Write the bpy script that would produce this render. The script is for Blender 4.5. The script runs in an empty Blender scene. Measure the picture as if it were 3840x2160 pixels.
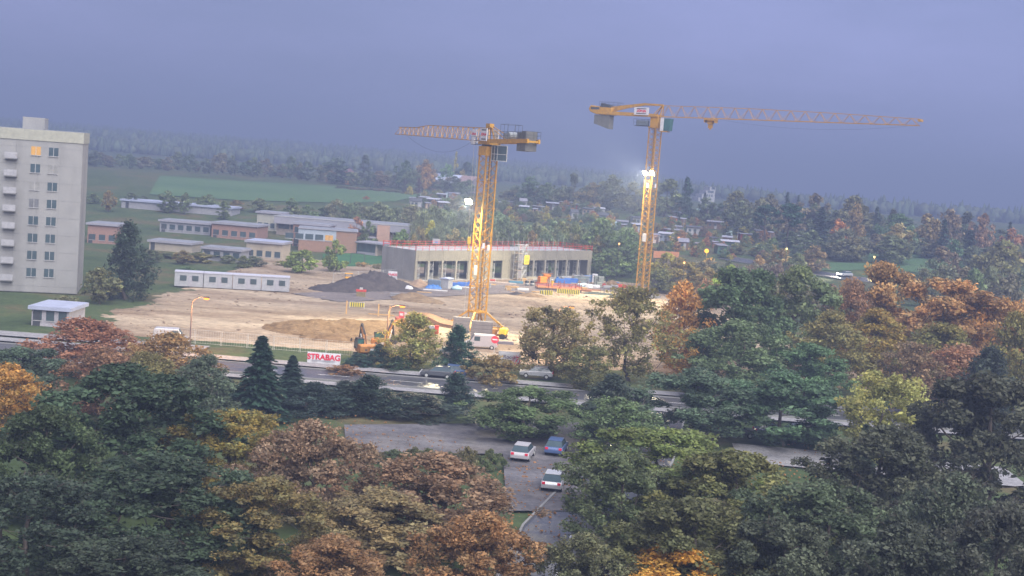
import bpy, bmesh, math, random
import numpy as np
from mathutils import Vector, Matrix
random.seed(7); RNG = np.random.default_rng(7)
scene = bpy.context.scene
COL = scene.collection
R = math.radians

# ---------------------------------------------------------------- camera
FPX = 5000.0; W0, H0 = 3840, 2160
PITCH = math.atan(478.7 / FPX); ROLL = R(4.25)
CAMZ = 28.0
FWD = Vector((0, math.cos(PITCH), -math.sin(PITCH)))
_u0 = Vector((0, math.sin(PITCH), math.cos(PITCH))); _r0 = Vector((1, 0, 0))
CR = _r0 * math.cos(ROLL) + _u0 * math.sin(ROLL)
CU = _u0 * math.cos(ROLL) - _r0 * math.sin(ROLL)
cam_data = bpy.data.cameras.new('camera'); cam = bpy.data.objects.new('camera', cam_data); COL.objects.link(cam)
m = Matrix.Identity(4)
for i in range(3):
    m[i][0] = CR[i]; m[i][1] = CU[i]; m[i][2] = -FWD[i]
m.translation = (0, 0, CAMZ)
cam.matrix_world = m
cam_data.sensor_width = 36.0; cam_data.lens = FPX / W0 * 36.0
cam_data.clip_start = 0.5; cam_data.clip_end = 20000
scene.camera = cam

# ---------------------------------------------------------------- light
SUN_EL, SUN_AZ = R(48), R(150)      # azimuth from +Y clockwise: behind and to the right of the camera
world = bpy.data.worlds.new('World'); scene.world = world; world.use_nodes = True
nt = world.node_tree; nt.nodes.clear()
sky = nt.nodes.new('ShaderNodeTexSky'); sky.sky_type = 'NISHITA'; sky.sun_disc = False
sky.sun_elevation = SUN_EL; sky.sun_rotation = SUN_AZ
sky.air_density = 1.6; sky.dust_density = 3.0; sky.ozone_density = 4.0
skm = nt.nodes.new('ShaderNodeMixRGB'); skm.blend_type = 'MIX'; skm.inputs['Fac'].default_value = 0.955
tc = nt.nodes.new('ShaderNodeTexCoord'); mp = nt.nodes.new('ShaderNodeMapping'); mp.inputs['Scale'].default_value = (1.2, 1.2, 5.0); mp.inputs['Location'].default_value = (0.55, 0.1, 0.3)
nz = nt.nodes.new('ShaderNodeTexNoise'); nz.inputs['Scale'].default_value = 2.2; nz.inputs['Detail'].default_value = 5.0; nz.inputs['Roughness'].default_value = 0.55
rp = nt.nodes.new('ShaderNodeValToRGB')
rp.color_ramp.elements[0].position = 0.30; rp.color_ramp.elements[0].color = (0.77, 0.92, 1.76, 1)
rp.color_ramp.elements[1].position = 0.72; rp.color_ramp.elements[1].color = (1.24, 1.36, 2.62, 1)
bg = nt.nodes.new('ShaderNodeBackground'); bg.inputs['Strength'].default_value = 0.05
ow = nt.nodes.new('ShaderNodeOutputWorld')
L = nt.links.new
L(tc.outputs['Generated'], mp.inputs['Vector']); L(mp.outputs['Vector'], nz.inputs['Vector']); L(nz.outputs['Fac'], rp.inputs['Fac'])
sxyz = nt.nodes.new('ShaderNodeSeparateXYZ'); mrx = nt.nodes.new('ShaderNodeMapRange')      # the dawn side (to the right) is a little brighter
mrx.inputs['From Min'].default_value = -1.0; mrx.inputs['From Max'].default_value = 1.0; mrx.inputs['To Min'].default_value = 0.72; mrx.inputs['To Max'].default_value = 1.28
L(tc.outputs['Generated'], sxyz.inputs[0]); L(sxyz.outputs['X'], mrx.inputs['Value'])
eg = nt.nodes.new('ShaderNodeMixRGB'); eg.blend_type = 'MULTIPLY'; eg.inputs['Fac'].default_value = 1.0
L(rp.outputs['Color'], eg.inputs['Color1']); L(mrx.outputs['Result'], eg.inputs['Color2'])
L(sky.outputs['Color'], skm.inputs['Color1']); L(eg.outputs['Color'], skm.inputs['Color2'])
L(skm.outputs['Color'], bg.inputs['Color']); L(bg.outputs['Background'], ow.inputs['Surface'])
sun_d = bpy.data.lights.new('sun', 'SUN'); sun_d.energy = 1.45; sun_d.angle = R(70); sun_d.color = (1.0, 0.95, 0.9)
sun = bpy.data.objects.new('sun', sun_d); COL.objects.link(sun)
sv = Vector((math.sin(SUN_AZ) * math.cos(SUN_EL), math.cos(SUN_AZ) * math.cos(SUN_EL), math.sin(SUN_EL)))
sun.rotation_euler = sv.to_track_quat('Z', 'Y').to_euler()
sun.location = (40, -60, 90)
vs = scene.view_settings
vs.view_transform = 'Standard'; vs.look = 'None'; vs.gamma = 1.0; vs.use_curve_mapping = False
vs.exposure = 2.68
scene.render.engine = 'CYCLES'
cy = scene.cycles
cy.use_denoising = True
try: cy.denoiser = 'OPENIMAGEDENOISE'
except Exception: pass
cy.max_bounces = 6; cy.diffuse_bounces = 4; cy.glossy_bounces = 2; cy.transmission_bounces = 3; cy.volume_bounces = 0; cy.transparent_max_bounces = 6
cy.use_adaptive_sampling = False
cy.caustics_reflective = False; cy.caustics_refractive = False

# ---------------------------------------------------------------- the lie of the land
def sst(a, b, x):
    t = np.clip((np.asarray(x, float) - a) / (b - a), 0, 1); return t * t * (3 - 2 * t)
def H(x, y):
    x = np.asarray(x, float); y = np.asarray(y, float)
    a = x / np.maximum(y, 60.0)                       # bearing
    near = np.interp(y + 8 * np.sin(x * 0.011), [348, 365, 400, 450, 520, 570, 660, 800], [0, 1.0, 4.0, 7.4, 9.8, 10.3, 10.0, 10.0])
    ridge = np.interp(a, [-0.5, -0.15, 0.02, 0.10, 0.16, 0.26, 0.5], [26, 20, 15, 9, -2, -16, -24])
    far = sst(850, 2000, y) * (ridge - 10.0)
    und = 0.4 * np.sin(x * 0.021 + 1.3) * np.sin(y * 0.017) * sst(390, 520, y)
    return near + far + und
def Hs(x, y): return float(H(x, y))
def ray(px, py):
    return FWD + CR * ((px - W0 / 2) / FPX) + CU * ((H0 / 2 - py) / FPX)
def at(px, py, d):                                     # point at ground distance d
    r = ray(px, py); k = d / r.y
    return Vector((r.x * k, d, CAMZ + r.z * k))
def G(px, py, z=None):                                 # where the sight line meets the land
    r = ray(px, py)
    if z is not None:
        k = (z - CAMZ) / r.z; return Vector((r.x * k, r.y * k, z))
    d = 60.0
    while d < 3000:
        p = at(px, py, d)
        if p.z <= Hs(p.x, p.y): return Vector((p.x, p.y, Hs(p.x, p.y)))
        d += 0.5 if d < 700 else 5
    return p
def xat(px, py, d): return at(px, py, d).x

# ---------------------------------------------------------------- mesh helper
def tag(o, label=None, cat=None, group=None, kind=None):
    if label: o['label'] = label
    if cat: o['category'] = cat
    if group: o['group'] = group
    if kind: o['kind'] = kind
    return o
def empty(name, loc=(0, 0, 0), rz=0.0, label=None, cat=None, group=None):
    o = bpy.data.objects.new(name, None); COL.objects.link(o)
    o.location = loc; o.rotation_euler = (0, 0, rz); o.empty_display_size = 0.3
    return tag(o, label, cat, group)
class MB:
    def __init__(s): s.v = []; s.f = []
    def quad(s, a, b, c, d):
        n = len(s.v); s.v += [tuple(a), tuple(b), tuple(c), tuple(d)]; s.f.append((n, n + 1, n + 2, n + 3)); return s
    def poly(s, pts):
        n = len(s.v); s.v += [tuple(p) for p in pts]; s.f.append(tuple(range(n, n + len(pts)))); return s
    def box(s, c, size, rz=0.0, M=None):
        n = len(s.v); hx, hy, hz = size[0] / 2, size[1] / 2, size[2] / 2
        ca, sa = math.cos(rz), math.sin(rz)
        for dx, dy, dz in ((-1,-1,-1),(1,-1,-1),(1,1,-1),(-1,1,-1),(-1,-1,1),(1,-1,1),(1,1,1),(-1,1,1)):
            x, y, z = dx * hx, dy * hy, dz * hz
            p = (c[0] + x * ca - y * sa, c[1] + x * sa + y * ca, c[2] + z)
            s.v.append(tuple(M @ Vector(p)) if M else p)
        for f in ((0,3,2,1),(4,5,6,7),(0,1,5,4),(1,2,6,5),(2,3,7,6),(3,0,4,7)): s.f.append(tuple(n + i for i in f))
        return s
    def b2(s, x0, x1, y0, y1, z0, z1): return s.box(((x0+x1)/2, (y0+y1)/2, (z0+z1)/2), (x1-x0, y1-y0, z1-z0))
    def tube(s, a, b, r, n=4, r2=None, caps=True):
        a = Vector(a); b = Vector(b); d = b - a
        if d.length < 1e-6: return s
        d.normalize(); u = d.orthogonal().normalized()
        if abs(d.z) < 0.98:
            u = d.cross(Vector((0, 0, 1))).normalized()
        w = d.cross(u); r2 = r if r2 is None else r2; k = len(s.v)
        ph = math.pi / n if n == 4 else 0
        for i in range(n):
            t = 2 * math.pi * i / n + ph; q = u * math.cos(t) + w * math.sin(t)
            s.v.append(tuple(a + q * r)); s.v.append(tuple(b + q * r2))
        for i in range(n):
            j = (i + 1) % n; s.f.append((k + 2*i, k + 2*j, k + 2*j + 1, k + 2*i + 1))
        if caps:
            s.f.append(tuple(k + 2*i for i in range(n))[::-1]); s.f.append(tuple(k + 2*i + 1 for i in range(n)))
        return s
    def path(s, pts, r, n=6):
        for a, b in zip(pts, pts[1:]): s.tube(a, b, r, n)
        return s
    def prism(s, pts, off):                            # flat outline pushed along off
        n = len(s.v); k = len(pts); o = Vector(off)
        s.v += [tuple(Vector(p)) for p in pts] + [tuple(Vector(p) + o) for p in pts]
        s.f.append(tuple(range(n, n + k))[::-1]); s.f.append(tuple(range(n + k, n + 2 * k)))
        for i in range(k):
            j = (i + 1) % k; s.f.append((n + i, n + j, n + k + j, n + k + i))
        return s
    def lathe(s, c, prof, n=12):
        k = len(s.v)
        for (r, z) in prof:
            for i in range(n):
                t = 2 * math.pi * i / n; s.v.append((c[0] + r * math.cos(t), c[1] + r * math.sin(t), c[2] + z))
        for j in range(len(prof) - 1):
            for i in range(n):
                a = k + j * n + i; b = k + j * n + (i + 1) % n; s.f.append((a, b, b + n, a + n))
        return s
    def build(s, name, mat, parent=None, loc=None, smooth=False, bevel=0.0):
        me = bpy.data.meshes.new(name); me.from_pydata(s.v, [], s.f); me.update()
        bm = bmesh.new(); bm.from_mesh(me); bmesh.ops.recalc_face_normals(bm, faces=bm.faces); bm.to_mesh(me); bm.free()
        if mat is not None: me.materials.append(mat)
        if smooth: me.shade_smooth()
        o = bpy.data.objects.new(name, me); COL.objects.link(o)
        if parent is not None: o.parent = parent
        if loc is not None: o.location = loc
        if bevel:
            b = o.modifiers.new('bevel', 'BEVEL'); b.width = bevel; b.segments = 2; b.limit_method = 'ANGLE'
        return o
def inst(src, name, parent=None, loc=None, rz=None, scale=None):
    o = src.copy(); o.name = name; COL.objects.link(o); o.parent = parent
    if loc is not None: o.location = loc
    if rz is not None: o.rotation_euler = (0, 0, rz)
    if scale is not None: o.scale = scale
    return o
def copy_tree(o, parent=None):
    c = o.copy(); COL.objects.link(c); c.parent = parent
    for ch in list(o.children): copy_tree(ch, c)
    return c
def text_obj(txt, size, mat, parent, loc, rot, name='lettering', mirror=False, bold=0.02, depth=0.005):
    cu = bpy.data.curves.new('t', 'FONT'); cu.body = txt; cu.size = size; cu.align_x = 'CENTER'; cu.align_y = 'CENTER'
    cu.offset = bold * size; cu.extrude = depth
    t = bpy.data.objects.new('t', cu); COL.objects.link(t)
    dg = bpy.context.evaluated_depsgraph_get(); me = bpy.data.meshes.new_from_object(t.evaluated_get(dg))
    bpy.data.objects.remove(t); bpy.data.curves.remove(cu)
    if mirror:
        for v in me.vertices: v.co.x = -v.co.x
    me.materials.clear(); me.materials.append(mat)
    o = bpy.data.objects.new(name, me); COL.objects.link(o); o.parent = parent; o.location = loc; o.rotation_euler = rot
    return o

# ---------------------------------------------------------------- materials
MATS = {}
def mat(name, col, rough=0.7, var=0.12, scale=1.5, bump=0.0, metal=0.0, spec=0.3, detail=4.0, col2=None, stretch=None, dirt=0.0):
    if name in MATS: return MATS[name]
    m = bpy.data.materials.new(name); m.use_nodes = True; t = m.node_tree; t.nodes.clear()
    out = t.nodes.new('ShaderNodeOutputMaterial'); p = t.nodes.new('ShaderNodeBsdfPrincipled')
    p.inputs['Roughness'].default_value = rough; p.inputs['Metallic'].default_value = metal; p.inputs['Specular IOR Level'].default_value = spec
    tc = t.nodes.new('ShaderNodeTexCoord'); n = t.nodes.new('ShaderNodeTexNoise')
    n.inputs['Scale'].default_value = scale; n.inputs['Detail'].default_value = detail; n.inputs['Roughness'].default_value = 0.62
    src = tc.outputs['Object']
    if stretch:
        mp = t.nodes.new('ShaderNodeMapping'); mp.inputs['Scale'].default_value = stretch
        t.links.new(src, mp.inputs['Vector']); src = mp.outputs['Vector']
    t.links.new(src, n.inputs['Vector'])
    r = t.nodes.new('ShaderNodeValToRGB')
    c2 = col2 if col2 else tuple(min(1, c * (1 + var)) for c in col)
    c1 = tuple(c * (1 - var) for c in col)
    r.color_ramp.elements[0].position = 0.32; r.color_ramp.elements[0].color = (*c1, 1)
    r.color_ramp.elements[1].position = 0.68; r.color_ramp.elements[1].color = (*c2, 1)
    t.links.new(n.outputs['Fac'], r.inputs['Fac']); cs = r.outputs['Color']
    if dirt:
        n2 = t.nodes.new('ShaderNodeTexNoise'); n2.inputs['Scale'].default_value = scale * 0.35; n2.inputs['Detail'].default_value = 6
        mp2 = t.nodes.new('ShaderNodeMapping'); mp2.inputs['Scale'].default_value = (2.5, 2.5, 0.5)
        t.links.new(tc.outputs['Object'], mp2.inputs['Vector']); t.links.new(mp2.outputs['Vector'], n2.inputs['Vector'])
        r2 = t.nodes.new('ShaderNodeValToRGB'); r2.color_ramp.elements[0].position = 0.5; r2.color_ramp.elements[1].position = 0.75
        r2.color_ramp.elements[0].color = (1, 1, 1, 1); r2.color_ramp.elements[1].color = (1 - dirt, 1 - dirt, 1 - dirt, 1)
        t.links.new(n2.outputs['Fac'], r2.inputs['Fac'])
        mx = t.nodes.new('ShaderNodeMixRGB'); mx.blend_type = 'MULTIPLY'; mx.inputs['Fac'].default_value = 1
        t.links.new(cs, mx.inputs['Color1']); t.links.new(r2.outputs['Color'], mx.inputs['Color2']); cs = mx.outputs['Color']
    t.links.new(cs, p.inputs['Base Color'])
    if bump:
        b = t.nodes.new('ShaderNodeBump'); b.inputs['Strength'].default_value = bump; b.inputs['Distance'].default_value = 0.08
        t.links.new(n.outputs['Fac'], b.inputs['Height']); t.links.new(b.outputs['Normal'], p.inputs['Normal'])
    t.links.new(p.outputs['BSDF'], out.inputs['Surface'])
    MATS[name] = m; return m
def emis(name, col, strength):
    if name in MATS: return MATS[name]
    m = bpy.data.materials.new(name); m.use_nodes = True; t = m.node_tree; t.nodes.clear()
    out = t.nodes.new('ShaderNodeOutputMaterial'); e = t.nodes.new('ShaderNodeEmission')
    e.inputs['Color'].default_value = (*col, 1); e.inputs['Strength'].default_value = strength
    t.links.new(e.outputs['Emission'], out.inputs['Surface']); MATS[name] = m; return m
YEL = mat('crane_yellow_paint', (0.42, 0.225, 0.028), 0.5, 0.18, 2.0, dirt=0.25)
ORP = mat('machine_orange_paint', (0.30, 0.145, 0.045), 0.55, 0.25, 2.0, dirt=0.25)
ORG = mat('orange_plastic', (0.62, 0.20, 0.03), 0.5)
YLW = mat('bright_yellow', (0.72, 0.52, 0.05), 0.55)
DRK = mat('dark_steel', (0.05, 0.055, 0.06), 0.5)
STL = mat('galvanised_steel', (0.42, 0.43, 0.42), 0.5, 0.15, 6)
WHT = mat('white_sheet', (0.56, 0.56, 0.58), 0.6, 0.06, 2)
BLK = mat('black_print', (0.03, 0.03, 0.035), 0.6)
REDP = mat('red_print', (0.55, 0.02, 0.05), 0.6)
REDR = mat('red_guard_rail', (0.50, 0.055, 0.04), 0.55)
CON = mat('concrete_grey', (0.215, 0.215, 0.21), 0.85, 0.10, 0.6, dirt=0.22)
CONW = mat('precast_concrete', (0.225, 0.21, 0.165), 0.85, 0.10, 0.5, dirt=0.2)
RUB = mat('rubber', (0.025, 0.025, 0.027), 0.8)
WOOD = mat('raw_timber', (0.42, 0.27, 0.12), 0.8, 0.2, 3, stretch=(1, 1, 6))
BLU = mat('blue_tarpaulin', (0.05, 0.16, 0.42), 0.45, 0.2, 2)
GLS = mat('dark_glass', (0.05, 0.075, 0.085), 0.12, 0.15, 0.7, spec=0.6)
BRICK = mat('tan_brick', (0.27, 0.165, 0.115), 0.9, 0.16, 3.0)
# ================================================================ ground, roads, fields
def grid_sheet(name, xs, ys, zf, material, label=None):
    xs = np.asarray(xs, float); ys = np.asarray(ys, float)
    X, Y = np.meshgrid(xs, ys); Z = zf(X, Y)
    v = np.stack([X.ravel(), Y.ravel(), Z.ravel()], 1); nx, ny = len(xs), len(ys)
    i = np.arange(nx * ny).reshape(ny, nx)
    f = np.stack([i[:-1, :-1].ravel(), i[:-1, 1:].ravel(), i[1:, 1:].ravel(), i[1:, :-1].ravel()], 1)
    me = bpy.data.meshes.new(name); me.from_pydata(v.tolist(), [], f.tolist()); me.materials.append(material); me.shade_smooth()
    o = bpy.data.objects.new(name, me); COL.objects.link(o); tag(o, label, kind='structure'); return o
def ground_mat(name, stops, scale, bump=0.3, rough=0.95, stretch=(1, 1, 1), fine=None, spec=0.1, wet=None, damp=None):
    m = bpy.data.materials.new(name); m.use_nodes = True; t = m.node_tree; t.nodes.clear(); l = t.links.new
    out = t.nodes.new('ShaderNodeOutputMaterial'); p = t.nodes.new('ShaderNodeBsdfPrincipled'); p.inputs['Roughness'].default_value = rough
    p.inputs['Specular IOR Level'].default_value = spec
    tc = t.nodes.new('ShaderNodeTexCoord'); mp = t.nodes.new('ShaderNodeMapping'); mp.inputs['Scale'].default_value = stretch
    n = t.nodes.new('ShaderNodeTexNoise'); n.inputs['Scale'].default_value = scale; n.inputs['Detail'].default_value = 9; n.inputs['Roughness'].default_value = 0.68
    l(tc.outputs['Object'], mp.inputs['Vector']); l(mp.outputs['Vector'], n.inputs['Vector'])
    r = t.nodes.new('ShaderNodeValToRGB'); r.color_ramp.elements.remove(r.color_ramp.elements[1])
    for k, (pos, c) in enumerate(stops):
        e = r.color_ramp.elements[0] if k == 0 else r.color_ramp.elements.new(pos)
        e.position = pos; e.color = (*c, 1)
    l(n.outputs['Fac'], r.inputs['Fac']); cs = r.outputs['Color']
    if fine:
        n2 = t.nodes.new('ShaderNodeTexNoise'); n2.inputs['Scale'].default_value = fine; n2.inputs['Detail'].default_value = 5
        l(tc.outputs['Object'], n2.inputs['Vector'])
        mr = t.nodes.new('ShaderNodeMapRange'); mr.inputs['From Min'].default_value = 0.3; mr.inputs['From Max'].default_value = 0.7
        mr.inputs['To Min'].default_value = 0.75; mr.inputs['To Max'].default_value = 1.2
        l(n2.outputs['Fac'], mr.inputs['Value'])
        mx = t.nodes.new('ShaderNodeMixRGB'); mx.blend_type = 'MULTIPLY'; mx.inputs['Fac'].default_value = 1
        l(cs, mx.inputs['Color1']); l(mr.outputs['Result'], mx.inputs['Color2']); cs = mx.outputs['Color']
    if damp:
        n3 = t.nodes.new('ShaderNodeTexNoise'); n3.inputs['Scale'].default_value = damp; n3.inputs['Detail'].default_value = 7; n3.inputs['Roughness'].default_value = 0.7
        mp3 = t.nodes.new('ShaderNodeMapping'); mp3.inputs['Scale'].default_value = (0.35, 1.4, 1); mp3.inputs['Rotation'].default_value = (0, 0, 0.12)
        l(tc.outputs['Object'], mp3.inputs['Vector']); l(mp3.outputs['Vector'], n3.inputs['Vector'])
        r3 = t.nodes.new('ShaderNodeValToRGB'); r3.color_ramp.elements[0].position = 0.40; r3.color_ramp.elements[0].color = (0.68, 0.64, 0.62, 1); r3.color_ramp.elements[1].position = 0.60; r3.color_ramp.elements[1].color = (1.08, 1.08, 1.08, 1)
        l(n3.outputs['Fac'], r3.inputs['Fac']); mx3 = t.nodes.new('ShaderNodeMixRGB'); mx3.blend_type = 'MULTIPLY'; mx3.inputs['Fac'].default_value = 1
        l(cs, mx3.inputs['Color1']); l(r3.outputs['Color'], mx3.inputs['Color2']); cs = mx3.outputs['Color']
    l(cs, p.inputs['Base Color'])
    if wet:
        rr = t.nodes.new('ShaderNodeMapRange'); rr.inputs['From Min'].default_value = 0.4; rr.inputs['From Max'].default_value = 0.6
        rr.inputs['To Min'].default_value = wet[0]; rr.inputs['To Max'].default_value = wet[1]
        l(n.outputs['Fac'], rr.inputs['Value']); l(rr.outputs['Result'], p.inputs['Roughness'])
    b = t.nodes.new('ShaderNodeBump'); b.inputs['Strength'].default_value = bump; b.inputs['Distance'].default_value = 0.3
    l(n.outputs['Fac'], b.inputs['Height']); l(b.outputs['Normal'], p.inputs['Normal'])
    l(p.outputs['BSDF'], out.inputs['Surface']); return m
GRASS = ground_mat('rough_grass', [(0.3, (0.035, 0.055, 0.025)), (0.5, (0.06, 0.085, 0.035)), (0.62, (0.10, 0.085, 0.045)), (0.75, (0.07, 0.10, 0.04))], 0.05, fine=0.9)
MEADOW = ground_mat('green_meadow', [(0.35, (0.060, 0.115, 0.055)), (0.65, (0.085, 0.145, 0.065))], 0.04, stretch=(0.4, 1, 1), fine=1.3)
LAWN = ground_mat('mown_lawn', [(0.35, (0.03, 0.10, 0.045)), (0.65, (0.05, 0.135, 0.055))], 0.15, fine=3)
SAND = ground_mat('churned_sand', [(0.28, (0.18, 0.13, 0.08)), (0.42, (0.27, 0.21, 0.15)), (0.55, (0.35, 0.285, 0.205)), (0.75, (0.26, 0.21, 0.16))], 0.09, bump=0.8, stretch=(0.35, 1.1, 1), fine=0.8, damp=0.06)
GRAVEL = ground_mat('grey_gravel', [(0.3, (0.12, 0.105, 0.10)), (0.55, (0.165, 0.145, 0.14)), (0.75, (0.20, 0.17, 0.16))], 0.3, bump=0.4, stretch=(0.5, 1, 1), fine=2)
ASPH = ground_mat('wet_asphalt', [(0.3, (0.045, 0.047, 0.052)), (0.7, (0.075, 0.077, 0.085))], 0.4, bump=0.05, stretch=(0.4, 1, 1), fine=3, spec=0.5, wet=(0.28, 0.5))
PAVE = ground_mat('grey_paving', [(0.3, (0.20, 0.20, 0.21)), (0.7, (0.27, 0.265, 0.27))], 0.8, bump=0.1, fine=3)
gx = np.concatenate([np.arange(-3200, -280, 160), np.arange(-280, 280, 8), np.arange(280, 3201, 160)])
gy = np.concatenate([np.arange(-220, 60, 40), np.arange(60, 760, 6), np.arange(760, 6001, 80)])
grid_sheet('ground', gx, gy, lambda x, y: H(x, y) + 0.10 * np.sin(x * 0.31) * np.sin(y * 0.27) * (y > 70) - 0.12, GRASS)

def fbm(x, y, seed=0):
    r = np.random.default_rng(seed); z = 0
    for k in range(14):
        a = r.uniform(0, 2 * np.pi); w = 0.12 * 1.33 ** k; ph = r.uniform(0, 6.28)
        z = z + np.sin((x * np.cos(a) + y * np.sin(a)) * w + ph + 1.3 * np.sin((x * np.sin(a) - y * np.cos(a)) * w * 0.6)) / (1 + 0.33 * k)
    return z / 4.0
def site_z(x, y):
    z = 0.05 + 0.10 * fbm(x * 0.6, y * 1.6, 1)
    rag = 5.0 * fbm(x * 1.6, y * 1.6, 8) - 4.0
    edge = sst(0, 3, x + 66 + rag) * sst(0, 3, 60 - x + rag) * sst(0, 2.5, y - 181 + 0.3 * rag) * sst(0, 3, 336 - y + rag)
    rut = 0.2 * np.sin((y + 3 * np.sin(x * 0.09)) * 3.2) * sst(0.1, 0.7, fbm(x * .3, y * .3, 5)) * (y < 262)
    bank = 0.55 * np.exp(-((y - 262 - 3.5 * np.sin(x * 0.13) - 0.10 * x) / 1.8) ** 2) * sst(-34, -22, x) * sst(40, 20, x) * (0.55 + 0.6 * fbm(x, y, 3))
    return (z + rut + np.maximum(bank, 0)) * edge - 0.55 * (1 - edge)
grid_sheet('site_ground', np.arange(-66, 60.5, 0.75), np.arange(181, 336.5, 0.75), site_z, SAND)
# grey gravel haul road in front of the hall, bare earth at the excavators
def strip_sheet(name, pts, width, material, lift=0.05, step=3.0, zf=None):
    pts = [Vector((p[0], p[1], 0)) for p in pts]; c = []
    for a, b in zip(pts, pts[1:]):
        n = max(1, int((b - a).length / step)); c += [a.lerp(b, i / n) for i in range(n)]
    c.append(pts[-1]); mb = MB(); rows = []
    for i, p in enumerate(c):
        t = (c[min(i + 1, len(c) - 1)] - c[max(i - 1, 0)]).normalized(); nn = Vector((-t.y, t.x, 0)); row = []
        for k in range(5):
            q = p + nn * width * (k / 4 - 0.5); z = (zf(q.x, q.y) if zf else Hs(q.x, q.y)) + lift
            row.append((q.x, q.y, float(z)))
        rows.append(row)
    for r0, r1 in zip(rows, rows[1:]):
        for k in range(4): mb.quad(r0[k], r0[k + 1], r1[k + 1], r1[k])
    o = mb.build(name, material, smooth=True); return tag(o, kind='structure')
gl = [G(1180, 1118, 0), G(1400, 1108, 0), G(1650, 1096, 0), G(1900, 1086, 0), G(2120, 1076, 0), G(2330, 1082, 0)]
strip_sheet('gravel_road', gl, 13, GRAVEL, 0.10, 1.5, site_z)
# street along the front of the site, with kerbs and pavement; road over the meadow on the right
def street(name, pts, width, lift, dash=True):
    strip_sheet(name, pts, width, ASPH, lift)
    v = [Vector((p[0], p[1], 0)) for p in pts]
    for s in (-1, 1):
        off = []
        for i, p in enumerate(v):
            t = (v[min(i + 1, len(v) - 1)] - v[max(i - 1, 0)]).normalized(); off.append(p + Vector((-t.y, t.x, 0)) * s * (width / 2 + 0.1))
        mb = MB()
        for a, b in zip(off, off[1:]):
            n = max(1, int((b - a).length / 6))
            for k in range(n):
                p, q = a.lerp(b, k / n), a.lerp(b, (k + 1) / n)
                mb.tube((p.x, p.y, Hs(p.x, p.y) + lift + 0.02), (q.x, q.y, Hs(q.x, q.y) + lift + 0.02), 0.14, 4)
        tag(mb.build('kerb', CON), kind='structure')
    if dash:
        mb = MB()
        for a, b in zip(v, v[1:]):
            d = (b - a); n = int(d.length / 9); t = d.normalized(); w = Vector((-t.y, t.x, 0)) * 0.07
            for k in range(n):
                p = a + t * (k * 9 + 1); q = p + t * 4
                zp, zq = Hs(p.x, p.y) + lift + 0.012, Hs(q.x, q.y) + lift + 0.012
                mb.quad((p.x - w.x, p.y - w.y, zp), (p.x + w.x, p.y + w.y, zp), (q.x + w.x, q.y + w.y, zq), (q.x - w.x, q.y - w.y, zq))
        tag(mb.build('road_marking', mat('road_paint', (0.7, 0.7, 0.7), 0.5)), kind='structure')
street('street', [(-160, 168), (-60, 164), (0, 161), (60, 160), (150, 166)], 7.0, 0.06)
strip_sheet('pavement', [(-160, 174.5), (-60, 170.5), (0, 167.2), (60, 166.2), (150, 172.2)], 3.0, PAVE, 0.16)
strip_sheet('pavement', [(-160, 162), (-60, 157.8), (0, 155.2), (60, 154.2), (150, 160)], 2.2, PAVE, 0.16)
cr = G(3160, 1042)
street('meadow_road', [(cr.x - 30, cr.y + 22), (cr.x, cr.y), (cr.x + 25, cr.y - 6), (cr.x + 75, cr.y - 14), (cr.x + 160, cr.y - 10)], 7.0, 0.12, False)
street('side_street', [(18, 157), (13, 128), (6, 100), (2, 70)], 7.5, 0.06)
strip_sheet('parking_area', [(24, 134), (52, 132)], 9.0, PAVE, 0.105)
strip_sheet('forecourt', [(-100, 176), (-40, 176)], 4.0, PAVE, 0.10)

def patch(name, outline, material, lift=0.06, step=6.0):
    xs = [p.x for p in outline]; ys = [p.y for p in outline]
    bm = bmesh.new(); vs_ = [bm.verts.new((p.x, p.y, 0)) for p in outline]; f = bm.faces.new(vs_)
    x = min(xs) + step
    for ax, lo, hi in ((0, min(xs), max(xs)), (1, min(ys), max(ys))):
        c = lo + step
        while c < hi:
            no = (1, 0, 0) if ax == 0 else (0, 1, 0); co = (c, 0, 0) if ax == 0 else (0, c, 0)
            bmesh.ops.bisect_plane(bm, geom=bm.verts[:] + bm.edges[:] + bm.faces[:], plane_co=co, plane_no=no); c += step
    for v in bm.verts: v.co.z = Hs(v.co.x, v.co.y) + lift
    bmesh.ops.recalc_face_normals(bm, faces=bm.faces)
    me = bpy.data.meshes.new(name); bm.to_mesh(me); bm.free(); me.materials.append(material); me.shade_smooth()
    o = bpy.data.objects.new(name, me); COL.objects.link(o); return tag(o, kind='structure')
patch('meadow', [G(560, 730), G(900, 752), G(1300, 762), G(1480, 756), G(1600, 738), G(1560, 722), G(1400, 708), G(1240, 698), G(900, 680), G(600, 660)], MEADOW, 0.12, 12)
patch('meadow', [G(3010, 1008), G(3130, 1016), G(3300, 1010), G(3430, 1022), G(3560, 1030), G(3700, 1020), G(3560, 985), G(3360, 990), G(3120, 985)], MEADOW, 0.06, 6)
patch('meadow', [G(3250, 985), G(3500, 1000), G(3560, 985), G(3520, 950), G(3400, 935), G(3260, 950)], MEADOW, 0.14, 6)
patch('lawn', [G(1210, 998), G(1330, 1000), G(1470, 985), G(1470, 962), G(1330, 948), G(1210, 952)], LAWN, 0.05, 4)

YARD = ground_mat('worn_yard_asphalt', [(0.3, (0.085, 0.085, 0.095)), (0.5, (0.125, 0.122, 0.13)), (0.7, (0.16, 0.15, 0.15))], 0.25, bump=0.15, rough=0.85, fine=2.2, spec=0.2, damp=0.12)
patch('paved_yard', [G(1290, 1596, 0), G(2170, 1588, 0), G(2190, 1920, 0), G(1900, 1920, 0), G(1885, 1706, 0), G(1300, 1700, 0)], YARD, 0.11, 6)
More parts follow.
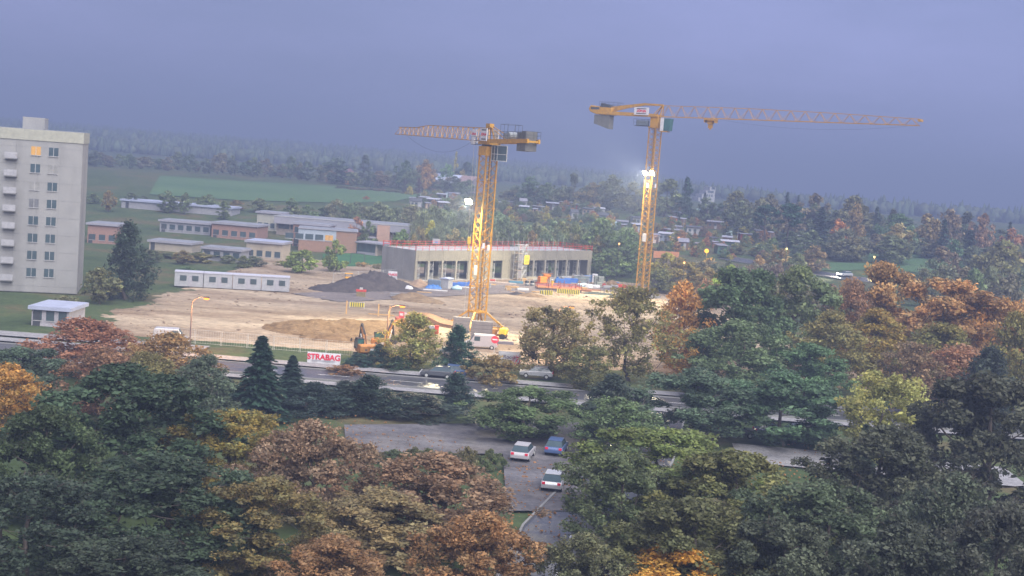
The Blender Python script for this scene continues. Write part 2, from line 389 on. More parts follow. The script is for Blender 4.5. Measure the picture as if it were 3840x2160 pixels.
# ---------------------------------------------------------------- the air: even haze in one closed box
hb = MB().b2(-3600, 3600, -400, 6300, -40, 92).build('haze', None)
hm = bpy.data.materials.new('haze_air'); hm.use_nodes = True; t = hm.node_tree; t.nodes.clear()
o_ = t.nodes.new('ShaderNodeOutputMaterial'); pv = t.nodes.new('ShaderNodeVolumePrincipled')
pv.inputs['Color'].default_value = (0.285, 0.35, 0.535, 1); pv.inputs['Density'].default_value = 0.00115; pv.inputs['Anisotropy'].default_value = 0.1
t.links.new(pv.outputs['Volume'], o_.inputs['Volume']); hb.data.materials.append(hm)
tag(hb, 'thin bluish evening haze hanging over the whole valley', kind='stuff')

# stones and clods strewn over the site
def strew(name, n, xr, yr, s0, s1, material, label, seed):
    rng = np.random.default_rng(seed); x = rng.uniform(*xr, n); y = rng.uniform(*yr, n); keep = fbm(x * 0.8, y * 0.8, 31) > -0.05; x, y = x[keep], y[keep]; n = len(x); z = site_z(x, y) if yr[0] > 180 else x * 0 + 0.14
    c8 = np.array([(-1,-1,-1),(1,-1,-1),(1,1,-1),(-1,1,-1),(-1,-1,1),(1,-1,1),(1,1,1),(-1,1,1)], float); f6 = np.array([(0,3,2,1),(4,5,6,7),(0,1,5,4),(1,2,6,5),(2,3,7,6),(3,0,4,7)])
    sz = (s0 + (s1 - s0) * rng.uniform(0, 1, n) ** 3)[:, None, None]; v = c8[None] * rng.uniform(0.5, 1.0, (n, 8, 3)) * sz * np.array([1.2, 1.2, 0.7]); a = rng.uniform(0, 6.28, n)[:, None]
    vx = v[..., 0] * np.cos(a) - v[..., 1] * np.sin(a); vy = v[..., 0] * np.sin(a) + v[..., 1] * np.cos(a)
    V = np.stack([vx + x[:, None], vy + y[:, None], v[..., 2] + z[:, None]], -1).reshape(-1, 3); F = (f6[None] + (np.arange(n) * 8)[:, None, None]).reshape(-1, 4)
    me = bpy.data.meshes.new(name); me.from_pydata(V.tolist(), [], F.tolist()); me.materials.append(material)
    o = bpy.data.objects.new(name, me); COL.objects.link(o); tag(o, label, kind='stuff')
strew('scattered_clods', 3200, (-60, 52), (186, 300), 0.05, 0.28, mat('clod_earth', (0.19, 0.14, 0.10), 0.95, 0.3, 1), 'loose clods and stones strewn over the site ground', 4)

strew('fallen_leaves', 5200, (-26, 34), (96, 150), 0.03, 0.11, mat('leaf_litter', (0.24, 0.12, 0.045), 0.9, 0.5, 0.7), 'fallen autumn leaves lying on yard and lawn', 9)
# ================================================================ tree kit
def foliage_mat():
    m = bpy.data.materials.new('foliage'); m.use_nodes = True; t = m.node_tree; t.nodes.clear(); l = t.links.new
    out = t.nodes.new('ShaderNodeOutputMaterial'); oi = t.nodes.new('ShaderNodeObjectInfo')
    at_ = t.nodes.new('ShaderNodeAttribute'); at_.attribute_name = 'tint'
    sp = t.nodes.new('ShaderNodeSeparateColor'); l(at_.outputs['Color'], sp.inputs['Color'])
    au = t.nodes.new('ShaderNodeMixRGB'); au.blend_type = 'MULTIPLY'; au.inputs['Fac'].default_value = 1; au.inputs['Color2'].default_value = (1.6, 1.08, 0.72, 1)
    l(oi.outputs['Color'], au.inputs['Color1'])
    ml = t.nodes.new('ShaderNodeMath'); ml.operation = 'MULTIPLY'; l(sp.outputs['Green'], ml.inputs[0]); l(oi.outputs['Alpha'], ml.inputs[1])
    mx = t.nodes.new('ShaderNodeMixRGB'); l(ml.outputs[0], mx.inputs['Fac']); l(oi.outputs['Color'], mx.inputs['Color1']); l(au.outputs['Color'], mx.inputs['Color2'])
    mv = t.nodes.new('ShaderNodeMixRGB'); mv.blend_type = 'MULTIPLY'; mv.inputs['Fac'].default_value = 1
    l(mx.outputs['Color'], mv.inputs['Color1']); l(sp.outputs['Red'], mv.inputs['Color2'])
    gn = t.nodes.new('ShaderNodeMixRGB'); gn.blend_type = 'MULTIPLY'; gn.inputs['Fac'].default_value = 1; gn.inputs['Color2'].default_value = (1.85, 1.90, 1.55, 1); l(mv.outputs['Color'], gn.inputs['Color1']); mv = gn
    d = t.nodes.new('ShaderNodeBsdfPrincipled'); d.inputs['Roughness'].default_value = 0.55; d.inputs['Specular IOR Level'].default_value = 0.25
    l(mv.outputs['Color'], d.inputs['Base Color'])
    tr = t.nodes.new('ShaderNodeBsdfTranslucent'); l(mv.outputs['Color'], tr.inputs['Color'])
    ms = t.nodes.new('ShaderNodeMixShader'); ms.inputs['Fac'].default_value = 0.35
    l(d.outputs['BSDF'], ms.inputs[1]); l(tr.outputs['BSDF'], ms.inputs[2]); l(ms.outputs['Shader'], out.inputs['Surface']); return m
LEAF = foliage_mat()
BARK = mat('bark', (0.085, 0.07, 0.06), 0.95, 0.25, 5)
BARKP = mat('pale_bark', (0.30, 0.28, 0.25), 0.9, 0.25, 4)
def fast_mesh(name, verts, quads, material, tint=None):
    me = bpy.data.meshes.new(name); nv, nf = len(verts), len(quads)
    me.vertices.add(nv); me.vertices.foreach_set('co', np.ascontiguousarray(verts, dtype=np.float32).ravel())
    me.loops.add(nf * 4); me.loops.foreach_set('vertex_index', np.ascontiguousarray(quads, dtype=np.int32).ravel())
    me.polygons.add(nf); me.polygons.foreach_set('loop_start', np.arange(0, nf * 4, 4, dtype=np.int32))
    me.polygons.foreach_set('loop_total', np.full(nf, 4, dtype=np.int32))
    me.update(calc_edges=True)
    if tint is not None:
        a = me.attributes.new('tint', 'FLOAT_COLOR', 'POINT'); a.data.foreach_set('color', np.ascontiguousarray(tint, dtype=np.float32).ravel())
    me.materials.append(material); return me
def leaf_quads(pos, nrm, size, rng, aspect=0.6, up=None):
    n = len(pos); rv = rng.normal(size=(n, 3)) if up is None else up + 0.25 * rng.normal(size=(n, 3))
    u = rv - (rv * nrm).sum(1, keepdims=True) * nrm; u /= np.linalg.norm(u, axis=1, keepdims=True) + 1e-9
    w = np.cross(nrm, u); s = size[:, None]
    a = pos + u * s; b = pos + w * s * aspect - u * s * 0.1; c = pos - u * s; d = pos - w * s * aspect - u * s * 0.1
    return np.stack([a, b, c, d], 1).reshape(-1, 3), np.arange(n * 4).reshape(n, 4)
ENV = {
    'round': lambda t: np.sqrt(np.clip(1 - ((t - 0.48) / 0.52) ** 2, 0, 1)),
    'broad': lambda t: np.clip(np.sin(np.pi * np.clip(t, 0, 1) ** 0.75), 0, 1) ** 0.65,
    'dome':  lambda t: np.sqrt(np.clip(1 - ((t - 0.25) / 0.75) ** 2, 0, 1)) * np.clip(0.55 + t * 2, 0, 1),
    'egg':   lambda t: np.clip(np.sin(np.pi * np.clip(t, 0, 1) ** 0.6), 0, 1) ** 0.8,
    'cone':  lambda t: np.clip(1.05 - t, 0, 1) ** 0.8 * np.clip(0.5 + 4 * t, 0, 1),
    'column': lambda t: np.clip(1 - np.abs(2 * t - 0.9) ** 3, 0, 1),
}
PROTO = {}
def make_tree(key, seed, env='round', height=10.0, rad=4.0, t0=0.2, nclump=70, leaves=1500, leaf=0.3, clump=0.9, twigs=0, bark=BARK, droop=0.0, flat=0.75, trunk_r=0.16, lump=0.28, hollow=0.55, aspect=0.6, limbs=0, gap=(0.25, 0.55)):
    rng = np.random.default_rng(seed); c = []
    ph = rng.uniform(0, 6.28, 6)
    while len(c) < nclump:
        t = rng.uniform(0, 1) ** 0.9; th = rng.uniform(0, 2 * np.pi)
        e = float(ENV[env](np.array(t))); lob = 1 + lump * (np.sin(2 * th + ph[0] + 3 * t) * 0.5 + np.sin(3 * th + ph[1] - 5 * t) * 0.4 + np.sin(5 * th + ph[2] + 9 * t) * 0.3)
        rr = rad * e * lob * (hollow + (1 - hollow) * rng.uniform(0, 1)) if rng.random() < 0.75 else rad * e * rng.uniform(0, 0.6)
        z = height * (t0 + (1 - t0) * t * (1 + 0.05 * np.sin(2 * th + ph[3])))
        c.append((rr * np.cos(th), rr * np.sin(th), min(z, height * 1.0)))
    c = np.array(c)
    if limbs:                                               # gather the twigs round a few big limbs so that gaps open between them
        g0 = [int(rng.integers(nclump))]
        while len(g0) < limbs:
            cand = rng.integers(0, nclump, 24); dmin = np.min(np.linalg.norm(c[cand][:, None] - c[g0][None], axis=2), axis=1); g0.append(int(cand[np.argmax(dmin * rng.uniform(0.6, 1, 24))]))
        gc = c[g0]; near = np.argmin(np.linalg.norm(c[:, None] - gc[None], axis=2), axis=1); pull = rng.uniform(gap[0], gap[1], nclump)[:, None]
        c = c + (gc[near] - c) * pull; gsh = rng.uniform(0.78, 1.22, limbs)
    # branches
    tw = rng.normal(0, 0.02, (7, 2)).cumsum(0) * height
    zt = np.linspace(0, height * (0.8 if env not in ('cone', 'column') else 0.95), 7); nodes = [np.array([tw[i, 0] * (i > 0), tw[i, 1] * (i > 0), zt[i]]) for i in range(7)]
    parent = [-1, 0, 1, 2, 3, 4, 5]; order = np.argsort(np.hypot(c[:, 0], c[:, 1]) + 0.4 * np.abs(c[:, 2] - height * 0.4))
    for k in order:
        p = c[k]; N = np.array(nodes); dv = p - N; dist = np.linalg.norm(dv, axis=1)
        pen = np.where(dv[:, 2] < 0.12 * dist, dist * 0.9 + 1.0, 0) + np.where(N[:, 2] < height * t0 * 0.6, 3, 0)
        j = int(np.argmin(dist + pen)); mid = N[j] + dv[j] * 0.5 + np.array([rng.normal(0, .06), rng.normal(0, .06), -0.05 * dist[j]]) * 1.0
        nodes.append(mid); parent.append(j); nodes.append(p); parent.append(len(nodes) - 2)
    wgt = np.ones(len(nodes))
    for i in range(len(nodes) - 1, 0, -1): wgt[parent[i]] += wgt[i] if parent[i] >= 0 else 0
    wgt = np.sqrt(wgt / wgt[0]); mb = MB()
    def rr_(i): return max(trunk_r * wgt[i], 0.018)
    for i in range(1, len(nodes)):
        j = parent[i]; base = rr_(j) if j < 7 and i < 7 else min(rr_(j), rr_(i) * 1.25)
        if i == 1: base = trunk_r * 1.35
        mb.tube(nodes[j], nodes[i], base, 6 if rr_(i) > 0.08 else 3, rr_(i), caps=False)
    if twigs:
        for p in c:
            for _ in range(twigs):
                d = rng.normal(size=3); d[2] = abs(d[2]) * 0.7 + 0.2; d /= np.linalg.norm(d)
                out = np.array([p[0], p[1], 0]); out = out / (np.linalg.norm(out) + 1e-6)
                q = p + (d + 0.5 * out) * clump * rng.uniform(0.8, 1.5); mb.tube(p, q, 0.016, 3, 0.008, caps=False)
    tm = mb.build('trunk', bark); trunk_me = tm.data; bpy.data.objects.remove(tm)
    # leaves
    n = leaves; ci = rng.integers(0, nclump, n); cr_ = clump * rng.uniform(0.6, 1.25, nclump)
    g = rng.normal(size=(n, 3)); g /= np.linalg.norm(g, axis=1, keepdims=True)
    g *= (rng.uniform(0, 1, n) ** 0.45)[:, None]; g[:, 2] *= flat
    pos = c[ci] + g * cr_[ci][:, None]
    if droop: pos[:, 2] -= droop * rng.uniform(0, 1, n) ** 2 * (np.hypot(pos[:, 0], pos[:, 1]) / rad)
    pos[:, 2] = np.maximum(pos[:, 2], 0.15)
    nrm = g * 0.8 + rng.normal(size=(n, 3)) * 0.7 + np.array([0, 0, 0.25]); nrm /= np.linalg.norm(nrm, axis=1, keepdims=True)
    size = leaf * np.clip(rng.lognormal(-0.08, 0.38, n), 0.4, 2.0)
    up = None if not droop else np.tile(np.array([0, 0, 1.0]), (n, 1))
    v, q = leaf_quads(pos, nrm, size, rng, aspect, up)
    cv = rng.uniform(0.72, 1.28, nclump) * (gsh[near] if limbs else 1.0); cg = np.clip(rng.normal(0.4, 0.33, nclump) + 0.35 * (c[:, 2] / height - 0.5), 0, 1)
    tv = cv[ci] * rng.uniform(0.75, 1.25, n); tg = np.clip(cg[ci] + rng.normal(0, 0.22, n), 0, 1)
    tint = np.repeat(np.stack([tv, tg, tg * 0, tg * 0 + 1], 1), 4, 0)
    PROTO[key] = (trunk_me, fast_mesh('crown', v, q, LEAF, tint), height, rad)
def make_spruce(key, seed, height=14.0, rad=3.0, layers=26, per=9, seg=5, leaf=0.4, droop=0.25, t0=0.05, spray=4, ragged=0.25, bark=BARK):
    rng = np.random.default_rng(seed); mb = MB(); mb.tube((0, 0, 0), (0, 0, height), 0.2, 6, 0.02, caps=False); P = []; N = []; S = []; U = []; V = []
    for k in range(layers):
        t = t0 + (1 - t0) * (k / layers) ** 0.95; z = height * t; r = rad * (1 - t) ** 0.85 * (1 + rng.normal(0, ragged * 0.5)) + 0.12
        for j in range(per):
            th = rng.uniform(0, 6.28); L_ = r * rng.uniform(1 - ragged, 1 + ragged * 0.6); d = np.array([math.cos(th), math.sin(th), 0]); cv = rng.uniform(0.7, 1.3)
            end = np.array([0, 0, z]) + d * L_ - np.array([0, 0, droop * L_]); mb.tube((0, 0, z), end, 0.03, 3, 0.012, caps=False)
            for s in range(seg):
                u = (s + rng.uniform(0.3, 1)) / seg; b = np.array([0, 0, z]) + d * L_ * u - np.array([0, 0, droop * L_ * u * u])
                for q in range(spray):
                    side = np.array([-d[1], d[0], 0]) * rng.normal(0, 0.35) * (1.1 - u) * L_ * 0.6
                    P.append(b + side + np.array([0, 0, rng.normal(0, 0.05)])); N.append(rng.normal(size=3) * 0.4 + np.array([0, 0, 1]) + d * 0.3)
                    S.append(leaf * rng.uniform(0.6, 1.3)); U.append(d * 1.0 + np.array([0, 0, -0.5]) + rng.normal(size=3) * 0.3); V.append(cv * rng.uniform(0.75, 1.25))
    P = np.array(P); N = np.array(N); N /= np.linalg.norm(N, axis=1, keepdims=True); v, q = leaf_quads(P, N, np.array(S), rng, 0.45, np.array(U))
    V = np.array(V); tint = np.repeat(np.stack([V, V * 0, V * 0, V * 0 + 1], 1), 4, 0)
    tm = mb.build('trunk', bark); me = tm.data; bpy.data.objects.remove(tm)
    PROTO[key] = (me, fast_mesh('crown', v, q, LEAF, tint), height, rad)
# far kinds (a few hundred metres off)
make_tree('far_round1', 11, 'round', 10, 4.2, 0.12, 60, 2400, 0.34, 1.15, limbs=12, gap=(0.05, 0.28))
make_tree('far_round2', 12, 'dome', 10, 4.0, 0.10, 64, 2600, 0.32, 1.1, lump=0.4, limbs=12, gap=(0.05, 0.28))
make_tree('far_round3', 13, 'broad', 10, 4.6, 0.12, 66, 2600, 0.34, 1.15, lump=0.35, limbs=13, gap=(0.05, 0.28))
make_tree('far_egg', 14, 'egg', 10, 3.2, 0.08, 55, 2200, 0.30, 1.0)
make_tree('far_willow1', 15, 'dome', 10, 4.6, 0.05, 70, 3200, 0.30, 1.2, droop=1.6, aspect=0.35, limbs=13)
make_tree('far_willow2', 16, 'broad', 10, 4.8, 0.05, 74, 3200, 0.30, 1.2, droop=1.3, aspect=0.35, limbs=14)
make_tree('far_loose', 17, 'egg', 10, 3.4, 0.18, 48, 1100, 0.28, 0.9, twigs=2, limbs=9)
make_tree('far_column', 18, 'column', 10, 1.3, 0.06, 40, 1400, 0.26, 0.6)
make_tree('far_pine', 19, 'broad', 10, 3.0, 0.52, 34, 2000, 0.26, 0.95, flat=0.45, hollow=0.3)
make_tree('far_bush1', 20, 'dome', 4, 3.0, 0.02, 40, 1500, 0.24, 0.8, trunk_r=0.08)
make_tree('far_bush2', 21, 'broad', 4, 3.4, 0.02, 44, 1300, 0.24, 0.8, lump=0.45, trunk_r=0.08)
make_spruce('far_spruce', 22, 14, 3.4, 20, 8, 4, 0.5, 0.3, spray=3)
make_spruce('far_fir', 23, 14, 2.9, 22, 8, 4, 0.45, 0.15, spray=3, ragged=0.35)
# near row along the street
make_tree('near_maple1', 31, 'dome', 14, 6.2, 0.14, 210, 25000, 0.185, 1.2, trunk_r=0.24, lump=0.35, twigs=1, limbs=26)
make_tree('near_maple2', 32, 'round', 14, 6.4, 0.10, 220, 26000, 0.185, 1.2, trunk_r=0.24, lump=0.42, twigs=1, limbs=28)
make_tree('near_mid1', 33, 'round', 12, 5.0, 0.06, 210, 12500, 0.18, 1.1, trunk_r=0.2, lump=0.4, twigs=2, limbs=22, gap=(0.05, 0.28))
make_tree('near_mid2', 34, 'broad', 12, 5.2, 0.12, 190, 14000, 0.17, 1.1, trunk_r=0.2, lump=0.4, twigs=2, limbs=22, gap=(0.05, 0.28))
make_tree('near_thin1', 35, 'egg', 10, 4.3, 0.10, 170, 9500, 0.16, 1.0, trunk_r=0.17, twigs=5, lump=0.35, hollow=0.4, limbs=16, gap=(0.05, 0.28))
make_tree('near_thin2', 36, 'dome', 12, 5.6, 0.08, 210, 9500, 0.17, 1.05, trunk_r=0.19, twigs=5, lump=0.35, hollow=0.4, limbs=20, gap=(0.05, 0.28))
make_tree('near_yew1', 37, 'cone', 9, 3.0, 0.03, 150, 11000, 0.17, 0.7, lump=0.45, aspect=0.35, flat=1.1, limbs=24, gap=(0.05, 0.28))
make_tree('near_yew2', 38, 'egg', 7, 3.2, 0.02, 140, 10000, 0.17, 0.7, lump=0.5, aspect=0.35, flat=1.0, limbs=22, gap=(0.05, 0.28))
make_tree('near_bush', 39, 'dome', 4, 3.6, 0.02, 90, 5000, 0.16, 0.7, lump=0.45, trunk_r=0.08, twigs=2, limbs=14, gap=(0.05, 0.28))
# big crowns close below the camera
make_tree('big_oak', 41, 'dome', 18, 8.2, 0.08, 380, 38000, 0.21, 1.2, trunk_r=0.38, lump=0.36, twigs=1, limbs=40)
make_tree('big_ash', 42, 'round', 18, 7.8, 0.10, 360, 30000, 0.20, 1.15, trunk_r=0.36, lump=0.42, twigs=2, limbs=36)
make_tree('big_cherry', 43, 'broad', 14, 7.6, 0.10, 360, 32000, 0.18, 1.1, trunk_r=0.30, lump=0.38, twigs=2, limbs=36)
make_spruce('big_spruce', 44, 18, 3.8, 44, 13, 8, 0.34, 0.28, spray=5)

def put_tree(kind, x, y, h, w, col, autumn=0.0, label='', name='broadleaf_tree', cat='tree', group=None, rz=None, bark_pale=False, sink=0.15):
    tm, cm, ph, pr = PROTO[kind]
    z = Hs(x, y) - sink
    root = empty(name, (x, y, z), random.uniform(0, 6.28) if rz is None else rz, label, cat, group)
    root.scale = (w / (2 * pr), w / (2 * pr), h / ph)
    t = bpy.data.objects.new('trunk', tm); COL.objects.link(t); t.parent = root
    c = bpy.data.objects.new('crown', cm); COL.objects.link(c); c.parent = root
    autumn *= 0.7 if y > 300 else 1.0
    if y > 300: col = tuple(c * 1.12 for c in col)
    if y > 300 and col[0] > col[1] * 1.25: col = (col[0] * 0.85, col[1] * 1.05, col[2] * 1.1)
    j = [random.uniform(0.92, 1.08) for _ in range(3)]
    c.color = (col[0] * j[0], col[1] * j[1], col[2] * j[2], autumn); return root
def tree_px(kind, px, ytop, d, wpx, col, autumn=0.0, label='', name='broadleaf_tree', cat='tree', group=None, rz=None):
    p = at(px, ytop, d); h = max(1.2, p.z - Hs(p.x, d)); w = wpx * d / FPX
    return put_tree(kind, p.x, d, h * 1.02, w * 1.05, col, autumn, label, name, cat, group, rz)
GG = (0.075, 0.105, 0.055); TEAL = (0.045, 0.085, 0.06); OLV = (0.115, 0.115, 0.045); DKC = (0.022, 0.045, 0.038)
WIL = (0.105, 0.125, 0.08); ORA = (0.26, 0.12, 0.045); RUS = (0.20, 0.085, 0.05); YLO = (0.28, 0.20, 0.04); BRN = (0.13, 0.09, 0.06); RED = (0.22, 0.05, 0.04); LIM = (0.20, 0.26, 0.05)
# ================================================================ tower cranes
def lattice_section(w, h, nx, chord, brace, horiz=True):
    mb = MB(); k = w / 2; c4 = [(-k, -k), (k, -k), (k, k), (-k, k)]
    for x, y in c4: mb.box((x, y, h / 2), (chord, chord, h))
    for i in range(4):
        a, b = c4[i], c4[(i + 1) % 4]
        for j in range(nx):
            z0, z1 = h * j / nx, h * (j + 1) / nx
            mb.tube((*a, z0), (*b, z1), brace, 4, caps=False); mb.tube((*b, z0), (*a, z1), brace, 4, caps=False)
        if horiz: mb.tube((*a, h * 0.985), (*b, h * 0.985), brace * 1.2, 4, caps=False)
    for x, y in c4: mb.box((x, y, h * 0.985), (chord * 1.5, chord * 1.5, 0.22))
    return mb
def ladder(mb, x, y, z0, z1, wd=0.4):
    for s in (-1, 1): mb.tube((x + s * wd / 2, y, z0), (x + s * wd / 2, y, z1), 0.03, 4, caps=False)
    z = z0
    while z < z1: mb.tube((x - wd / 2, y, z), (x + wd / 2, y, z), 0.02, 4, caps=False); z += 0.35
def truss_jib(L_, n, wd, hfun, chord, brace, top='single'):
    """three-chord jib along +x; returns meshes in sections of bays"""
    secs = []; xs = [L_ * i / n for i in range(n + 1)]
    def sec(i0, i1):
        mb = MB()
        for i in range(i0, i1):
            x0, x1 = xs[i], xs[i + 1]; h0, h1 = hfun(x0), hfun(x1); xm = (x0 + x1) / 2; hm_ = hfun(xm)
            mb.tube((x0, 0, h0), (x1, 0, h1), chord, 4)
            for s in (-1, 1):
                mb.tube((x0, s * wd / 2, 0), (x1, s * wd / 2, 0), chord, 4)
                mb.tube((x0, s * wd / 2, 0), (xm, 0, hm_), brace, 4, caps=False); mb.tube((xm, 0, hm_), (x1, s * wd / 2, 0), brace, 4, caps=False)
            mb.tube((x0, -wd / 2, 0), (x0, wd / 2, 0), brace, 4, caps=False); mb.tube((x0, -wd / 2, 0), (x1, wd / 2, 0), brace, 4, caps=False)
        return mb
    return sec
def rail_box(mb, x0, x1, y0, y1, z, h=1.0, n=4, r=0.03):
    for (ax, ay), (bx, by) in (((x0, y0), (x1, y0)), ((x1, y0), (x1, y1)), ((x1, y1), (x0, y1)), ((x0, y1), (x0, y0))):
        for zz in (h * 0.5, h): mb.tube((ax, ay, z + zz), (bx, by, z + zz), r, 4, caps=False)
        m_ = max(1, int(math.hypot(bx - ax, by - ay) / 1.0))
        for i in range(m_): mb.tube((ax + (bx - ax) * i / m_, ay + (by - ay) * i / m_, z), (ax + (bx - ax) * i / m_, ay + (by - ay) * i / m_, z + h), r, 4, caps=False)
def flood(parent, loc, aim, power, name='floodlight'):
    """a floodlight with a lit face and its own spot lamp; aim is a direction"""
    d = Vector(aim).normalized(); q = d.to_track_quat('-Z', 'Y'); e = q.to_euler()
    mb = MB(); mb.box((0, 0, 0.2), (1.5, 1.25, 0.12)); mb.tube((0, 0, 0.2), (0, 0, 0.7), 0.06, 4)
    h = mb.build(name, DRK, parent, loc); h.rotation_euler = e; h.scale = (0.78, 0.78, 0.78)
    for sx in (-0.38, 0.38):
        for sy in (-0.31, 0.31):
            c = MB().lathe((sx, sy, 0), [(0.2, 0.14), (0.30, 0.12), (0.36, 0.0)], 12).build('lamp_housing', DRK, h)
            MB().lathe((sx, sy, 0), [(0.35, 0.005), (0.26, -0.07), (0.1, -0.10), (0.0, -0.105)], 12).build('lamp_lens', emis('floodlight_glow', (1.0, 0.88, 0.5), 30), c)
    ld = bpy.data.lights.new('floodlight_lamp', 'SPOT'); ld.energy = power; ld.color = (1.0, 0.86, 0.55); ld.spot_size = R(165); ld.spot_blend = 0.6; ld.shadow_soft_size = 0.3
    lo = bpy.data.objects.new('floodlight_lamp', ld); COL.objects.link(lo); lo.parent = h; lo.location = (0, 0, -0.35)
    return h
PANE = mat('cab_green_glass', (0.04, 0.11, 0.10), 0.1, 0.2, 1, spec=0.6)
# ---------------- crane over the site entrance (nearer one)
b0 = G(1785, 1232, 0)
cr1 = empty('tower_crane', (b0.x, b0.y, 0.1), 0, 'nearer yellow tower crane on splayed legs with jib turned away to the left', 'crane', 'yellow tower cranes over the site')
MROT = R(33.7); MW = 2.08; zc = 2.75
mb = MB()
for sx, sy in ((-1, -1), (1, -1), (1, 1), (-1, 1)):
    mb1 = MB(); mb1.tube((sx * MW / 2, sy * MW / 2, zc), (sx * 3.3, sy * 3.3, 0.45), 0.2, 4); mb1.box((sx * 3.3, sy * 3.3, 0.28), (0.9, 0.9, 0.5))
    o = mb1.build('leg', YEL, cr1); o.rotation_euler = (0, 0, MROT)
    mb.tube((sx * MW / 2, sy * MW / 2, zc + 0.2), (sx * MW / 2 * 0.9, sy * MW / 2 * 0.9, 0.5), 0.14, 4)
mb.box((0, 0, zc), (MW + 0.3, MW + 0.3, 0.3)); mb.box((0, 0, 0.3), (9.2, 0.5, 0.4), R(45)); mb.box((0, 0, 0.3), (0.5, 9.2, 0.36), R(45))
o = mb.build('base_frame', YEL, cr1); o.rotation_euler = (0, 0, MROT)
ztop = 28.4; ns = 6; hs = (ztop - zc) / ns
s0 = lattice_section(MW, hs, 3, 0.21, 0.042); 
for i in range(ns):
    for sx, sy in ((-1, -1), (1, -1), (1, 1), (-1, 1)):
        pass
m0 = s0.build('mast_section', YEL, cr1, (0, 0, zc)); m0.rotation_euler = (0, 0, MROT)
for i in range(1, ns): inst(m0, 'mast_section', cr1, (0, 0, zc + hs * i))
mb = MB(); ladder(mb, 0.2, 0.35, 0.5, ztop); o = mb.build('ladder', DRK, cr1); o.rotation_euler = (0, 0, MROT)
mb = MB(); mb.path([(0.55, -0.4, 0.6), (0.6, -0.4, 14), (0.5, -0.35, ztop)], 0.05, 5); o = mb.build('power_cable', BLK, cr1); o.rotation_euler = (0, 0, MROT)
mb = MB(); mb.box((0, 0, 0), (MW + 0.35, MW + 0.35, 1.5)); o = mb.build('mast_head', YEL, cr1, (0, 0, ztop + 0.65)); o.rotation_euler = (0, 0, MROT)
mb = MB(); mb.lathe((0, 0, 0), [(1.15, 0), (1.25, 0.05), (1.25, 0.3), (1.1, 0.35)], 20); mb.build('slewing_ring', DRK, cr1, (0, 0, ztop + 1.4))
for zz, dx in ((17.0, 1.0), (17.3, -0.7)):
    mb = MB(); mb.box((dx * 0.6, -1.16, zz - 3.6), (0.42, 0.04, 0.9)); o = mb.build('mast_plate', WHT, cr1); o.rotation_euler = (0, 0, MROT)
mb = MB(); mb.box((-1.16, -0.45, 9.6), (0.05, 0.95, 1.6)); o = mb.build('notice_board', WHT, cr1); o.rotation_euler = (0, 0, MROT)
zj = ztop + 1.95                                            # deck level
tip = at(1494, 503.5, 249); dxy = Vector((tip.x - b0.x, tip.y - b0.y)); ang = math.atan2(dxy.y, dxy.x); JL = dxy.length - 1.0
tilt = math.atan2(tip.z - 0.1 - (zj + 0.25), JL)
def hj(x): return float(np.interp(x, [0, 3, 22, 27, JL - 1, JL], [2.15, 2.15, 2.0, 1.45, 1.35, 1.3]))
sec = truss_jib(JL, 18, 1.35, hj, 0.085, 0.045)
for k in range(6):
    o = sec(k * 3, k * 3 + 3).build('jib_section', YEL, cr1, (math.cos(ang) * 1.0, math.sin(ang) * 1.0, zj + 0.25)); o.rotation_euler = (0, -tilt, ang)
pv_ = empty('pv', (0, 0, 0)); bpy.data.objects.remove(pv_)
def up1(mbx, name, material, tl=0.0, z=0.0, smooth=False):
    o = mbx.build(name, material, cr1, (0, 0, zj + z)); o.rotation_euler = (0, -tl, ang); return o
up1(MB().b2(-1.6, 1.6, -1.2, 1.2, -0.25, 0.25), 'turntable', YEL)
CT = R(-1.6)                                                # counter-jib runs along -x and rises slightly
mb = MB().b2(-14.3, -1.2, -1.15, -0.85, -0.1, 0.55).b2(-14.3, -1.2, 0.85, 1.15, -0.1, 0.55)
for i in range(8): mb.b2(-14.2 + i * 1.8, -14.0 + i * 1.8, -0.85, 0.85, 0.0, 0.3)
up1(mb, 'counter_jib', YEL, CT)
mb = MB(); rail_box(mb, -14.2, -1.6, -1.25, 1.25, 0.55, 1.15); rail_box(mb, -8.3, -5.9, -1.3, 1.3, 0.55, 2.3); up1(mb, 'railing', DRK, CT)
mb = MB().b2(-13.5, -12.2, -1.0, 1.0, -1.3, 1.75).b2(-12.05, -10.8, -1.0, 1.0, -1.3, 1.6); up1(mb, 'counterweight', mat('dark_concrete', (0.12, 0.12, 0.115), 0.9, 0.15, 1), CT)
mb = MB(); mb.tube((-7.4, -0.7, 1.2), (-7.4, 0.7, 1.2), 0.5, 12); mb.b2(-6.6, -5.8, -0.6, 0.6, 0.6, 1.5); up1(mb, 'hoist_winch', mat('winch_grey', (0.25, 0.27, 0.28)), CT)
mb = MB(); 
for s in (-1, 1):
    mb.tube((0.9, s * 0.6, 0.2), (0.2, s * 0.15, 2.75), 0.12, 4); mb.tube((-0.9, s * 0.6, 0.2), (0.1, s * 0.15, 2.75), 0.12, 4)
mb.box((0.2, 0, 2.8), (1.3, 0.8, 0.7))
for s in (-1, 1): mb.tube((-0.1, s * 0.3, 2.8), (-7.0, s * 0.8, 0.6), 0.07, 4)
up1(mb, 'tower_head', YEL)
sgn = up1(MB().b2(-0.15, 1.9, -1.6, -1.5, 0.3, 2.2), 'name_board', WHT)
up1(MB().b2(0.15, 1.6, -1.62, -1.605, 1.85, 2.02), 'board_bar', BLK); up1(MB().b2(0.15, 1.6, -1.62, -1.605, 0.48, 0.65), 'board_bar', BLK)
text_obj('ZÜBLIN', 0.5, REDP, cr1, Vector((math.cos(ang) * 0.87 + math.sin(ang) * 1.63, math.sin(ang) * 0.87 - math.cos(ang) * 1.63, zj + 1.25)), (R(90), 0, ang), bold=0.05)
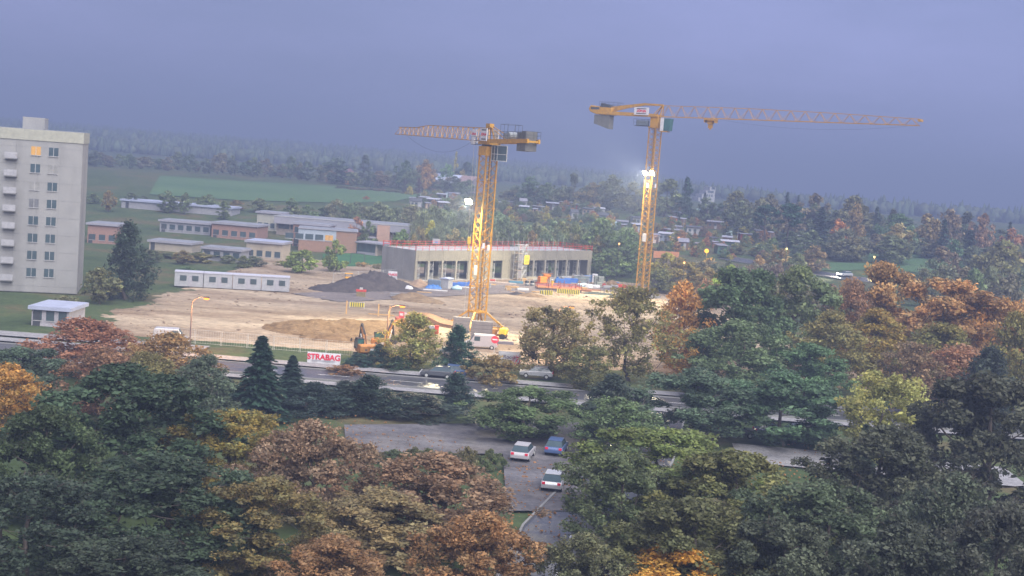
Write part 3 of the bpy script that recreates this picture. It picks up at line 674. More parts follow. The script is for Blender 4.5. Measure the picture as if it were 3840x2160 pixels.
# the far side faces the camera when the jib points away: a second board there
sgn = up1(MB().b2(-1.9, 0.2, 1.5, 1.6, 0.3, 2.3), 'name_board', WHT)
up1(MB().b2(-1.6, -0.1, 1.605, 1.62, 1.95, 2.12), 'board_bar', BLK); up1(MB().b2(-1.6, -0.1, 1.605, 1.62, 0.48, 0.65), 'board_bar', BLK)
text_obj('ZÜBLIN', 0.5, REDP, cr1, Vector((-math.cos(ang) * 0.85 - math.sin(ang) * 1.63, -math.sin(ang) * 0.85 + math.cos(ang) * 1.63, zj + 1.3)), (R(90), 0, ang + math.pi), bold=0.05)
sgn = up1(MB().b2(3.2, 5.0, 0.72, 0.78, 0.5, 2.1), 'name_board', WHT)
text_obj('ZÜBLIN', 0.42, REDP, cr1, Vector((math.cos(ang) * 4.1 - math.sin(ang) * 0.8, math.sin(ang) * 4.1 + math.cos(ang) * 0.8, zj + 1.35)), (R(90), 0, ang + math.pi), bold=0.05)
# operator cab hangs below the counter-jib side
cab = up1(MB().b2(-3.6, -1.7, -1.35, 0.35, -2.7, -0.35), 'cab', GLS)
mb = MB()
for x in (-3.62, -2.65, -1.68):
    for y in (-1.37, 0.37): mb.tube((x, y, -2.75), (x, y, -0.3), 0.06, 4)
for z in (-2.75, -1.7, -0.32):
    mb.tube((-3.62, -1.37, z), (-1.68, -1.37, z), 0.06, 4); mb.tube((-3.62, 0.37, z), (-1.68, 0.37, z), 0.06, 4); mb.tube((-3.62, -1.37, z), (-3.62, 0.37, z), 0.06, 4); mb.tube((-1.68, -1.37, z), (-1.68, 0.37, z), 0.06, 4)
up1(mb, 'cab_frame', STL)
mb = MB(); rail_box(mb, 1.4, 3.2, 0.8, 1.7, -0.3, 1.2); mb.b2(1.4, 3.2, 0.8, 1.7, -0.4, -0.3); up1(mb, 'service_platform', DRK)
# trolley, ropes and hook
trx = 4.6; hx = Vector((math.cos(ang) * trx, math.sin(ang) * trx, 0))
up1(MB().b2(trx - 0.8, trx + 0.8, -0.75, 0.75, 0.0, 0.18).b2(trx - 0.6, trx + 0.2, 0.5, 0.8, -0.4, 0.9), 'trolley', WHT)
hk = at(1737, 905, b0.y + hx.y).z
mb = MB()
for s in (-0.32, 0.32):
    for t_ in (-0.05, 0.05): mb.tube((hx.x + s, hx.y, zj + 0.1), (hx.x + s * 0.6, hx.y + t_, hk + 0.3), 0.022, 4)
mb.build('hoist_rope', mat('rope_pale', (0.5, 0.48, 0.4)), cr1)
mb = MB(); mb.box((hx.x, hx.y, hk), (0.55, 0.35, 0.9)); mb.tube((hx.x - 0.25, hx.y, hk + 0.5), (hx.x + 0.25, hx.y, hk + 0.5), 0.25, 10); mb.tube((hx.x, hx.y, hk - 0.45), (hx.x, hx.y, hk - 1.1), 0.12, 6)
mb.path([(hx.x, hx.y, hk - 1.05), (hx.x + 0.25, hx.y, hk - 1.3), (hx.x + 0.1, hx.y, hk - 1.6), (hx.x - 0.2, hx.y, hk - 1.45)], 0.09, 6); mb.build('hook_block', YLW, cr1)
mb = MB(); mb.tube((hx.x, hx.y, hk - 1.5), (hx.x, hx.y, 1.4), 0.03, 4); mb.build('chain_sling', STL, cr1)
lp = at(1757, 756, b0.y - 0.6); lv = lp - Vector((b0.x, b0.y, 0.1))
mb = MB(); mb.tube((-1.2, 0, lv.z - 0.1), (lv.x, lv.y + 0.4, lv.z - 0.1), 0.07, 4); mb.build('lamp_arm', YEL, cr1)
flood(cr1, lv, (-0.25, -0.8, -0.62), 12500)
# slack cable below the jib
mb = MB(); pts = []
for i in range(13):
    u = i / 12; x = 6 + (JL - 9) * u; pts.append((math.cos(ang) * x, math.sin(ang) * x, zj + 0.1 + tilt * x - 2.6 * (1 - (2 * u - 1) ** 2) * (1 - 0.2 * u)))
mb.path(pts, 0.018, 4); mb.build('slack_rope', DRK, cr1)

# ---------------- far crane
b1 = G(2405, 1115, 0)
cr2 = empty('tower_crane', (b1.x, b1.y, 0.1), 0, 'farther yellow tower crane with two floodlights and jib reaching right', 'crane', 'yellow tower cranes over the site')
ztop2 = 37.4; ns = 11; hs = (ztop2 - 0.4) / ns; MR2 = R(45)
o = MB().box((0, 0, 0.2), (6, 6, 0.5)).build('base_slab', CON, cr2); o.rotation_euler = (0, 0, MR2)
m0 = lattice_section(1.9, hs, 3, 0.19, 0.04).build('mast_section', YEL, cr2, (0, 0, 0.4)); m0.rotation_euler = (0, 0, MR2)
for i in range(1, ns): inst(m0, 'mast_section', cr2, (0, 0, 0.4 + hs * i))
mb = MB(); ladder(mb, -0.3, 0.3, 0.5, ztop2); o = mb.build('ladder', DRK, cr2); o.rotation_euler = (0, 0, MR2)
mb = MB(); mb.box((-1.02, -0.3, 13.2), (0.05, 1.1, 1.8)); o = mb.build('notice_board', WHT, cr2); o.rotation_euler = (0, 0, MR2)
for yy in (-0.4, 0.4):
    o = MB().box((-1.02 if yy < 0 else 0.4, -1.02 if yy > 0 else 0.1, 24.6), (0.5 if yy > 0 else 0.05, 0.05 if yy > 0 else 0.5, 0.9)).build('mast_plate', WHT, cr2); o.rotation_euler = (0, 0, MR2)
tip2 = at(3446, 471, 262); dxy = Vector((tip2.x - b1.x, tip2.y - b1.y)); an2 = math.atan2(dxy.y, dxy.x); JL2 = dxy.length - 1.2
zj2 = at(2480, 438, b1.y).z - 0.1; tl2 = math.atan2(tip2.z - 0.1 - zj2, JL2)
def up2(mbx, name, material, tl=0.0, dz=0.0, bevel=0.0):
    o = mbx.build(name, material, cr2, (0, 0, zj2 + dz), bevel=bevel); o.rotation_euler = (0, -tl, an2); return o
def hj2(x): return float(np.interp(x, [0, 20, 38, JL2], [2.4, 2.3, 1.9, 1.25]))
sec = truss_jib(JL2, 18, 1.5, hj2, 0.085, 0.05)
for k in range(6):
    o = sec(k * 3, k * 3 + 3).build('jib_section', YEL, cr2, (math.cos(an2) * 1.2, math.sin(an2) * 1.2, zj2)); o.rotation_euler = (0, -tl2, an2)
up2(MB().b2(JL2 + 1.1, JL2 + 1.7, -0.85, 0.85, 0.75, 1.2), 'jib_end', YEL, tl2)
mb = MB(); mb.b2(-1.0, 1.0, -0.9, 0.9, -2.3, 0.2); mb.b2(-1.3, 1.3, -1.2, 1.2, -2.55, -2.3); up2(mb, 'slewing_tower', YEL, bevel=0.1)
mb = MB()
for s in (-1, 1):
    mb.tube((1.2, s * 0.7, 0.1), (1.5, s * 0.1, 2.45), 0.13, 4); mb.tube((-0.6, s * 0.7, 0.1), (1.3, s * 0.1, 2.45), 0.12, 4)
up2(mb, 'tower_head', YEL)
mb = MB()
for s in (-1, 1):
    y0 = s * 1.0 - 0.16
    mb.prism([(0.8, y0, -0.15), (-11.5, y0, -0.15), (-11.5, y0, 0.6), (0.8, y0, 0.45)], (0, 0.32, 0))
mb.prism([(1.5, -0.3, 2.3), (-3, -0.3, 2.25), (-7, -0.3, 1.55), (-11, -0.3, 0.55), (-11.4, -0.3, 1.6), (-7.6, -0.3, 2.15), (-3, -0.3, 2.75), (1.5, -0.3, 2.65)], (0, 0.6, 0))
up2(mb, 'counter_jib', YEL)
mb = MB(); mb.prism([(-10.6, -1.25, -0.25), (-14.5, -1.25, -0.2), (-16.2, -1.25, 0.35), (-16.5, -1.25, 1.0), (-16.1, -1.25, 1.75), (-10.6, -1.25, 1.35)], (0, 2.5, 0)); up2(mb, 'machinery_housing', YEL, bevel=0.15)
mb = MB(); mb.b2(-13.6, -11.2, -1.27, 1.27, 1.45, 1.75); mb.b2(-15.9, -13.7, -1.28, 1.28, 0.85, 1.35); 
for i in range(9): mb.b2(-13.4 + i * 0.25, -13.3 + i * 0.25, -1.2, 1.2, 1.7, 2.35 - 0.06 * i)
up2(mb, 'ventilation_fins', DRK)
mb = MB(); rail_box(mb, -13.8, -9.2, -1.3, 1.3, 1.5, 1.1); up2(mb, 'railing', DRK)
mb = MB()
for k in range(4): mb.prism([(-15.0 + k * 0.98, -1.0, -0.3), (-14.06 + k * 0.98, -1.0, -0.3), (-14.06 + k * 0.98, -1.0, -2.5 - 0.28 * k), (-15.0 + k * 0.98, -1.0, -2.3 - 0.28 * k)], (0, 2.0, 0))
up2(mb, 'counterweight', mat('dark_concrete', (0.12, 0.12, 0.115), 0.9, 0.15, 1))
up2(MB().b2(-4.9, -1.3, -1.32, -1.22, 0.1, 1.75), 'name_board', WHT)
up2(MB().b2(-4.3, -1.9, -1.345, -1.325, 1.38, 1.54), 'board_bar', BLK); up2(MB().b2(-4.3, -1.9, -1.345, -1.325, 0.32, 0.48), 'board_bar', BLK)
text_obj('ZÜBLIN', 0.66, REDP, cr2, Vector((math.cos(an2) * -3.1 + math.sin(an2) * 1.36, math.sin(an2) * -3.1 - math.cos(an2) * 1.36, zj2 + 0.93)), (R(90), 0, an2), bold=0.05)
cabo = up2(MB().b2(1.9, 2.7, -1.6, -0.1, -3.1, -0.3), 'cab', WHT)
up2(MB().prism([(2.72, -1.58, -0.35), (4.3, -1.58, -0.4), (4.1, -1.58, -3.0), (2.72, -1.58, -3.05)], (0, 1.46, 0)), 'cab_window', PANE)
up2(MB().b2(1.6, 3.6, -1.7, 0.0, -3.3, -3.1), 'cab_floor', YEL)
mb = MB(); mb.b2(-4.6, -1.0, -1.2, 0.2, -2.3, -2.15); rail_box(mb, -4.9, -1.0, -1.2, 0.2, -2.2, 1.4); up2(mb, 'service_platform', DRK)
up2(MB().b2(-4.3, -1.6, -0.9, 0.0, -2.1, -1.0), 'switch_cabinet', mat('cabinet_grey', (0.16, 0.19, 0.22)))
tx = 13.0; hp = Vector((math.cos(an2) * tx, math.sin(an2) * tx, zj2 + tl2 * tx))
mb = MB(); mb.box((hp.x, hp.y, hp.z - 0.35), (2.6, 1.5, 0.3), an2); mb.box((hp.x, hp.y, hp.z - 0.8), (1.2, 0.8, 0.9), an2)
for s in (-1.2, 1.2): mb.box((hp.x + math.cos(an2) * s, hp.y + math.sin(an2) * s, hp.z - 0.5), (0.1, 1.6, 0.9), an2)
mb.build('trolley', YEL, cr2)
mb = MB(); mb.box((hp.x, hp.y, hp.z - 1.7), (0.9, 0.5, 0.8), an2); mb.tube((hp.x, hp.y, hp.z - 1.3), (hp.x, hp.y, hp.z - 2.4), 0.22, 8); mb.build('hook_block', YEL, cr2)
mb = MB(); pts = []
for i in range(13):
    u = i / 12; x = 15 + (JL2 - 16) * u; pts.append((math.cos(an2) * x, math.sin(an2) * x, zj2 + tl2 * x - 0.2 - 1.3 * (1 - (2 * u - 1) ** 2)))
mb.path(pts, 0.018, 4); mb.build('slack_rope', DRK, cr2)
for px in (2418, 2446):
    lp = at(px, 649, b1.y - 1.7); lv = lp - Vector((b1.x, b1.y, 0.1)); flood(cr2, lv, (-0.72, -0.5, -0.48), 12500)
mb = MB(); lz = at(2432, 655, b1.y - 1.5).z - 0.1; mb.tube((-1.9, -1.0, lz), (0.1, -1.35, lz), 0.07, 4); mb.build('lamp_arm', YEL, cr2)
# ================================================================ the concrete hall
def proj(p):
    v = Vector(p) - Vector((0, 0, CAMZ)); k = v.dot(FWD)
    return W0 / 2 + FPX * v.dot(CR) / k, H0 / 2 - FPX * v.dot(CU) / k
C0 = G(1553, 1056, 0); C1 = G(2214, 1041, 0)
hd = Vector((C1.x - C0.x, C1.y - C0.y, 0)); HL = hd.length; hd.normalize(); hang = math.atan2(hd.y, hd.x)
HZ, OZ, HD = 6.75, 4.4, 11.0
def par(px, z=3.0):
    a, b = 0.0, HL
    for _ in range(40):
        m_ = (a + b) / 2
        if proj(C0 + hd * m_ + Vector((0, 0, z)))[0] < px: a = m_
        else: b = m_
    return a
zx = lambda q: par(q / 2.576 + 1240)
hall = empty('concrete_hall', (C0.x, C0.y, 0.08), hang, 'long flat-roofed concrete hall shell with red roof railings', 'building')
FL = mat('concrete_floor', (0.34, 0.32, 0.29), 0.9, 0.2, 0.4)
cols = [945, 1079, 1212]; cols2 = [1960, 2072, 2175, 2280, 2388]
MB().b2(-0.1, HL + 0.1, -0.3, HD + 0.1, 0.0, 0.12).build('floor_slab', FL, hall)
# front: fascia panels with open joints, piers and columns
edges = [0.0, zx(838)] + [zx(c) for c in cols] + [zx(1328), zx(1448), zx(1565), zx(1657), zx(1722), zx(1876)] + [zx(c) for c in cols2] + [zx(2482), HL]
for a, b in zip(edges, edges[1:]):
    MB().b2(a + 0.02, b - 0.02, -0.02 + random.uniform(-0.012, 0.012), 0.28, OZ, HZ).build('fascia_panel', CONW, hall)
for a, b in ((0.0, zx(838)), (zx(1328), zx(1448)), (zx(1448), zx(1565)), (zx(1657), zx(1722)), (zx(1722), zx(1876)), (zx(2482), HL)):
    MB().b2(a + 0.025, b - 0.025, random.uniform(-0.01, 0.01), 0.27, 0.12, OZ - 0.02).build('wall_panel', CONW, hall)
for c in cols + cols2:
    x = zx(c); MB().b2(x - 0.17, x + 0.17, -0.06, 0.30, 0.12, OZ - 0.3).b2(x - 0.26, x + 0.26, -0.06, 0.36, OZ - 0.3, OZ - 0.003).build('column', mat('pale_column', (0.30, 0.285, 0.235), 0.85, 0.1, 0.8), hall)
for k in range(3):                                             # left gable
    y0 = 0.3 + k * (HD - 0.3) / 3; MB().b2(-0.02, 0.26, y0 + 0.03, y0 + (HD - 0.3) / 3 - 0.03, 0.12, HZ).build('wall_panel', CON, hall)
for k in range(3):
    y0 = 0.3 + k * (HD - 0.3) / 3; MB().b2(HL - 0.26, HL + 0.02, y0 + 0.03, y0 + (HD - 0.3) / 3 - 0.03, 0.12, HZ).build('wall_panel', CON, hall)
nb = 14
for k in range(nb): MB().b2(HL * k / nb + 0.3, HL * (k + 1) / nb + 0.27 - (0.6 if k == nb - 1 else 0), HD - 0.27, HD, (2.6 if k % 3 else 0.12), HZ).build('wall_panel', CON, hall)
MB().b2(0.27, HL - 0.27, 0.29, HD - 0.28, HZ - 0.55, HZ - 0.2).build('roof_slab', mat('roof_concrete', (0.36, 0.36, 0.37), 0.8, 0.12, 0.3, dirt=0.2), hall)
for k in range(12):
    x = HL * (k + 0.5) / 12; MB().b2(x - 0.2, x + 0.2, 0.3, HD - 0.3, HZ - 1.25, HZ - 0.56).build('roof_beam', CON, hall)
# red railings round the roof
RP = {}
def railing(p0, p1, n):
    p0, p1 = Vector(p0), Vector(p1); mb = MB(); d = (p1 - p0)
    if 'post' not in RP: RP['post'] = MB().b2(-0.04, 0.04, -0.04, 0.04, 0, 1.25).build('rail_post', REDR, hall, p0)
    for i in range(n + 1): inst(RP['post'], 'rail_post', hall, p0 + d * (i / n))
    for z in (0.55, 1.08):
        mb = MB(); m_ = 12
        for i in range(m_):
            a = p0 + d * (i / m_) + Vector((0, 0, z + random.uniform(-0.03, 0.03))); b = p0 + d * ((i + 1) / m_) + Vector((0, 0, z + random.uniform(-0.03, 0.03))); mb.tube(a, b, 0.05, 4)
        mb.build('guard_rail', REDR, hall)
for (p0, p1, n) in (((0.05, 0.1, HZ), (zx(1722) - 0.3, 0.1, HZ), 15), ((zx(1876) - 2.0, 0.1, HZ), (HL - 0.05, 0.1, HZ), 12), ((0.05, HD - 0.1, HZ), (HL - 0.05, HD - 0.1, HZ), 28), ((0.05, 0.3, HZ), (0.05, HD - 0.3, HZ), 5), ((HL - 0.05, 0.3, HZ), (HL - 0.05, HD - 0.3, HZ), 5)):
    railing(p0, p1, n)
# starter bars along the right half of the roof edge
mb = MB()
for k in range(14): mb.tube((zx(1900) + k * 1.9, HD - 0.6, HZ), (zx(1900) + k * 1.9 + random.uniform(-.1, .1), HD - 0.6, HZ + 2.1), 0.035, 4)
mb.build('starter_bars', STL, hall)['kind'] = 'stuff'
hp_ = lambda x, y, z=0.0: C0 + hd * x + Vector((-hd.y, hd.x, 0)) * y + Vector((0, 0, z))
# shoring towers in the openings
def shoring(h):
    r = empty('shoring_tower', (0, 0, 0)); w = 1.15
    mb = MB()
    for x in (-w / 2, w / 2):
        for y in (-w / 2, w / 2): mb.tube((x, y, 0), (x, y, h), 0.045, 5)
    mb.build('frame_post', STL, r)
    mb = MB()
    for z in (0.3, 1.35, 2.4, 3.45, h - 0.1):
        for s in (-w / 2, w / 2): mb.tube((-w / 2, s, z), (w / 2, s, z), 0.035, 4); mb.tube((s, -w / 2, z), (s, w / 2, z), 0.035, 4)
    for z in (0.3, 2.4):
        for s in (-w / 2, w / 2): mb.tube((-w / 2, s, z), (w / 2, s, z + 1.05), 0.03, 4); mb.tube((w / 2, s, z), (-w / 2, s, z + 1.05), 0.03, 4)
    mb.build('cross_brace', STL, r)
    mb = MB().b2(-0.9, 0.9, -0.08, 0.08, h, h + 0.16); mb.build('head_beam', WOOD, r); return r
sh0 = shoring(4.3); first = True
tw = [(853, 1.2), (905, 2.6), (985, 1.0), (1042, 2.8), (1112, 1.1), (1170, 3.0), (1245, 1.2), (1590, 1.3), (1625, 2.6), (1895, 1.4), (1940, 3.0), (1992, 1.2), (2045, 3.0), (2102, 1.2), (2145, 3.2), (2205, 1.2), (2255, 3.0), (2310, 1.2), (2350, 2.8), (2420, 1.5)]
bay_n = {}
bays = [(838, 'first opening from the grey gable'), (945, 'second opening from the grey gable'), (1079, 'third opening from the grey gable'), (1212, 'fourth opening from the grey gable'), (1565, 'single tall doorway of the hall'), (1876, 'opening right of the scaffold stair'), (1960, 'second opening right of the scaffold stair'), (2072, 'third opening right of the scaffold stair'), (2175, 'fourth opening right of the scaffold stair'), (2280, 'fifth opening right of the scaffold stair'), (2388, 'last opening of the hall')]
for q, dep in tw:
    o = sh0 if first else copy_tree(sh0); first = False
    p = hp_(zx(q) + 0.25 * dep * 0, dep, 0.2); o.location = p; o.rotation_euler = (0, 0, hang)
    bn = [t_ for s_, t_ in bays if s_ <= q][-1]
    tag(o, ('galvanised shoring tower at the front of the ' if dep < 2 else 'galvanised shoring tower farther inside the ') + bn, 'shoring tower', 'shoring towers inside the hall')
# scaffold stair tower
st = empty('scaffold_stair', hp_(zx(1782), -1.6, 0.1), hang, 'scaffold stair tower with a yellow banner leaning against the hall', 'scaffold')
mb = MB(); wx, wy, hh = 3.0, 1.5, 8.4
for x in (-wx / 2, -0.2, wx / 2):
    for y in (-wy / 2, wy / 2): mb.tube((x, y, 0), (x, y, hh), 0.06, 5)
mb.build('standard', STL, st)
mb = MB()
for k in range(9):
    z = 0.25 + k * 1.0
    if z < hh:
        for y in (-wy / 2, wy / 2): mb.tube((-wx / 2, y, z), (wx / 2, y, z), 0.045, 4)
        for x in (-wx / 2, -0.2, wx / 2): mb.tube((x, -wy / 2, z), (x, wy / 2, z), 0.045, 4)
mb.build('ledger', STL, st)
for k in range(4):
    z = 0.25 + k * 2.0; MB().b2(-wx / 2, -0.25, -wy / 2, wy / 2, z, z + 0.06).build('deck', WOOD, st)
    MB().prism([(-0.1, -0.6, z), (wx / 2 - 0.1, -0.6, z + 2.0), (wx / 2 - 0.1, -0.6, z + 2.25), (-0.1, -0.6, z + 0.25)], (0, 0.5, 0)).build('stair_flight', STL, st)
for k, (z, h_, c_) in enumerate(((0.5, 1.8, 'a'), (2.8, 1.2, 'b'), (4.4, 1.6, 'a'))):
    MB().b2(-wx / 2 + 0.1, -0.3, -wy / 2 - 0.08, -wy / 2 - 0.05, z, z + h_).build('mesh_panel', mat('scaffold_net', (0.2, 0.19, 0.2), 0.9), st)
yb = MB().b2(0.3, 2.05, -wy / 2 - 0.14, -wy / 2 - 0.10, 3.7, 5.9).build('banner', YLW, st)
for z in (5.35, 5.05, 4.35, 4.05): MB().b2(0.65, 1.75, -wy / 2 - 0.16, -wy / 2 - 0.145, z, z + 0.17).build('printed_line', mat('banner_print', (0.38, 0.28, 0.06)), st)
mb = MB(); rail_box(mb, -1.5, 1.5, -0.75, 0.75, hh - 1.2, 1.1); mb.build('top_railing', STL, st)
# ================================================================ things on the site
def mound(name, lobes, material, label, cat='heap', res=0.4, rough=0.16, seed=3):
    x0 = min(c.x - rx for c, rx, ry, h in lobes); x1 = max(c.x + rx for c, rx, ry, h in lobes); y0 = min(c.y - ry for c, rx, ry, h in lobes); y1 = max(c.y + ry for c, rx, ry, h in lobes)
    xs = np.arange(x0, x1 + res, res); ys = np.arange(y0, y1 + res, res); X, Y = np.meshgrid(xs, ys); Z = np.full_like(X, -0.25)
    for k, (c, rx, ry, h) in enumerate(lobes):
        n = fbm(X * 2.2, Y * 2.2, seed + k) * 0.7 + 0.9 * fbm(X * 6.5, Y * 6.5, seed + k + 40) + 0.25 * np.random.default_rng(seed + k).normal(size=X.shape); q = np.sqrt(((X - c.x) / rx) ** 2 + ((Y - c.y) / ry) ** 2) * (1 + 0.16 * fbm(X * 1.1, Y * 1.1, seed + 9 + k))
        Z = np.maximum(Z, h * np.clip(1 - q, 0, 1) ** 0.85 * (1 + 0.12 * n) + rough * n * (q < 1) - 0.25 * (q >= 0.98))
    Z = Z + 0.05; v = np.stack([X.ravel(), Y.ravel(), Z.ravel()], 1); nx, ny = len(xs), len(ys); i = np.arange(nx * ny).reshape(ny, nx)
    f = np.stack([i[:-1, :-1].ravel(), i[:-1, 1:].ravel(), i[1:, 1:].ravel(), i[1:, :-1].ravel()], 1)
    keep = (v[f][:, :, 2] > -0.19).any(1); f = f[keep]
    me = bpy.data.meshes.new(name); me.from_pydata(v.tolist(), [], f.tolist()); me.materials.append(material); me.shade_smooth()
    o = bpy.data.objects.new(name, me); COL.objects.link(o); return tag(o, label, cat)
BSOIL = ground_mat('black_topsoil', [(0.3, (0.045, 0.040, 0.042)), (0.6, (0.075, 0.066, 0.066)), (0.75, (0.10, 0.085, 0.075))], 0.8, bump=0.8, fine=3)
ESOIL = ground_mat('yellow_subsoil', [(0.3, (0.105, 0.066, 0.032)), (0.5, (0.19, 0.125, 0.066)), (0.7, (0.255, 0.18, 0.105))], 0.7, bump=0.9, fine=2)
TSOIL = ground_mat('tan_sand_heap', [(0.3, (0.165, 0.11, 0.06)), (0.6, (0.235, 0.17, 0.105)), (0.75, (0.29, 0.22, 0.145))], 0.7, bump=0.7, fine=2)
P = lambda px, py: G(px, py, 0.0)
mound('topsoil_heap', [(P(1405, 1082), 8.6, 6.0, 3.7), (P(1335, 1086), 6.0, 5, 2.6), (P(1265, 1090), 6.0, 4.5, 1.7), (P(1500, 1090), 4.6, 3.4, 1.9)], BSOIL, 'long heap of black topsoil before the site fence')
mound('spoil_heap', [(P(1300, 1232), 8.0, 8.0, 1.35), (P(1430, 1230), 7.0, 7.0, 1.2), (P(1180, 1234), 7.5, 8.0, 1.4), (P(1365, 1236), 6.0, 6.0, 1.3), (P(1530, 1240), 5.0, 6.0, 0.9)], ESOIL, 'yellow-brown spoil bank behind the excavators')
mound('spoil_heap', [(P(1260, 1275), 6.0, 2.6, 0.9)], ESOIL, 'low yellow spoil strip left of the excavators', seed=12)
mound('sand_heap', [(P(1545, 1124), 4.4, 3.4, 1.5), (P(1590, 1132), 4.2, 3.0, 0.9)], TSOIL, 'tan sand heap with a white sack on top')
mound('earth_heap', [(P(1570, 1074), 2.6, 2.2, 1.7)], mat('brown_earth', (0.26, 0.18, 0.12), 0.95, 0.25, 1.5, bump=0.6), 'small brown earth heap before the grey gable', seed=21)
mound('tar_heap', [(P(1938, 1107), 1.7, 1.3, 0.75)], BSOIL, 'small black heap near the striped barriers', seed=23)
mound('earth_heap', [(P(1985, 1112), 3.4, 1.6, 0.8)], TSOIL, 'low earth ridge beside the small black heap', seed=24)
mound('sand_heap', [(P(2292, 1073), 2.3, 1.8, 1.7)], ESOIL, 'brown sand cone near the far crane', seed=25)
mound('rubble_heap', [(P(2318, 1120), 3.0, 1.6, 1.1), (P(2250, 1106), 4.5, 1.0, 0.7)], mat('dark_rubble', (0.05, 0.06, 0.055), 0.95, 0.6, 3, bump=1), 'dark heap of nets and rubble near the far crane foot', seed=26, res=0.3, rough=0.07)

def obj1(mb, name, material, loc, rz, label, cat, group=None, bevel=0.0):
    o = mb.build(name, material, None, loc, bevel=bevel); o.rotation_euler = (0, 0, rz); return tag(o, label, cat, group)
# fence with banners
fz = [G(1248 + k * 47, 1060 - k * 3.2, 0) for k in range(6)]
for k, (a, b) in enumerate(zip(fz, fz[1:])):
    d = b - a; r = empty('fence_panel', (a.x, a.y, 0), math.atan2(d.y, d.x), ['mesh fence panel at the left end behind the black heap', 'second mesh fence panel behind the black heap', 'third mesh fence panel behind the black heap', 'mesh fence panel left of the wide white banner', 'mesh fence panel beside the hall gable'][k], 'fence', 'mesh fence panels behind the black heap')
    for x in (0.03, d.length - 0.03): MB().tube((x, 0, 0), (x, 0, 2.05), 0.035, 5).build('post', STL, r)
    mb = MB(); mb.tube((0, 0, 2.0), (d.length, 0, 2.0), 0.025, 4); mb.tube((0, 0, 0.15), (d.length, 0, 0.15), 0.025, 4)
    for i in range(12): mb.tube((d.length * i / 12, 0, 0.15), (d.length * i / 12, 0, 2.0), 0.012, 3)
    mb.build('mesh_infill', STL, r); MB().b2(-0.35, 0.35, -0.12, 0.12, 0, 0.13).build('foot', CON, r)
def banner(px0, px1, py0, py1, d, txt, col, size, label, mirror=False, bars=False, grey=None):
    a = at(px0, py1, d); b = at(px1, py1, d); top = at(px0, py0, d).z; w = (b - a).length; zb = min(a.z, b.z); h = top - zb
    ang = math.atan2(b.y - a.y, b.x - a.x); mid = (a + b) / 2
    r = empty('banner', (mid.x, mid.y, zb), ang, label, 'banner', 'white company banners')
    n = 10; mb = MB()
    for i in range(n):
        x0, x1 = -w / 2 + w * i / n, -w / 2 + w * (i + 1) / n; f = lambda x: 0.05 * math.sin(x * 3.1)
        mb.quad((x0, f(x0), 0), (x1, f(x1), 0), (x1, f(x1) * .4, h), (x0, f(x0) * .4, h))
    s = mb.build('sheet', WHT, r); m_ = s.modifiers.new('s', 'SOLIDIFY'); m_.thickness = 0.02
    text_obj(txt, size, col, r, (0, -0.09, h * (0.55 if not grey else 0.6)), (R(90), 0, 0), mirror=mirror, bold=0.03)
    if bars:
        MB().b2(-w * .32, w * .32, -0.095, -0.085, h * .84, h * .89).build('bar', BLK, r); MB().b2(-w * .32, w * .32, -0.095, -0.085, h * .2, h * .25).build('bar', BLK, r)
    if grey: MB().b2(-w * .36, w * .36, -0.095, -0.085, h * .26, h * .34).build('small_print', mat('grey_print', (0.3, 0.31, 0.34)), r)
    for x in (-w / 2, w / 2): MB().tube((x, 0.03, -zb + 0.05), (x, 0.03, h + 0.05), 0.04, 5).build('post', STL, r)
    return r
banner(1384, 1433, 1019, 1040, 279, 'STRABAG', REDP, 0.62, 'wide white banner with mirrored red lettering behind the black heap', True, True)
banner(1455, 1488, 1016, 1047, 277, 'ZÜBLIN', REDP, 0.56, 'tall white banner with mirrored red lettering at the grey gable', True, False, True)
banner(1152, 1275, 1318, 1362, 170.5, 'STRABAG', REDP, 1.0, 'white street-side banner with big red letters left of the excavators', False, False, True)
bb = banner(1868, 1950, 1315, 1362, 178, 'Roost', mat('faded_print', (0.16, 0.13, 0.17)), 0.7, 'white painted banner with a red rosette on the street fence')
mb = MB(); mb.lathe((0, 0, 0), [(0.56, 0), (0.56, 0.02), (0.4, 0.02), (0.4, 0)], 18); o = mb.build('rosette', REDP, bb, (0.95, -0.07, 0.55)); o.rotation_euler = (R(90), 0, 0)
mb = MB()
for k in range(12): mb.tube((0.60 * math.cos(k * .524), 0.60 * math.sin(k * .524), 0.01), (0.78 * math.cos(k * .524), 0.78 * math.sin(k * .524), 0.01), 0.045, 4)
mb.tube((-0.1, -0.25, 0.02), (0.15, 0.25, 0.02), 0.1, 4); o = mb.build('rosette_rays', REDP, bb, (0.95, -0.075, 0.55)); o.rotation_euler = (R(90), 0, 0)

# striped barriers
def stripes(name, c1, c2, sc):
    m = bpy.data.materials.new(name); m.use_nodes = True; t = m.node_tree; t.nodes.clear(); l = t.links.new
    o = t.nodes.new('ShaderNodeOutputMaterial'); p = t.nodes.new('ShaderNodeBsdfPrincipled'); p.inputs['Roughness'].default_value = 0.6
    tc = t.nodes.new('ShaderNodeTexCoord'); w = t.nodes.new('ShaderNodeTexWave'); w.wave_type = 'BANDS'; w.bands_direction = 'X'; w.inputs['Scale'].default_value = sc
    r = t.nodes.new('ShaderNodeValToRGB'); r.color_ramp.interpolation = 'CONSTANT'; r.color_ramp.elements[0].color = (*c1, 1); r.color_ramp.elements[1].position = 0.5; r.color_ramp.elements[1].color = (*c2, 1)
    l(tc.outputs['Object'], w.inputs['Vector']); l(w.outputs['Fac'], r.inputs['Fac']); l(r.outputs['Color'], p.inputs['Base Color']); l(p.outputs['BSDF'], o.inputs['Surface']); return m
YB = stripes('yellow_black_bands', (0.62, 0.52, 0.05), (0.05, 0.06, 0.05), 0.8)
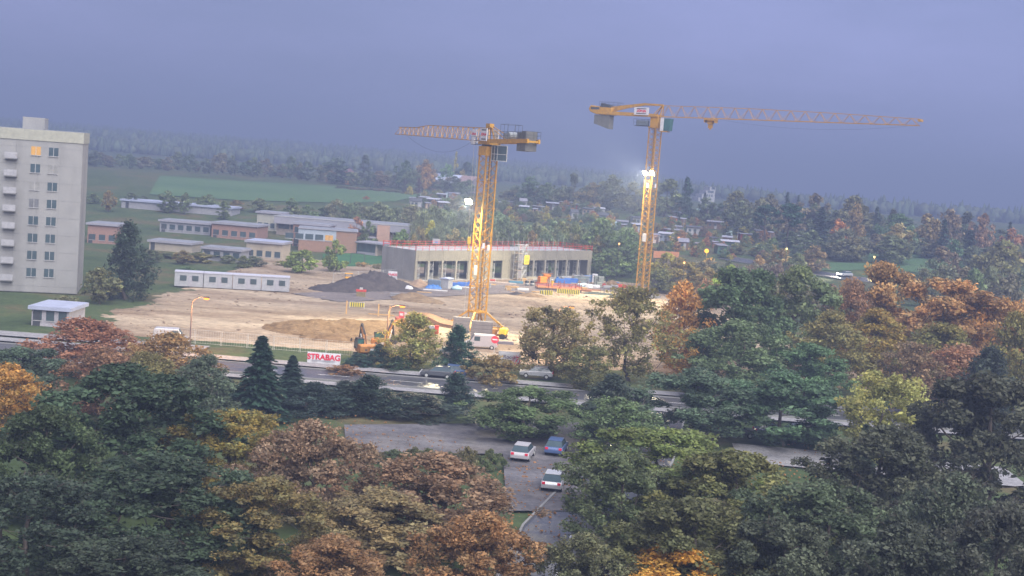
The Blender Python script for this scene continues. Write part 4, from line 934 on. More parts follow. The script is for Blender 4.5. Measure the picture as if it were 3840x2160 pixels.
def barrier(px, py, L_, h, label, rz=0.05):
    p = P(px, py); r = empty('striped_barrier', p, rz, label, 'barrier', 'yellow and black striped barriers')
    MB().b2(-L_ / 2, L_ / 2, -0.03, 0.03, 0.35, 0.35 + h).build('striped_board', YB, r)
    for s in (-1, 1): MB().tube((s * L_ / 2, 0, 0), (s * L_ / 2, 0, 1.25), 0.05, 5).build('post', STL, r)
    MB().tube((-L_ / 2, 0, 1.2), (L_ / 2, 0, 1.2), 0.04, 4).build('top_rail', STL, r)
barrier(1338, 1158, 2.6, 0.75, 'yellow and black barrier near the timber posts at the left', 0.12)
barrier(2037, 1109, 1.5, 0.75, 'short dark striped barrier left before the rebar pit')
barrier(2055, 1112, 1.9, 0.95, 'yellow striped barrier in the middle before the rebar pit')
barrier(2130, 1108, 4.9, 0.95, 'long yellow and black barrier right before the rebar pit')
for px, py, h, lab in ((1298, 1178, 2.3, 'stout timber post left of the spoil bank'), (1418, 1186, 2.1, 'thin timber post above the spoil bank'), (1460, 1190, 2.0, 'thin grey post behind the street lamp pole')):
    obj1(MB().b2(-0.1, 0.1, -0.1, 0.1, 0, h), 'timber_post', WOOD, P(px, py), 0.2, lab, 'post', 'posts along the spoil bank')
obj1(MB().b2(-2.2, 2.2, -0.1, 0.1, 0, 0.18), 'timber_plank', WOOD, P(1430, 1182), 0.02, 'long pale plank lying above the spoil bank', 'plank')
obj1(MB().b2(-1.6, 1.6, -0.12, 0.12, 0.0, 0.2), 'timber_plank', WOOD, P(1940, 1098), 0.05, 'pale plank beside the small black heap', 'plank')
# red formwork crate
r = empty('formwork_crate', P(1353, 1114), 0.05, 'timber crate topped with red formwork beams at the gravel road', 'crate')
for k in range(4): MB().b2(-0.85, 0.85, -0.6, 0.6, 0.12 + k * 0.24, 0.30 + k * 0.24).build('crate_board', mat('greenish_timber', (0.24, 0.20, 0.11), 0.9, 0.2, 3), r)
for k in range(4): MB().b2(-0.95, 0.95, -0.55 + k * 0.3, -0.35 + k * 0.3, 1.08, 1.42).build('red_beam', REDR, r)
MB().b2(-0.3, 0.3, -0.3, 0.3, 1.43, 1.8).build('grey_box', STL, r)
# skip, roller, sacks
def skip(loc, rz, s, material, label):
    r = empty('steel_skip', loc, rz, label, 'skip'); r.scale = (s, s, s)
    MB().prism([(-0.9, -0.7, 0.12), (0.9, -0.7, 0.12), (1.25, -0.7, 1.15), (-1.25, -0.7, 1.15)], (0, 1.4, 0)).build('tub', material, r)
    MB().b2(-1.3, 1.3, -0.76, -0.68, 1.08, 1.2).b2(-1.3, 1.3, 0.68, 0.76, 1.08, 1.2).build('rim', material, r)
    for x in (-0.6, 0.6): MB().b2(x - 0.1, x + 0.1, -0.6, 0.6, 0, 0.12).build('foot', DRK, r)
skip(P(1480, 1117), 0.1, 0.75, mat('skip_grey', (0.22, 0.22, 0.23)), 'small grey skip on the gravel road')
skip(P(2219, 1058), 0.3, 1.3, mat('skip_blue', (0.07, 0.19, 0.42)), 'blue skip at the right end of the hall')
def sack(px, py, s, label, material=WHT, seed=1):
    rng = np.random.default_rng(seed); bm = bmesh.new(); bmesh.ops.create_icosphere(bm, subdivisions=3, radius=0.6)
    for v in bm.verts:
        n = 0.12 * math.sin(v.co.x * 7 + seed) * math.cos(v.co.y * 6) + 0.08 * math.sin(v.co.z * 9 + seed); v.co *= 1 + n; v.co.z = max(v.co.z, -0.3) * 0.8 + 0.25
    me = bpy.data.meshes.new('big_bag'); bm.to_mesh(me); bm.free(); me.materials.append(material); me.shade_smooth()
    o = bpy.data.objects.new('big_bag', me); COL.objects.link(o); o.location = P(px, py); o.scale = (s * 1.3, s, s); return tag(o, label, 'bag', 'sacks lying on the site')
o = sack(1531, 1109, 1.0, 'white sack on the tan sand heap', seed=3); o.location.z = 1.25
sack(2207, 1080, 1.3, 'left white big bag before the pallet stacks', seed=4); sack(2234, 1081, 1.2, 'right white big bag before the pallet stacks', seed=5)
sack(2185, 1077, 1.5, 'pale blue wrapped bundle left of the white big bags', mat('pale_blue_film', (0.45, 0.62, 0.70), 0.4), 6)
sack(1712, 1089, 1.5, 'crumpled teal sheet before the grey container', mat('teal_film', (0.35, 0.50, 0.52), 0.5), 7)
r = empty('road_roller', P(1306, 1062), 0.2, 'small yellow roller behind the black heap', 'roller')
MB().b2(-0.75, 0.75, -0.5, 0.5, 0.7, 1.35).build('body', mat('roller_yellow', (0.66, 0.34, 0.03)), r, bevel=0.1)
for x in (-0.75, 0.75): MB().tube((x, -0.55, 0.4), (x, 0.55, 0.4), 0.4, 14).build('drum', DRK, r)
MB().b2(-0.8, 0.8, -0.55, 0.55, 2.0, 2.1).build('canopy', mat('roller_yellow', (0.66, 0.34, 0.03)), r)
for x in (-0.7, 0.7):
    for y in (-0.48, 0.48): MB().tube((x, y, 1.3), (x, y, 2.0), 0.04, 4).build('canopy_post', DRK, r)
# material store before the hall
r = empty('container_box', P(1672, 1082), R(-22), 'grey steel container with a pitched lid before the hall', 'container')
MB().b2(-1.0, 1.0, -1.1, 1.1, 0.1, 2.1).build('body', mat('container_grey', (0.34, 0.34, 0.35), 0.6, 0.1, 1), r)
MB().prism([(-1.2, -1.25, 2.1), (1.25, -1.25, 2.1), (1.25, -1.25, 2.2), (0, -1.25, 2.42), (-1.2, -1.25, 2.2)], (0, 2.5, 0)).build('lid', mat('lid_bluegrey', (0.42, 0.46, 0.58)), r)
for k in range(5): MB().b2(-0.95 + k * 0.45, -0.87 + k * 0.45, -1.13, -1.105, 0.15, 2.05).build('rib', mat('container_grey', (0.34, 0.34, 0.35)), r)
def bundle(px, py, n, L_, w, z, material, label, rz=0.1, name='beam_bundle', step=0.24, loc=None):
    r = empty(name, loc or P(px, py), rz, label, 'beams', 'stacked building material before the hall')
    rows = max(1, int(z / step)); cnt = max(1, n // rows)
    for j in range(rows):
        for i in range(cnt):
            MB().b2(-L_ / 2 + random.uniform(-.08, .08), L_ / 2 + random.uniform(-.08, .08), -w / 2 + w * i / cnt, -w / 2 + w * (i + 0.85) / cnt, 0.1 + j * step, 0.1 + (j + 0.86) * step).build('beam', material, r)
    for x in (-L_ * .3, L_ * .3): MB().b2(x - 0.07, x + 0.07, -w / 2, w / 2, 0, 0.1).build('batten', WOOD, r)
BL2 = mat('blue_beam', (0.06, 0.17, 0.5), 0.5)
bundle(1712, 1074, 12, 3.2, 1.1, 0.75, BL2, 'blue formwork beams right of the grey container', 0.15)
bundle(1742, 1072, 12, 3.0, 1.1, 0.85, BL2, 'second stack of blue formwork beams near the crane mast', 0.15)
r = empty('tarpaulin_pile', P(1625, 1084), 0.1, 'blue tarpaulin over a pile left of the grey container', 'tarpaulin')
mb = MB(); n = 14
for i in range(n):
    for j in range(6):
        f = lambda a, b: (-1.8 + 3.6 * a / n, -0.9 + 1.8 * b / 6, max(0.05, 0.95 * math.sin(math.pi * min(1, max(0, a / n))) ** 0.4 * math.sin(math.pi * b / 6) ** 0.5 + 0.12 * math.sin(a * 1.7 + b)))
        mb.quad(f(i, j), f(i + 1, j), f(i + 1, j + 1), f(i, j + 1))
mb.build('sheet', BLU, r, smooth=True)
MB().b2(-1.2, 1.5, 0.2, 1.3, 0, 1.9).build('covered_stack', mat('blue_grey_load', (0.10, 0.14, 0.19), 0.8), r, bevel=0.2)
bundle(1632, 1092, 3, 5.0, 0.5, 0.25, mat('white_pipe', (0.6, 0.6, 0.58)), 'white pipes before the blue tarpaulin', 0.02, 'pipe_bundle')
bundle(1748, 1081, 3, 4.0, 0.6, 0.25, mat('white_pipe', (0.6, 0.6, 0.58)), 'white pipes below the blue beams', -0.1, 'pipe_bundle')
bundle(1820, 1070, 6, 4.5, 1.6, 0.3, WOOD, 'loose boards right of the crane mast', 0.3, 'board_stack')
bundle(1885, 1068, 8, 6.0, 1.6, 0.55, mat('formwork_panel', (0.42, 0.35, 0.30)), 'flat stack of formwork panels at the tall doorway', -0.12, 'board_stack')
bundle(1935, 1063, 8, 3.2, 1.2, 0.55, mat('petrol_blue', (0.06, 0.16, 0.24)), 'dark blue stack before the scaffold stair', 0.2)
bundle(1920, 1082, 5, 3.0, 1.2, 0.5, WOOD, 'timber trestle stack left of the white cylinders', 0.1, 'board_stack')
bundle(2110, 1062, 16, 3.6, 1.4, 1.0, BL2, 'blue beam stack left of the steel racks', 0.1); bundle(2140, 1060, 16, 3.2, 1.4, 1.1, BL2, 'blue beam stack beside the steel racks', 0.1)
def rack(px, py, label, w=2.0, h=2.2):
    r = empty('steel_rack', P(px, py), 0.15, label, 'rack', 'steel racks before the hall'); mb = MB()
    for x in (-w / 2, w / 2):
        for y in (-0.6, 0.6): MB().tube((x, y, 0), (x, y, h), 0.05, 4).build('post', STL, r)
    for z in (0.3, 1.0, 1.7): MB().b2(-w / 2, w / 2, -0.6, 0.6, z, z + 0.07).build('shelf', STL, r)
    for z in (0.4, 1.1): MB().b2(-w * .42, w * .42, -0.5, 0.5, z, z + 0.45).build('load', mat('greygreen_load', (0.22, 0.26, 0.24), 0.8, 0.3, 4), r)
rack(2165, 1060, 'steel rack left of the blue skip'); rack(2190, 1062, 'wide steel rack beside the blue skip', 2.6, 2.4)
def pallet(px, py, n, label, material):
    r = empty('pallet_stack', P(px, py), 0.2, label, 'pallets', 'pallet stacks at the right end of the hall')
    for k in range(n): MB().b2(-0.65, 0.65, -0.45, 0.45, 0.12 + k * 0.42, 0.46 + k * 0.42).build('layer', material, r)
    for y in (-0.4, 0, 0.4): MB().b2(-0.65, 0.65, y - 0.05, y + 0.05, 0, 0.12).build('runner', WOOD, r)
GST = mat('grey_block', (0.30, 0.32, 0.27), 0.9, 0.2, 3)
pallet(2237, 1068, 5, 'tall pallet of grey blocks right of the blue skip', GST); pallet(2252, 1070, 5, 'second tall pallet of grey blocks', GST); pallet(2246, 1078, 3, 'low pallet of grey blocks in front of the tall ones', GST)
pallet(2228, 1060, 5, 'pallet wrapped in white film behind the grey blocks', WHT)
obj1(MB().tube((0, 0, 0), (0, 0, 1.9), 0.3, 12), 'black_drum', BLK, P(2275, 1068), 0, 'tall black drum near the brown sand cone', 'drum')
obj1(MB().b2(-0.9, 0.9, -0.5, 0.5, 0.1, 0.95), 'tool_box', mat('box_red', (0.62, 0.06, 0.03)), P(2329, 1082), 0.05, 'bright red tool box before the far crane', 'box', bevel=0.04)
obj1(MB().b2(-1.0, 1.0, -0.4, 0.4, 0.0, 0.6), 'barrier_pile', REDR, P(2355, 1080), -0.3, 'pile of red barrier parts at the far crane', 'barrier', bevel=0.1)
bundle(2280, 1080, 4, 2.4, 1.0, 0.5, STL, 'steel bundle left of the red tool box', 0.1); bundle(2195, 1094, 5, 2.8, 1.2, 0.5, mat('rusty_timber', (0.25, 0.12, 0.07)), 'rusty timber stack right of the rebar pit', -0.15, 'board_stack')
r = empty('trestle', P(2268, 1103), 0, 'thin steel trestle right of the rebar pit', 'trestle')
for x in (-1.0, -0.2, 0.6, 1.3): MB().tube((x, 0, 0), (x, 0, 1.3), 0.035, 4).build('leg', DRK, r)
MB().tube((-1.0, 0, 1.28), (1.3, 0, 1.28), 0.035, 4).build('top_bar', DRK, r)
# orange silo and mixer, white cylinders
r = empty('orange_tank', P(2033, 1064), R(28), 'orange box-shaped tank before the hall openings', 'tank')
MB().b2(-0.95, 0.95, -0.7, 0.7, 0.2, 1.7).build('body', ORG, r, bevel=0.05)
for x in (-0.8, 0.8): MB().b2(x - 0.1, x + 0.1, -0.6, 0.6, 0, 0.2).build('skid', DRK, r)
r = empty('concrete_mixer', P(2050, 1056), R(10), 'orange mixer hopper behind the orange tank', 'mixer')
mb = MB(); mb.lathe((0, 0, 0), [(0.2, 0.6), (0.45, 0.65), (0.95, 1.35), (0.95, 1.7), (0.85, 1.72), (0.4, 0.8)], 14); mb.build('hopper', ORG, r)
for x, y in ((-0.7, -0.5), (0.7, -0.5), (0, 0.7)): MB().tube((x, y, 0), (x * .6, y * .6, 1.3), 0.06, 4).build('leg', ORG, r)
MB().b2(-1.4, 1.4, -0.1, 0.1, 1.85, 2.0).build('feed_arm', mat('rust_brown', (0.33, 0.15, 0.06)), r)
for px, lab in ((1975, 'left of two dark cylinders with pale mid-section'), (1995, 'right of two dark cylinders beside the rebar pit')):
    r = empty('cylinder_tank', P(px, 1074), 0, lab, 'tank', 'dark cylinders beside the rebar pit'); mb = MB(); mb.lathe((0, 0, 0), [(0.0, 1.3), (0.42, 1.3), (0.45, 1.25), (0.45, 0.1), (0.4, 0)], 14); mb.build('shell', DRK, r); MB().lathe((0, 0, 0), [(0.46, 0.5), (0.46, 0.75)], 14).build('band', STL, r)
# rebar pit with worker
pc = P(2095, 1090)
r = empty('rebar_platform', pc, R(4), 'red formwork platform with upright reinforcement bars', 'formwork')
for k in range(8): MB().b2(-5.0 + (k % 2) * 0.2, 4.8, -2.0 + k * 0.52, -1.65 + k * 0.52, 0.62, 0.74).build('plank', mat('red_planking', (0.46, 0.11, 0.07), 0.8, 0.3, 1.5) if k % 3 else mat('orange_planking', (0.62, 0.30, 0.10), 0.8), r)
for k, (x, y) in enumerate([(-5, -2), (-2.5, -2), (0, -2), (2.5, -2), (4.8, -2), (4.8, 2), (2.5, 2), (0, 2), (-2.5, 2), (-5, 2), (3.6, -1), (1.2, 1)]): MB().tube((x, y, 0), (x, y, 1.5 + 0.4 * (k % 3)), 0.08, 4).build('upright', mat('rusty_steel', (0.20, 0.07, 0.04)), r)
for y in (-2.05, 2.05):
    for z in (1.0, 1.35): MB().tube((-5, y, z), (4.8, y, z), 0.05, 4).build('rail', REDR, r)
MB().b2(-5.0, 4.8, -2.12, -2.06, 0.05, 0.6).build('side_board', mat('dark_formply', (0.10, 0.07, 0.06)), r)
mb = MB()
for k in range(40):
    x = -4.8 + 9.5 * ((k * 37) % 40) / 40; y = -1.6 + 3.2 * ((k * 17) % 11) / 11; mb.tube((x, y, 0.7), (x, y, 1.3), 0.015, 3)
mb.build('rebar', mat('rusty_steel', (0.20, 0.07, 0.04)), r)['kind'] = 'stuff'
for k, (px, py) in enumerate(((2085, 1109), (2140, 1106))):
    o = obj1(MB().b2(-1.5, 1.5, -0.08, 0.08, 0, 0.1), 'prop_plank', WOOD, P(px, py) + Vector((0, -0.3, 0.45)), 0, ('left' if k == 0 else 'right') + ' pale plank leaning on the striped barriers', 'plank'); o.rotation_euler = (0, R(32), 0.1)
def skin_body(name, pts, edges, radii, material, parent=None, loc=(0, 0, 0), root=0):
    me = bpy.data.meshes.new(name); me.from_pydata(pts, edges, []); me.materials.append(material)
    o = bpy.data.objects.new(name, me); COL.objects.link(o); o.parent = parent; o.location = loc
    m_ = o.modifiers.new('skin', 'SKIN'); sv_ = me.skin_vertices[0].data if me.skin_vertices else None
    if sv_ is None:
        bpy.context.view_layer.objects.active = o
        bm = bmesh.new(); bm.from_mesh(me); bm.verts.layers.skin.verify(); bm.to_mesh(me); bm.free(); sv_ = me.skin_vertices[0].data
    for i, rr in enumerate(radii): sv_[i].radius = (rr, rr) if not isinstance(rr, tuple) else rr; sv_[i].use_root = (i == root)
    s = o.modifiers.new('sub', 'SUBSURF'); s.levels = 1; s.render_levels = 2; return o
def person(loc, rz, label, jacket, trouser):
    m = bpy.data.materials.new('work_clothes'); m.use_nodes = True; t = m.node_tree; t.nodes.clear(); l = t.links.new
    o_ = t.nodes.new('ShaderNodeOutputMaterial'); p = t.nodes.new('ShaderNodeBsdfPrincipled'); p.inputs['Roughness'].default_value = 0.7
    tc = t.nodes.new('ShaderNodeTexCoord'); sx = t.nodes.new('ShaderNodeSeparateXYZ'); rmp = t.nodes.new('ShaderNodeValToRGB'); rmp.color_ramp.interpolation = 'CONSTANT'
    dv = t.nodes.new('ShaderNodeMath'); dv.operation = 'DIVIDE'; dv.inputs[1].default_value = 2.0
    l(tc.outputs['Object'], sx.inputs[0]); l(sx.outputs['Z'], dv.inputs[0]); l(dv.outputs[0], rmp.inputs['Fac'])
    st_ = [(0.0, (0.03, 0.025, 0.02)), (0.06, trouser), (0.49, jacket), (0.765, (0.45, 0.26, 0.18))]
    rmp.color_ramp.elements[0].color = (*st_[0][1], 1); rmp.color_ramp.elements[1].position = st_[1][0]; rmp.color_ramp.elements[1].color = (*st_[1][1], 1)
    for q, c in st_[2:]: e = rmp.color_ramp.elements.new(q); e.color = (*c, 1)
    l(rmp.outputs['Color'], p.inputs['Base Color']); l(p.outputs['BSDF'], o_.inputs['Surface'])
    r = empty('person', loc, rz, label, 'person')
    pts = [(0, 0, .98), (0, -.02, 1.2), (0, -.04, 1.42), (0, -.05, 1.53), (0, -.07, 1.63), (0, -.075, 1.73), (-.2, -.03, 1.42), (-.27, -.1, 1.15), (-.2, -.3, 1.02), (.2, -.03, 1.42), (.28, -.08, 1.14), (.24, -.26, .98), (-.1, 0, .92), (-.13, -.05, .5), (-.14, .03, .09), (-.14, -.12, .05), (.1, 0, .92), (.13, -.1, .52), (.15, -.02, .09), (.15, -.17, .05),
           (-.19, -.4, 1.0), (.23, -.36, .95)]
    ed = [(0, 1), (1, 2), (2, 3), (3, 4), (4, 5), (2, 6), (6, 7), (7, 8), (8, 20), (2, 9), (9, 10), (10, 11), (11, 21), (0, 12), (12, 13), (13, 14), (14, 15), (0, 16), (16, 17), (17, 18), (18, 19)]
    rad = [.15, .14, (.17, .12), .065, .10, .085, .075, .055, .04, .075, .055, .04, .10, .075, .06, .05, .10, .075, .06, .05, .035, .035]
    skin_body('body', pts, ed, rad, m, r)
    MB().lathe((0, -.07, 1.70), [(0.135, 0), (0.125, 0.06), (0.09, 0.115), (0.0, 0.13)], 14).build('helmet', WHT, r, smooth=True)
person(P(2069, 1091) + Vector((0, 0, 0.76)), R(-35), 'worker in yellow work clothes and white helmet on the red platform', (0.70, 0.42, 0.02), (0.66, 0.38, 0.02))
# red boards, orange hose, cabinet, membrane ramp
r = empty('site_sign', P(1515, 1209), R(-14), 'red and white site notice boards behind the thin tree', 'sign')
MB().b2(-0.95, -0.05, -0.04, 0.0, 0.35, 1.75).build('red_board', mat('sign_red', (0.55, 0.08, 0.10)), r); MB().b2(0.02, 0.9, -0.04, 0.0, 0.35, 1.65).build('white_board', mat('sign_pale', (0.6, 0.5, 0.52)), r)
for x in (-0.95, 0, 0.9): MB().tube((x, 0.05, 0), (x, 0.05, 1.7), 0.04, 4).build('post', STL, r)
MB().b2(-0.8, -0.2, -0.055, -0.045, 1.1, 1.5).build('paper', WHT, r)
for k in range(4): MB().b2(0.15, 0.75, -0.055, -0.045, 0.6 + k * 0.24, 0.68 + k * 0.24).build('printed_line', mat('grey_print', (0.3, 0.31, 0.34)), r)
obj1(MB().b2(-0.9, 0.9, -0.6, 0.6, 0.0, 0.75), 'red_container', mat('dull_red', (0.36, 0.09, 0.07)), P(1503, 1206), 0.3, 'dull red box beside the red notice board', 'box', bevel=0.08)
mb = MB(); pts = [P(1480 + 8 * k, 1208 + 2 * math.sin(k)) + Vector((0, 0, 0.18)) for k in range(6)]; mb.path(pts, 0.16, 8); o = mb.build('drain_hose', mat('hose_orange', (0.75, 0.20, 0.06))); tag(o, 'orange drainage hose lying before the red boards', 'hose')
mb = MB(); k = 12; ya = P(1548, 1205); yb_ = P(1705, 1236)
def ramp_z(u): return 0.75 + 0.55 * math.sin(math.pi * min(1, u * 1.35 + 0.15)) - 0.2 * u
pv0 = None
for i in range(k):
    u0, u1 = i / k, (i + 1) / k; a = ya.lerp(yb_, u0); b = ya.lerp(yb_, u1); wv = Vector((0.9, 3.4, 0)); z0, z1 = ramp_z(u0), ramp_z(u1); w0, w1 = 0.35 + 0.65 * u0, 0.35 + 0.65 * u1
    mb.quad(a + Vector((0, 0, z0)), b + Vector((0, 0, z1)), b + wv * w1 + Vector((0, 0, z1 + .35)), a + wv * w0 + Vector((0, 0, z0 + .35)))
    mb.quad(a + Vector((0, 0, -.1)), b + Vector((0, 0, -.1)), b + Vector((0, 0, z1)), a + Vector((0, 0, z0)))
    mb.quad(a + wv * w0 + Vector((0, 0, -.1)), b + wv * w1 + Vector((0, 0, -.1)), b + wv * w1 + Vector((0, 0, z1 + .35)), a + wv * w0 + Vector((0, 0, z0 + .35)))
mb.quad(yb_ + Vector((0, 0, -.1)), yb_ + Vector((.9, 3.4, -.1)), yb_ + Vector((.9, 3.4, ramp_z(1) + .35)), yb_ + Vector((0, 0, ramp_z(1))))
o = mb.build('covered_bank', mat('brown_membrane', (0.22, 0.13, 0.075), 0.7, 0.2, 0.8)); tag(o, 'brown membrane-covered bank running to the crane legs', 'bank')
obj1(MB().b2(-0.45, 0.45, -0.25, 0.25, 0, 1.5), 'distribution_box', mat('box_bluegrey', (0.24, 0.25, 0.29)), P(1617, 1258), 0.1, 'blue-grey electrical box near the crane leg', 'box', bevel=0.03)
obj1(MB().b2(-0.3, 0.3, -0.25, 0.25, 0, 1.45).b2(-0.34, 0.34, -0.3, 0.3, 1.45, 1.6), 'portable_barrier', REDR, P(1636, 1258), 0, 'narrow red barrier box right of the blue-grey electrical box', 'barrier')
# ballast slabs on the crane base
for nm, px, py, n, w, dx in (('left', 1728, 1247, 4, 2.7, 0), ('right', 1803, 1279, 5, 3.3, 0)):
    p = P(px, py)
    for k in range(n):
        o = MB().box((0, 0, 0), (w, 1.2, 0.58)).build('ballast_slab', mat('old_concrete', (0.19, 0.18, 0.175), 0.9, 0.15, 1, dirt=0.3), None, (p.x + random.uniform(-.03, .03), p.y, 0.4 + k * 0.6), bevel=0.03); o.rotation_euler = (0, 0, 0.04)
        tag(o, 'grey concrete ballast slab, %s of the %s stack at the crane foot' % (['lowest', 'second from below', 'third from below', 'fourth from below', 'topmost'][k if k < n - 1 else 4], nm), 'slab', 'ballast slabs at the nearer crane foot')
# yellow site dumper
r = empty('site_dumper', P(1868, 1270), R(-12), 'yellow site dumper right of the crane ballast', 'dumper')
MB().prism([(0.1, -0.75, 0.75), (1.3, -0.75, 0.75), (1.45, -0.75, 1.5), (1.25, -0.75, 1.75), (0.2, -0.75, 1.7)], (0, 1.5, 0)).build('engine_hood', YLW, r, bevel=0.12)
MB().b2(-2.2, 1.2, -0.5, 0.5, 0.45, 0.75).build('chassis', ORP, r); MB().prism([(-2.3, -0.85, 0.8), (-0.4, -0.85, 0.8), (-0.1, -0.85, 1.5), (-2.7, -0.85, 1.5)], (0, 1.7, 0)).build('tipper', ORP, r)
for x in (-1.7, 0.8):
    for y in (-0.85, 0.85): MB().tube((x, y - 0.15, 0.45), (x, y + 0.15, 0.45), 0.45, 16).build('wheel', RUB, r)
for x in (0.15, 0.35): MB().tube((x - .2, -0.6, 1.6), (x - .2, -0.6, 2.5), 0.04, 4).build('roll_bar', BLK, r)
obj1(MB().b2(-1.6, 1.6, -0.3, 0.3, 0, 0.5), 'steel_beam', mat('beam_grey', (0.16, 0.15, 0.17)), P(1886, 1292), 0.02, 'dark grey beam lying before the yellow dumper', 'beam')

# excavators
def excavator(loc, rz, s, label, boom_up=1.0):
    r = empty('wheeled_excavator', loc, rz, label, 'excavator', 'orange wheeled excavators'); r.scale = (s, s, s)
    MB().b2(-0.45, 0.45, -2.2, 2.0, 0.75, 1.15).build('chassis', DRK, r, bevel=0.05); MB().b2(-1.2, 1.2, -2.7, -2.2, 0.35, 1.0).build('blade', mat('blade_grey', (0.2, 0.2, 0.21)), r)
    for y in (-1.45, 1.35):
        for x in (-1.0, 1.0):
            w = MB().tube((x - 0.25, y, 0.52), (x + 0.25, y, 0.52), 0.52, 18).build('wheel', RUB, r); MB().tube((x - 0.27, y, 0.52), (x + 0.27, y, 0.52), 0.26, 12).build('rim', mat('rim_grey', (0.3, 0.3, 0.3)), w)
    MB().b2(-0.6, 0.6, -0.6, 0.6, 1.15, 1.3).build('slew_ring', DRK, r)
    MB().prism([(-1.27, 0.9, 1.3), (-1.27, -1.7, 1.3), (-1.27, -1.95, 1.5), (-1.27, -1.95, 2.35), (-1.27, -1.75, 2.5), (-1.27, -0.4, 2.5), (-1.27, -0.2, 1.75), (-1.27, 0.9, 1.7)], (2.54, 0, 0)).build('house', ORP, r, bevel=0.12)
    MB().b2(0.25, 0.95, -1.972, -1.958, 1.65, 2.05).build('plate', WHT, r); MB().b2(-0.55, -0.2, -1.972, -1.958, 1.75, 1.95).build('vent', DRK, r)
    MB().prism([(-1.25, -0.3, 1.75), (-1.25, 1.15, 1.75), (-1.25, 1.3, 2.5), (-1.25, 0.85, 3.2), (-1.25, -0.25, 3.2)], (0.95, 0, 0)).build('cab', PANE, r, bevel=0.08)
    mb = MB()
    for (y, z), (y2, z2) in (((-0.3, 1.7), (-0.25, 3.22)), ((0.5, 1.7), (0.5, 3.22)), ((1.15, 1.7), (1.32, 2.5)), ((1.32, 2.5), (0.85, 3.22))):
        for x in (-1.27, -0.28): mb.tube((x, y, z), (x, y2, z2), 0.05, 4)
    mb.b2(-1.3, -0.25, -0.32, 0.9, 3.18, 3.27); mb.build('cab_frame', BLK, r)
    MB().tube((-1.3, 1.1, 2.9), (-1.75, 1.2, 2.9), 0.03, 4).b2(-1.9, -1.7, 1.15, 1.25, 2.65, 3.1).build('mirror', BLK, r)
    a, b, c, e = Vector((0.25, 0.6, 1.7)), Vector((0.25, 1.6, 3.2 * boom_up)), Vector((0.25, 3.4, 4.6 * boom_up)), Vector((0.25, 4.2, 2.2))
    mb = MB(); mb.tube(a, b, 0.34, 4, 0.36); mb.tube(b, c, 0.36, 4, 0.25); mb.build('boom', ORP, r)
    mb = MB(); mb.tube(c + Vector((0, -0.3, 0.3)), e, 0.27, 4, 0.2); mb.build('stick', DRK, r)
    mb = MB(); mb.tube(a + Vector((0.35, 0.4, 0)), b.lerp(c, 0.4) + Vector((0.35, 0, -0.2)), 0.09, 8); mb.tube(a + Vector((-0.35, 0.4, 0)), b.lerp(c, 0.4) + Vector((-0.35, 0, -0.2)), 0.09, 8); mb.build('boom_ram', STL, r)
    MB().tube(b + Vector((0, 0, 0.4)), c + Vector((0, -0.2, 0.4)), 0.1, 8).build('stick_ram', DRK, r)
    mb = MB(); mb.path([a + Vector((0.1, 0, 0.4)), b + Vector((0.1, -0.2, 0.42)), c + Vector((0.1, -0.1, 0.35))], 0.07, 6); mb.build('hydraulic_hoses', BLK, r)
    MB().prism([(-0.4, 4.0, 1.0), (-0.4, 4.9, 1.2), (-0.4, 5.0, 1.9), (-0.4, 4.2, 2.3), (-0.4, 3.9, 1.7)], (1.2, 0, 0)).build('bucket', DRK, r, bevel=0.06)
excavator(P(1366, 1352), R(22), 0.92, 'orange wheeled excavator seen from behind, left of two')
excavator(P(1432, 1326), R(-14), 0.9, 'second excavator half hidden behind the thin olive tree', 1.0)
# street lamps
SOD = emis('sodium_glow', (1.0, 0.27, 0.045), 0.62)
def street_lamp(px, py, d, label, lit=True, col=None, power=900, armlen=1.6):
    p = at(px, py, d); gz = Hs(p.x - armlen, d); r = empty('street_lamp', (p.x - armlen, d, gz), 0, label, 'lamp', 'street lamps'); h = p.z - gz
    MB().tube((0, 0, 0), (0, 0, h - 1.0), 0.10, 8, 0.07).build('pole', mat('lamp_pole', (0.13, 0.10, 0.10)), r)
    mb = MB(); pts = [(armlen * 0.85 * (1 - math.cos(t_)), 0, h - 1.0 + 1.05 * math.sin(t_)) for t_ in np.linspace(0, math.pi / 2, 7)] + [(armlen, 0, h + 0.05)]; mb.path(pts, 0.06, 6); mb.build('arm', mat('lamp_pole', (0.13, 0.10, 0.10)), r)
    hd_ = MB().b2(armlen - 0.15, armlen + 0.6, -0.16, 0.16, h - 0.02, h + 0.14).build('lamp_head', DRK, r, bevel=0.03)
    MB().b2(armlen - 0.1, armlen + 0.56, -0.17, 0.17, h - 0.26, h - 0.03).build('lamp_glass', SOD, r, bevel=0.08)
    ld = bpy.data.lights.new('street_lamp_light', 'POINT'); ld.energy = power; ld.color = (1.0, 0.5, 0.16); ld.shadow_soft_size = 0.25
    lo = bpy.data.objects.new('street_lamp_light', ld); COL.objects.link(lo); lo.parent = r; lo.location = (armlen + 0.2, 0, h - 0.45)
street_lamp(1503, 1146, 177, 'lit sodium street lamp above the excavators'); street_lamp(2138, 1150, 189, 'lit sodium street lamp behind the rounded olive tree', power=600); street_lamp(768, 1116, 169, 'lit sodium street lamp left of the site cabins')

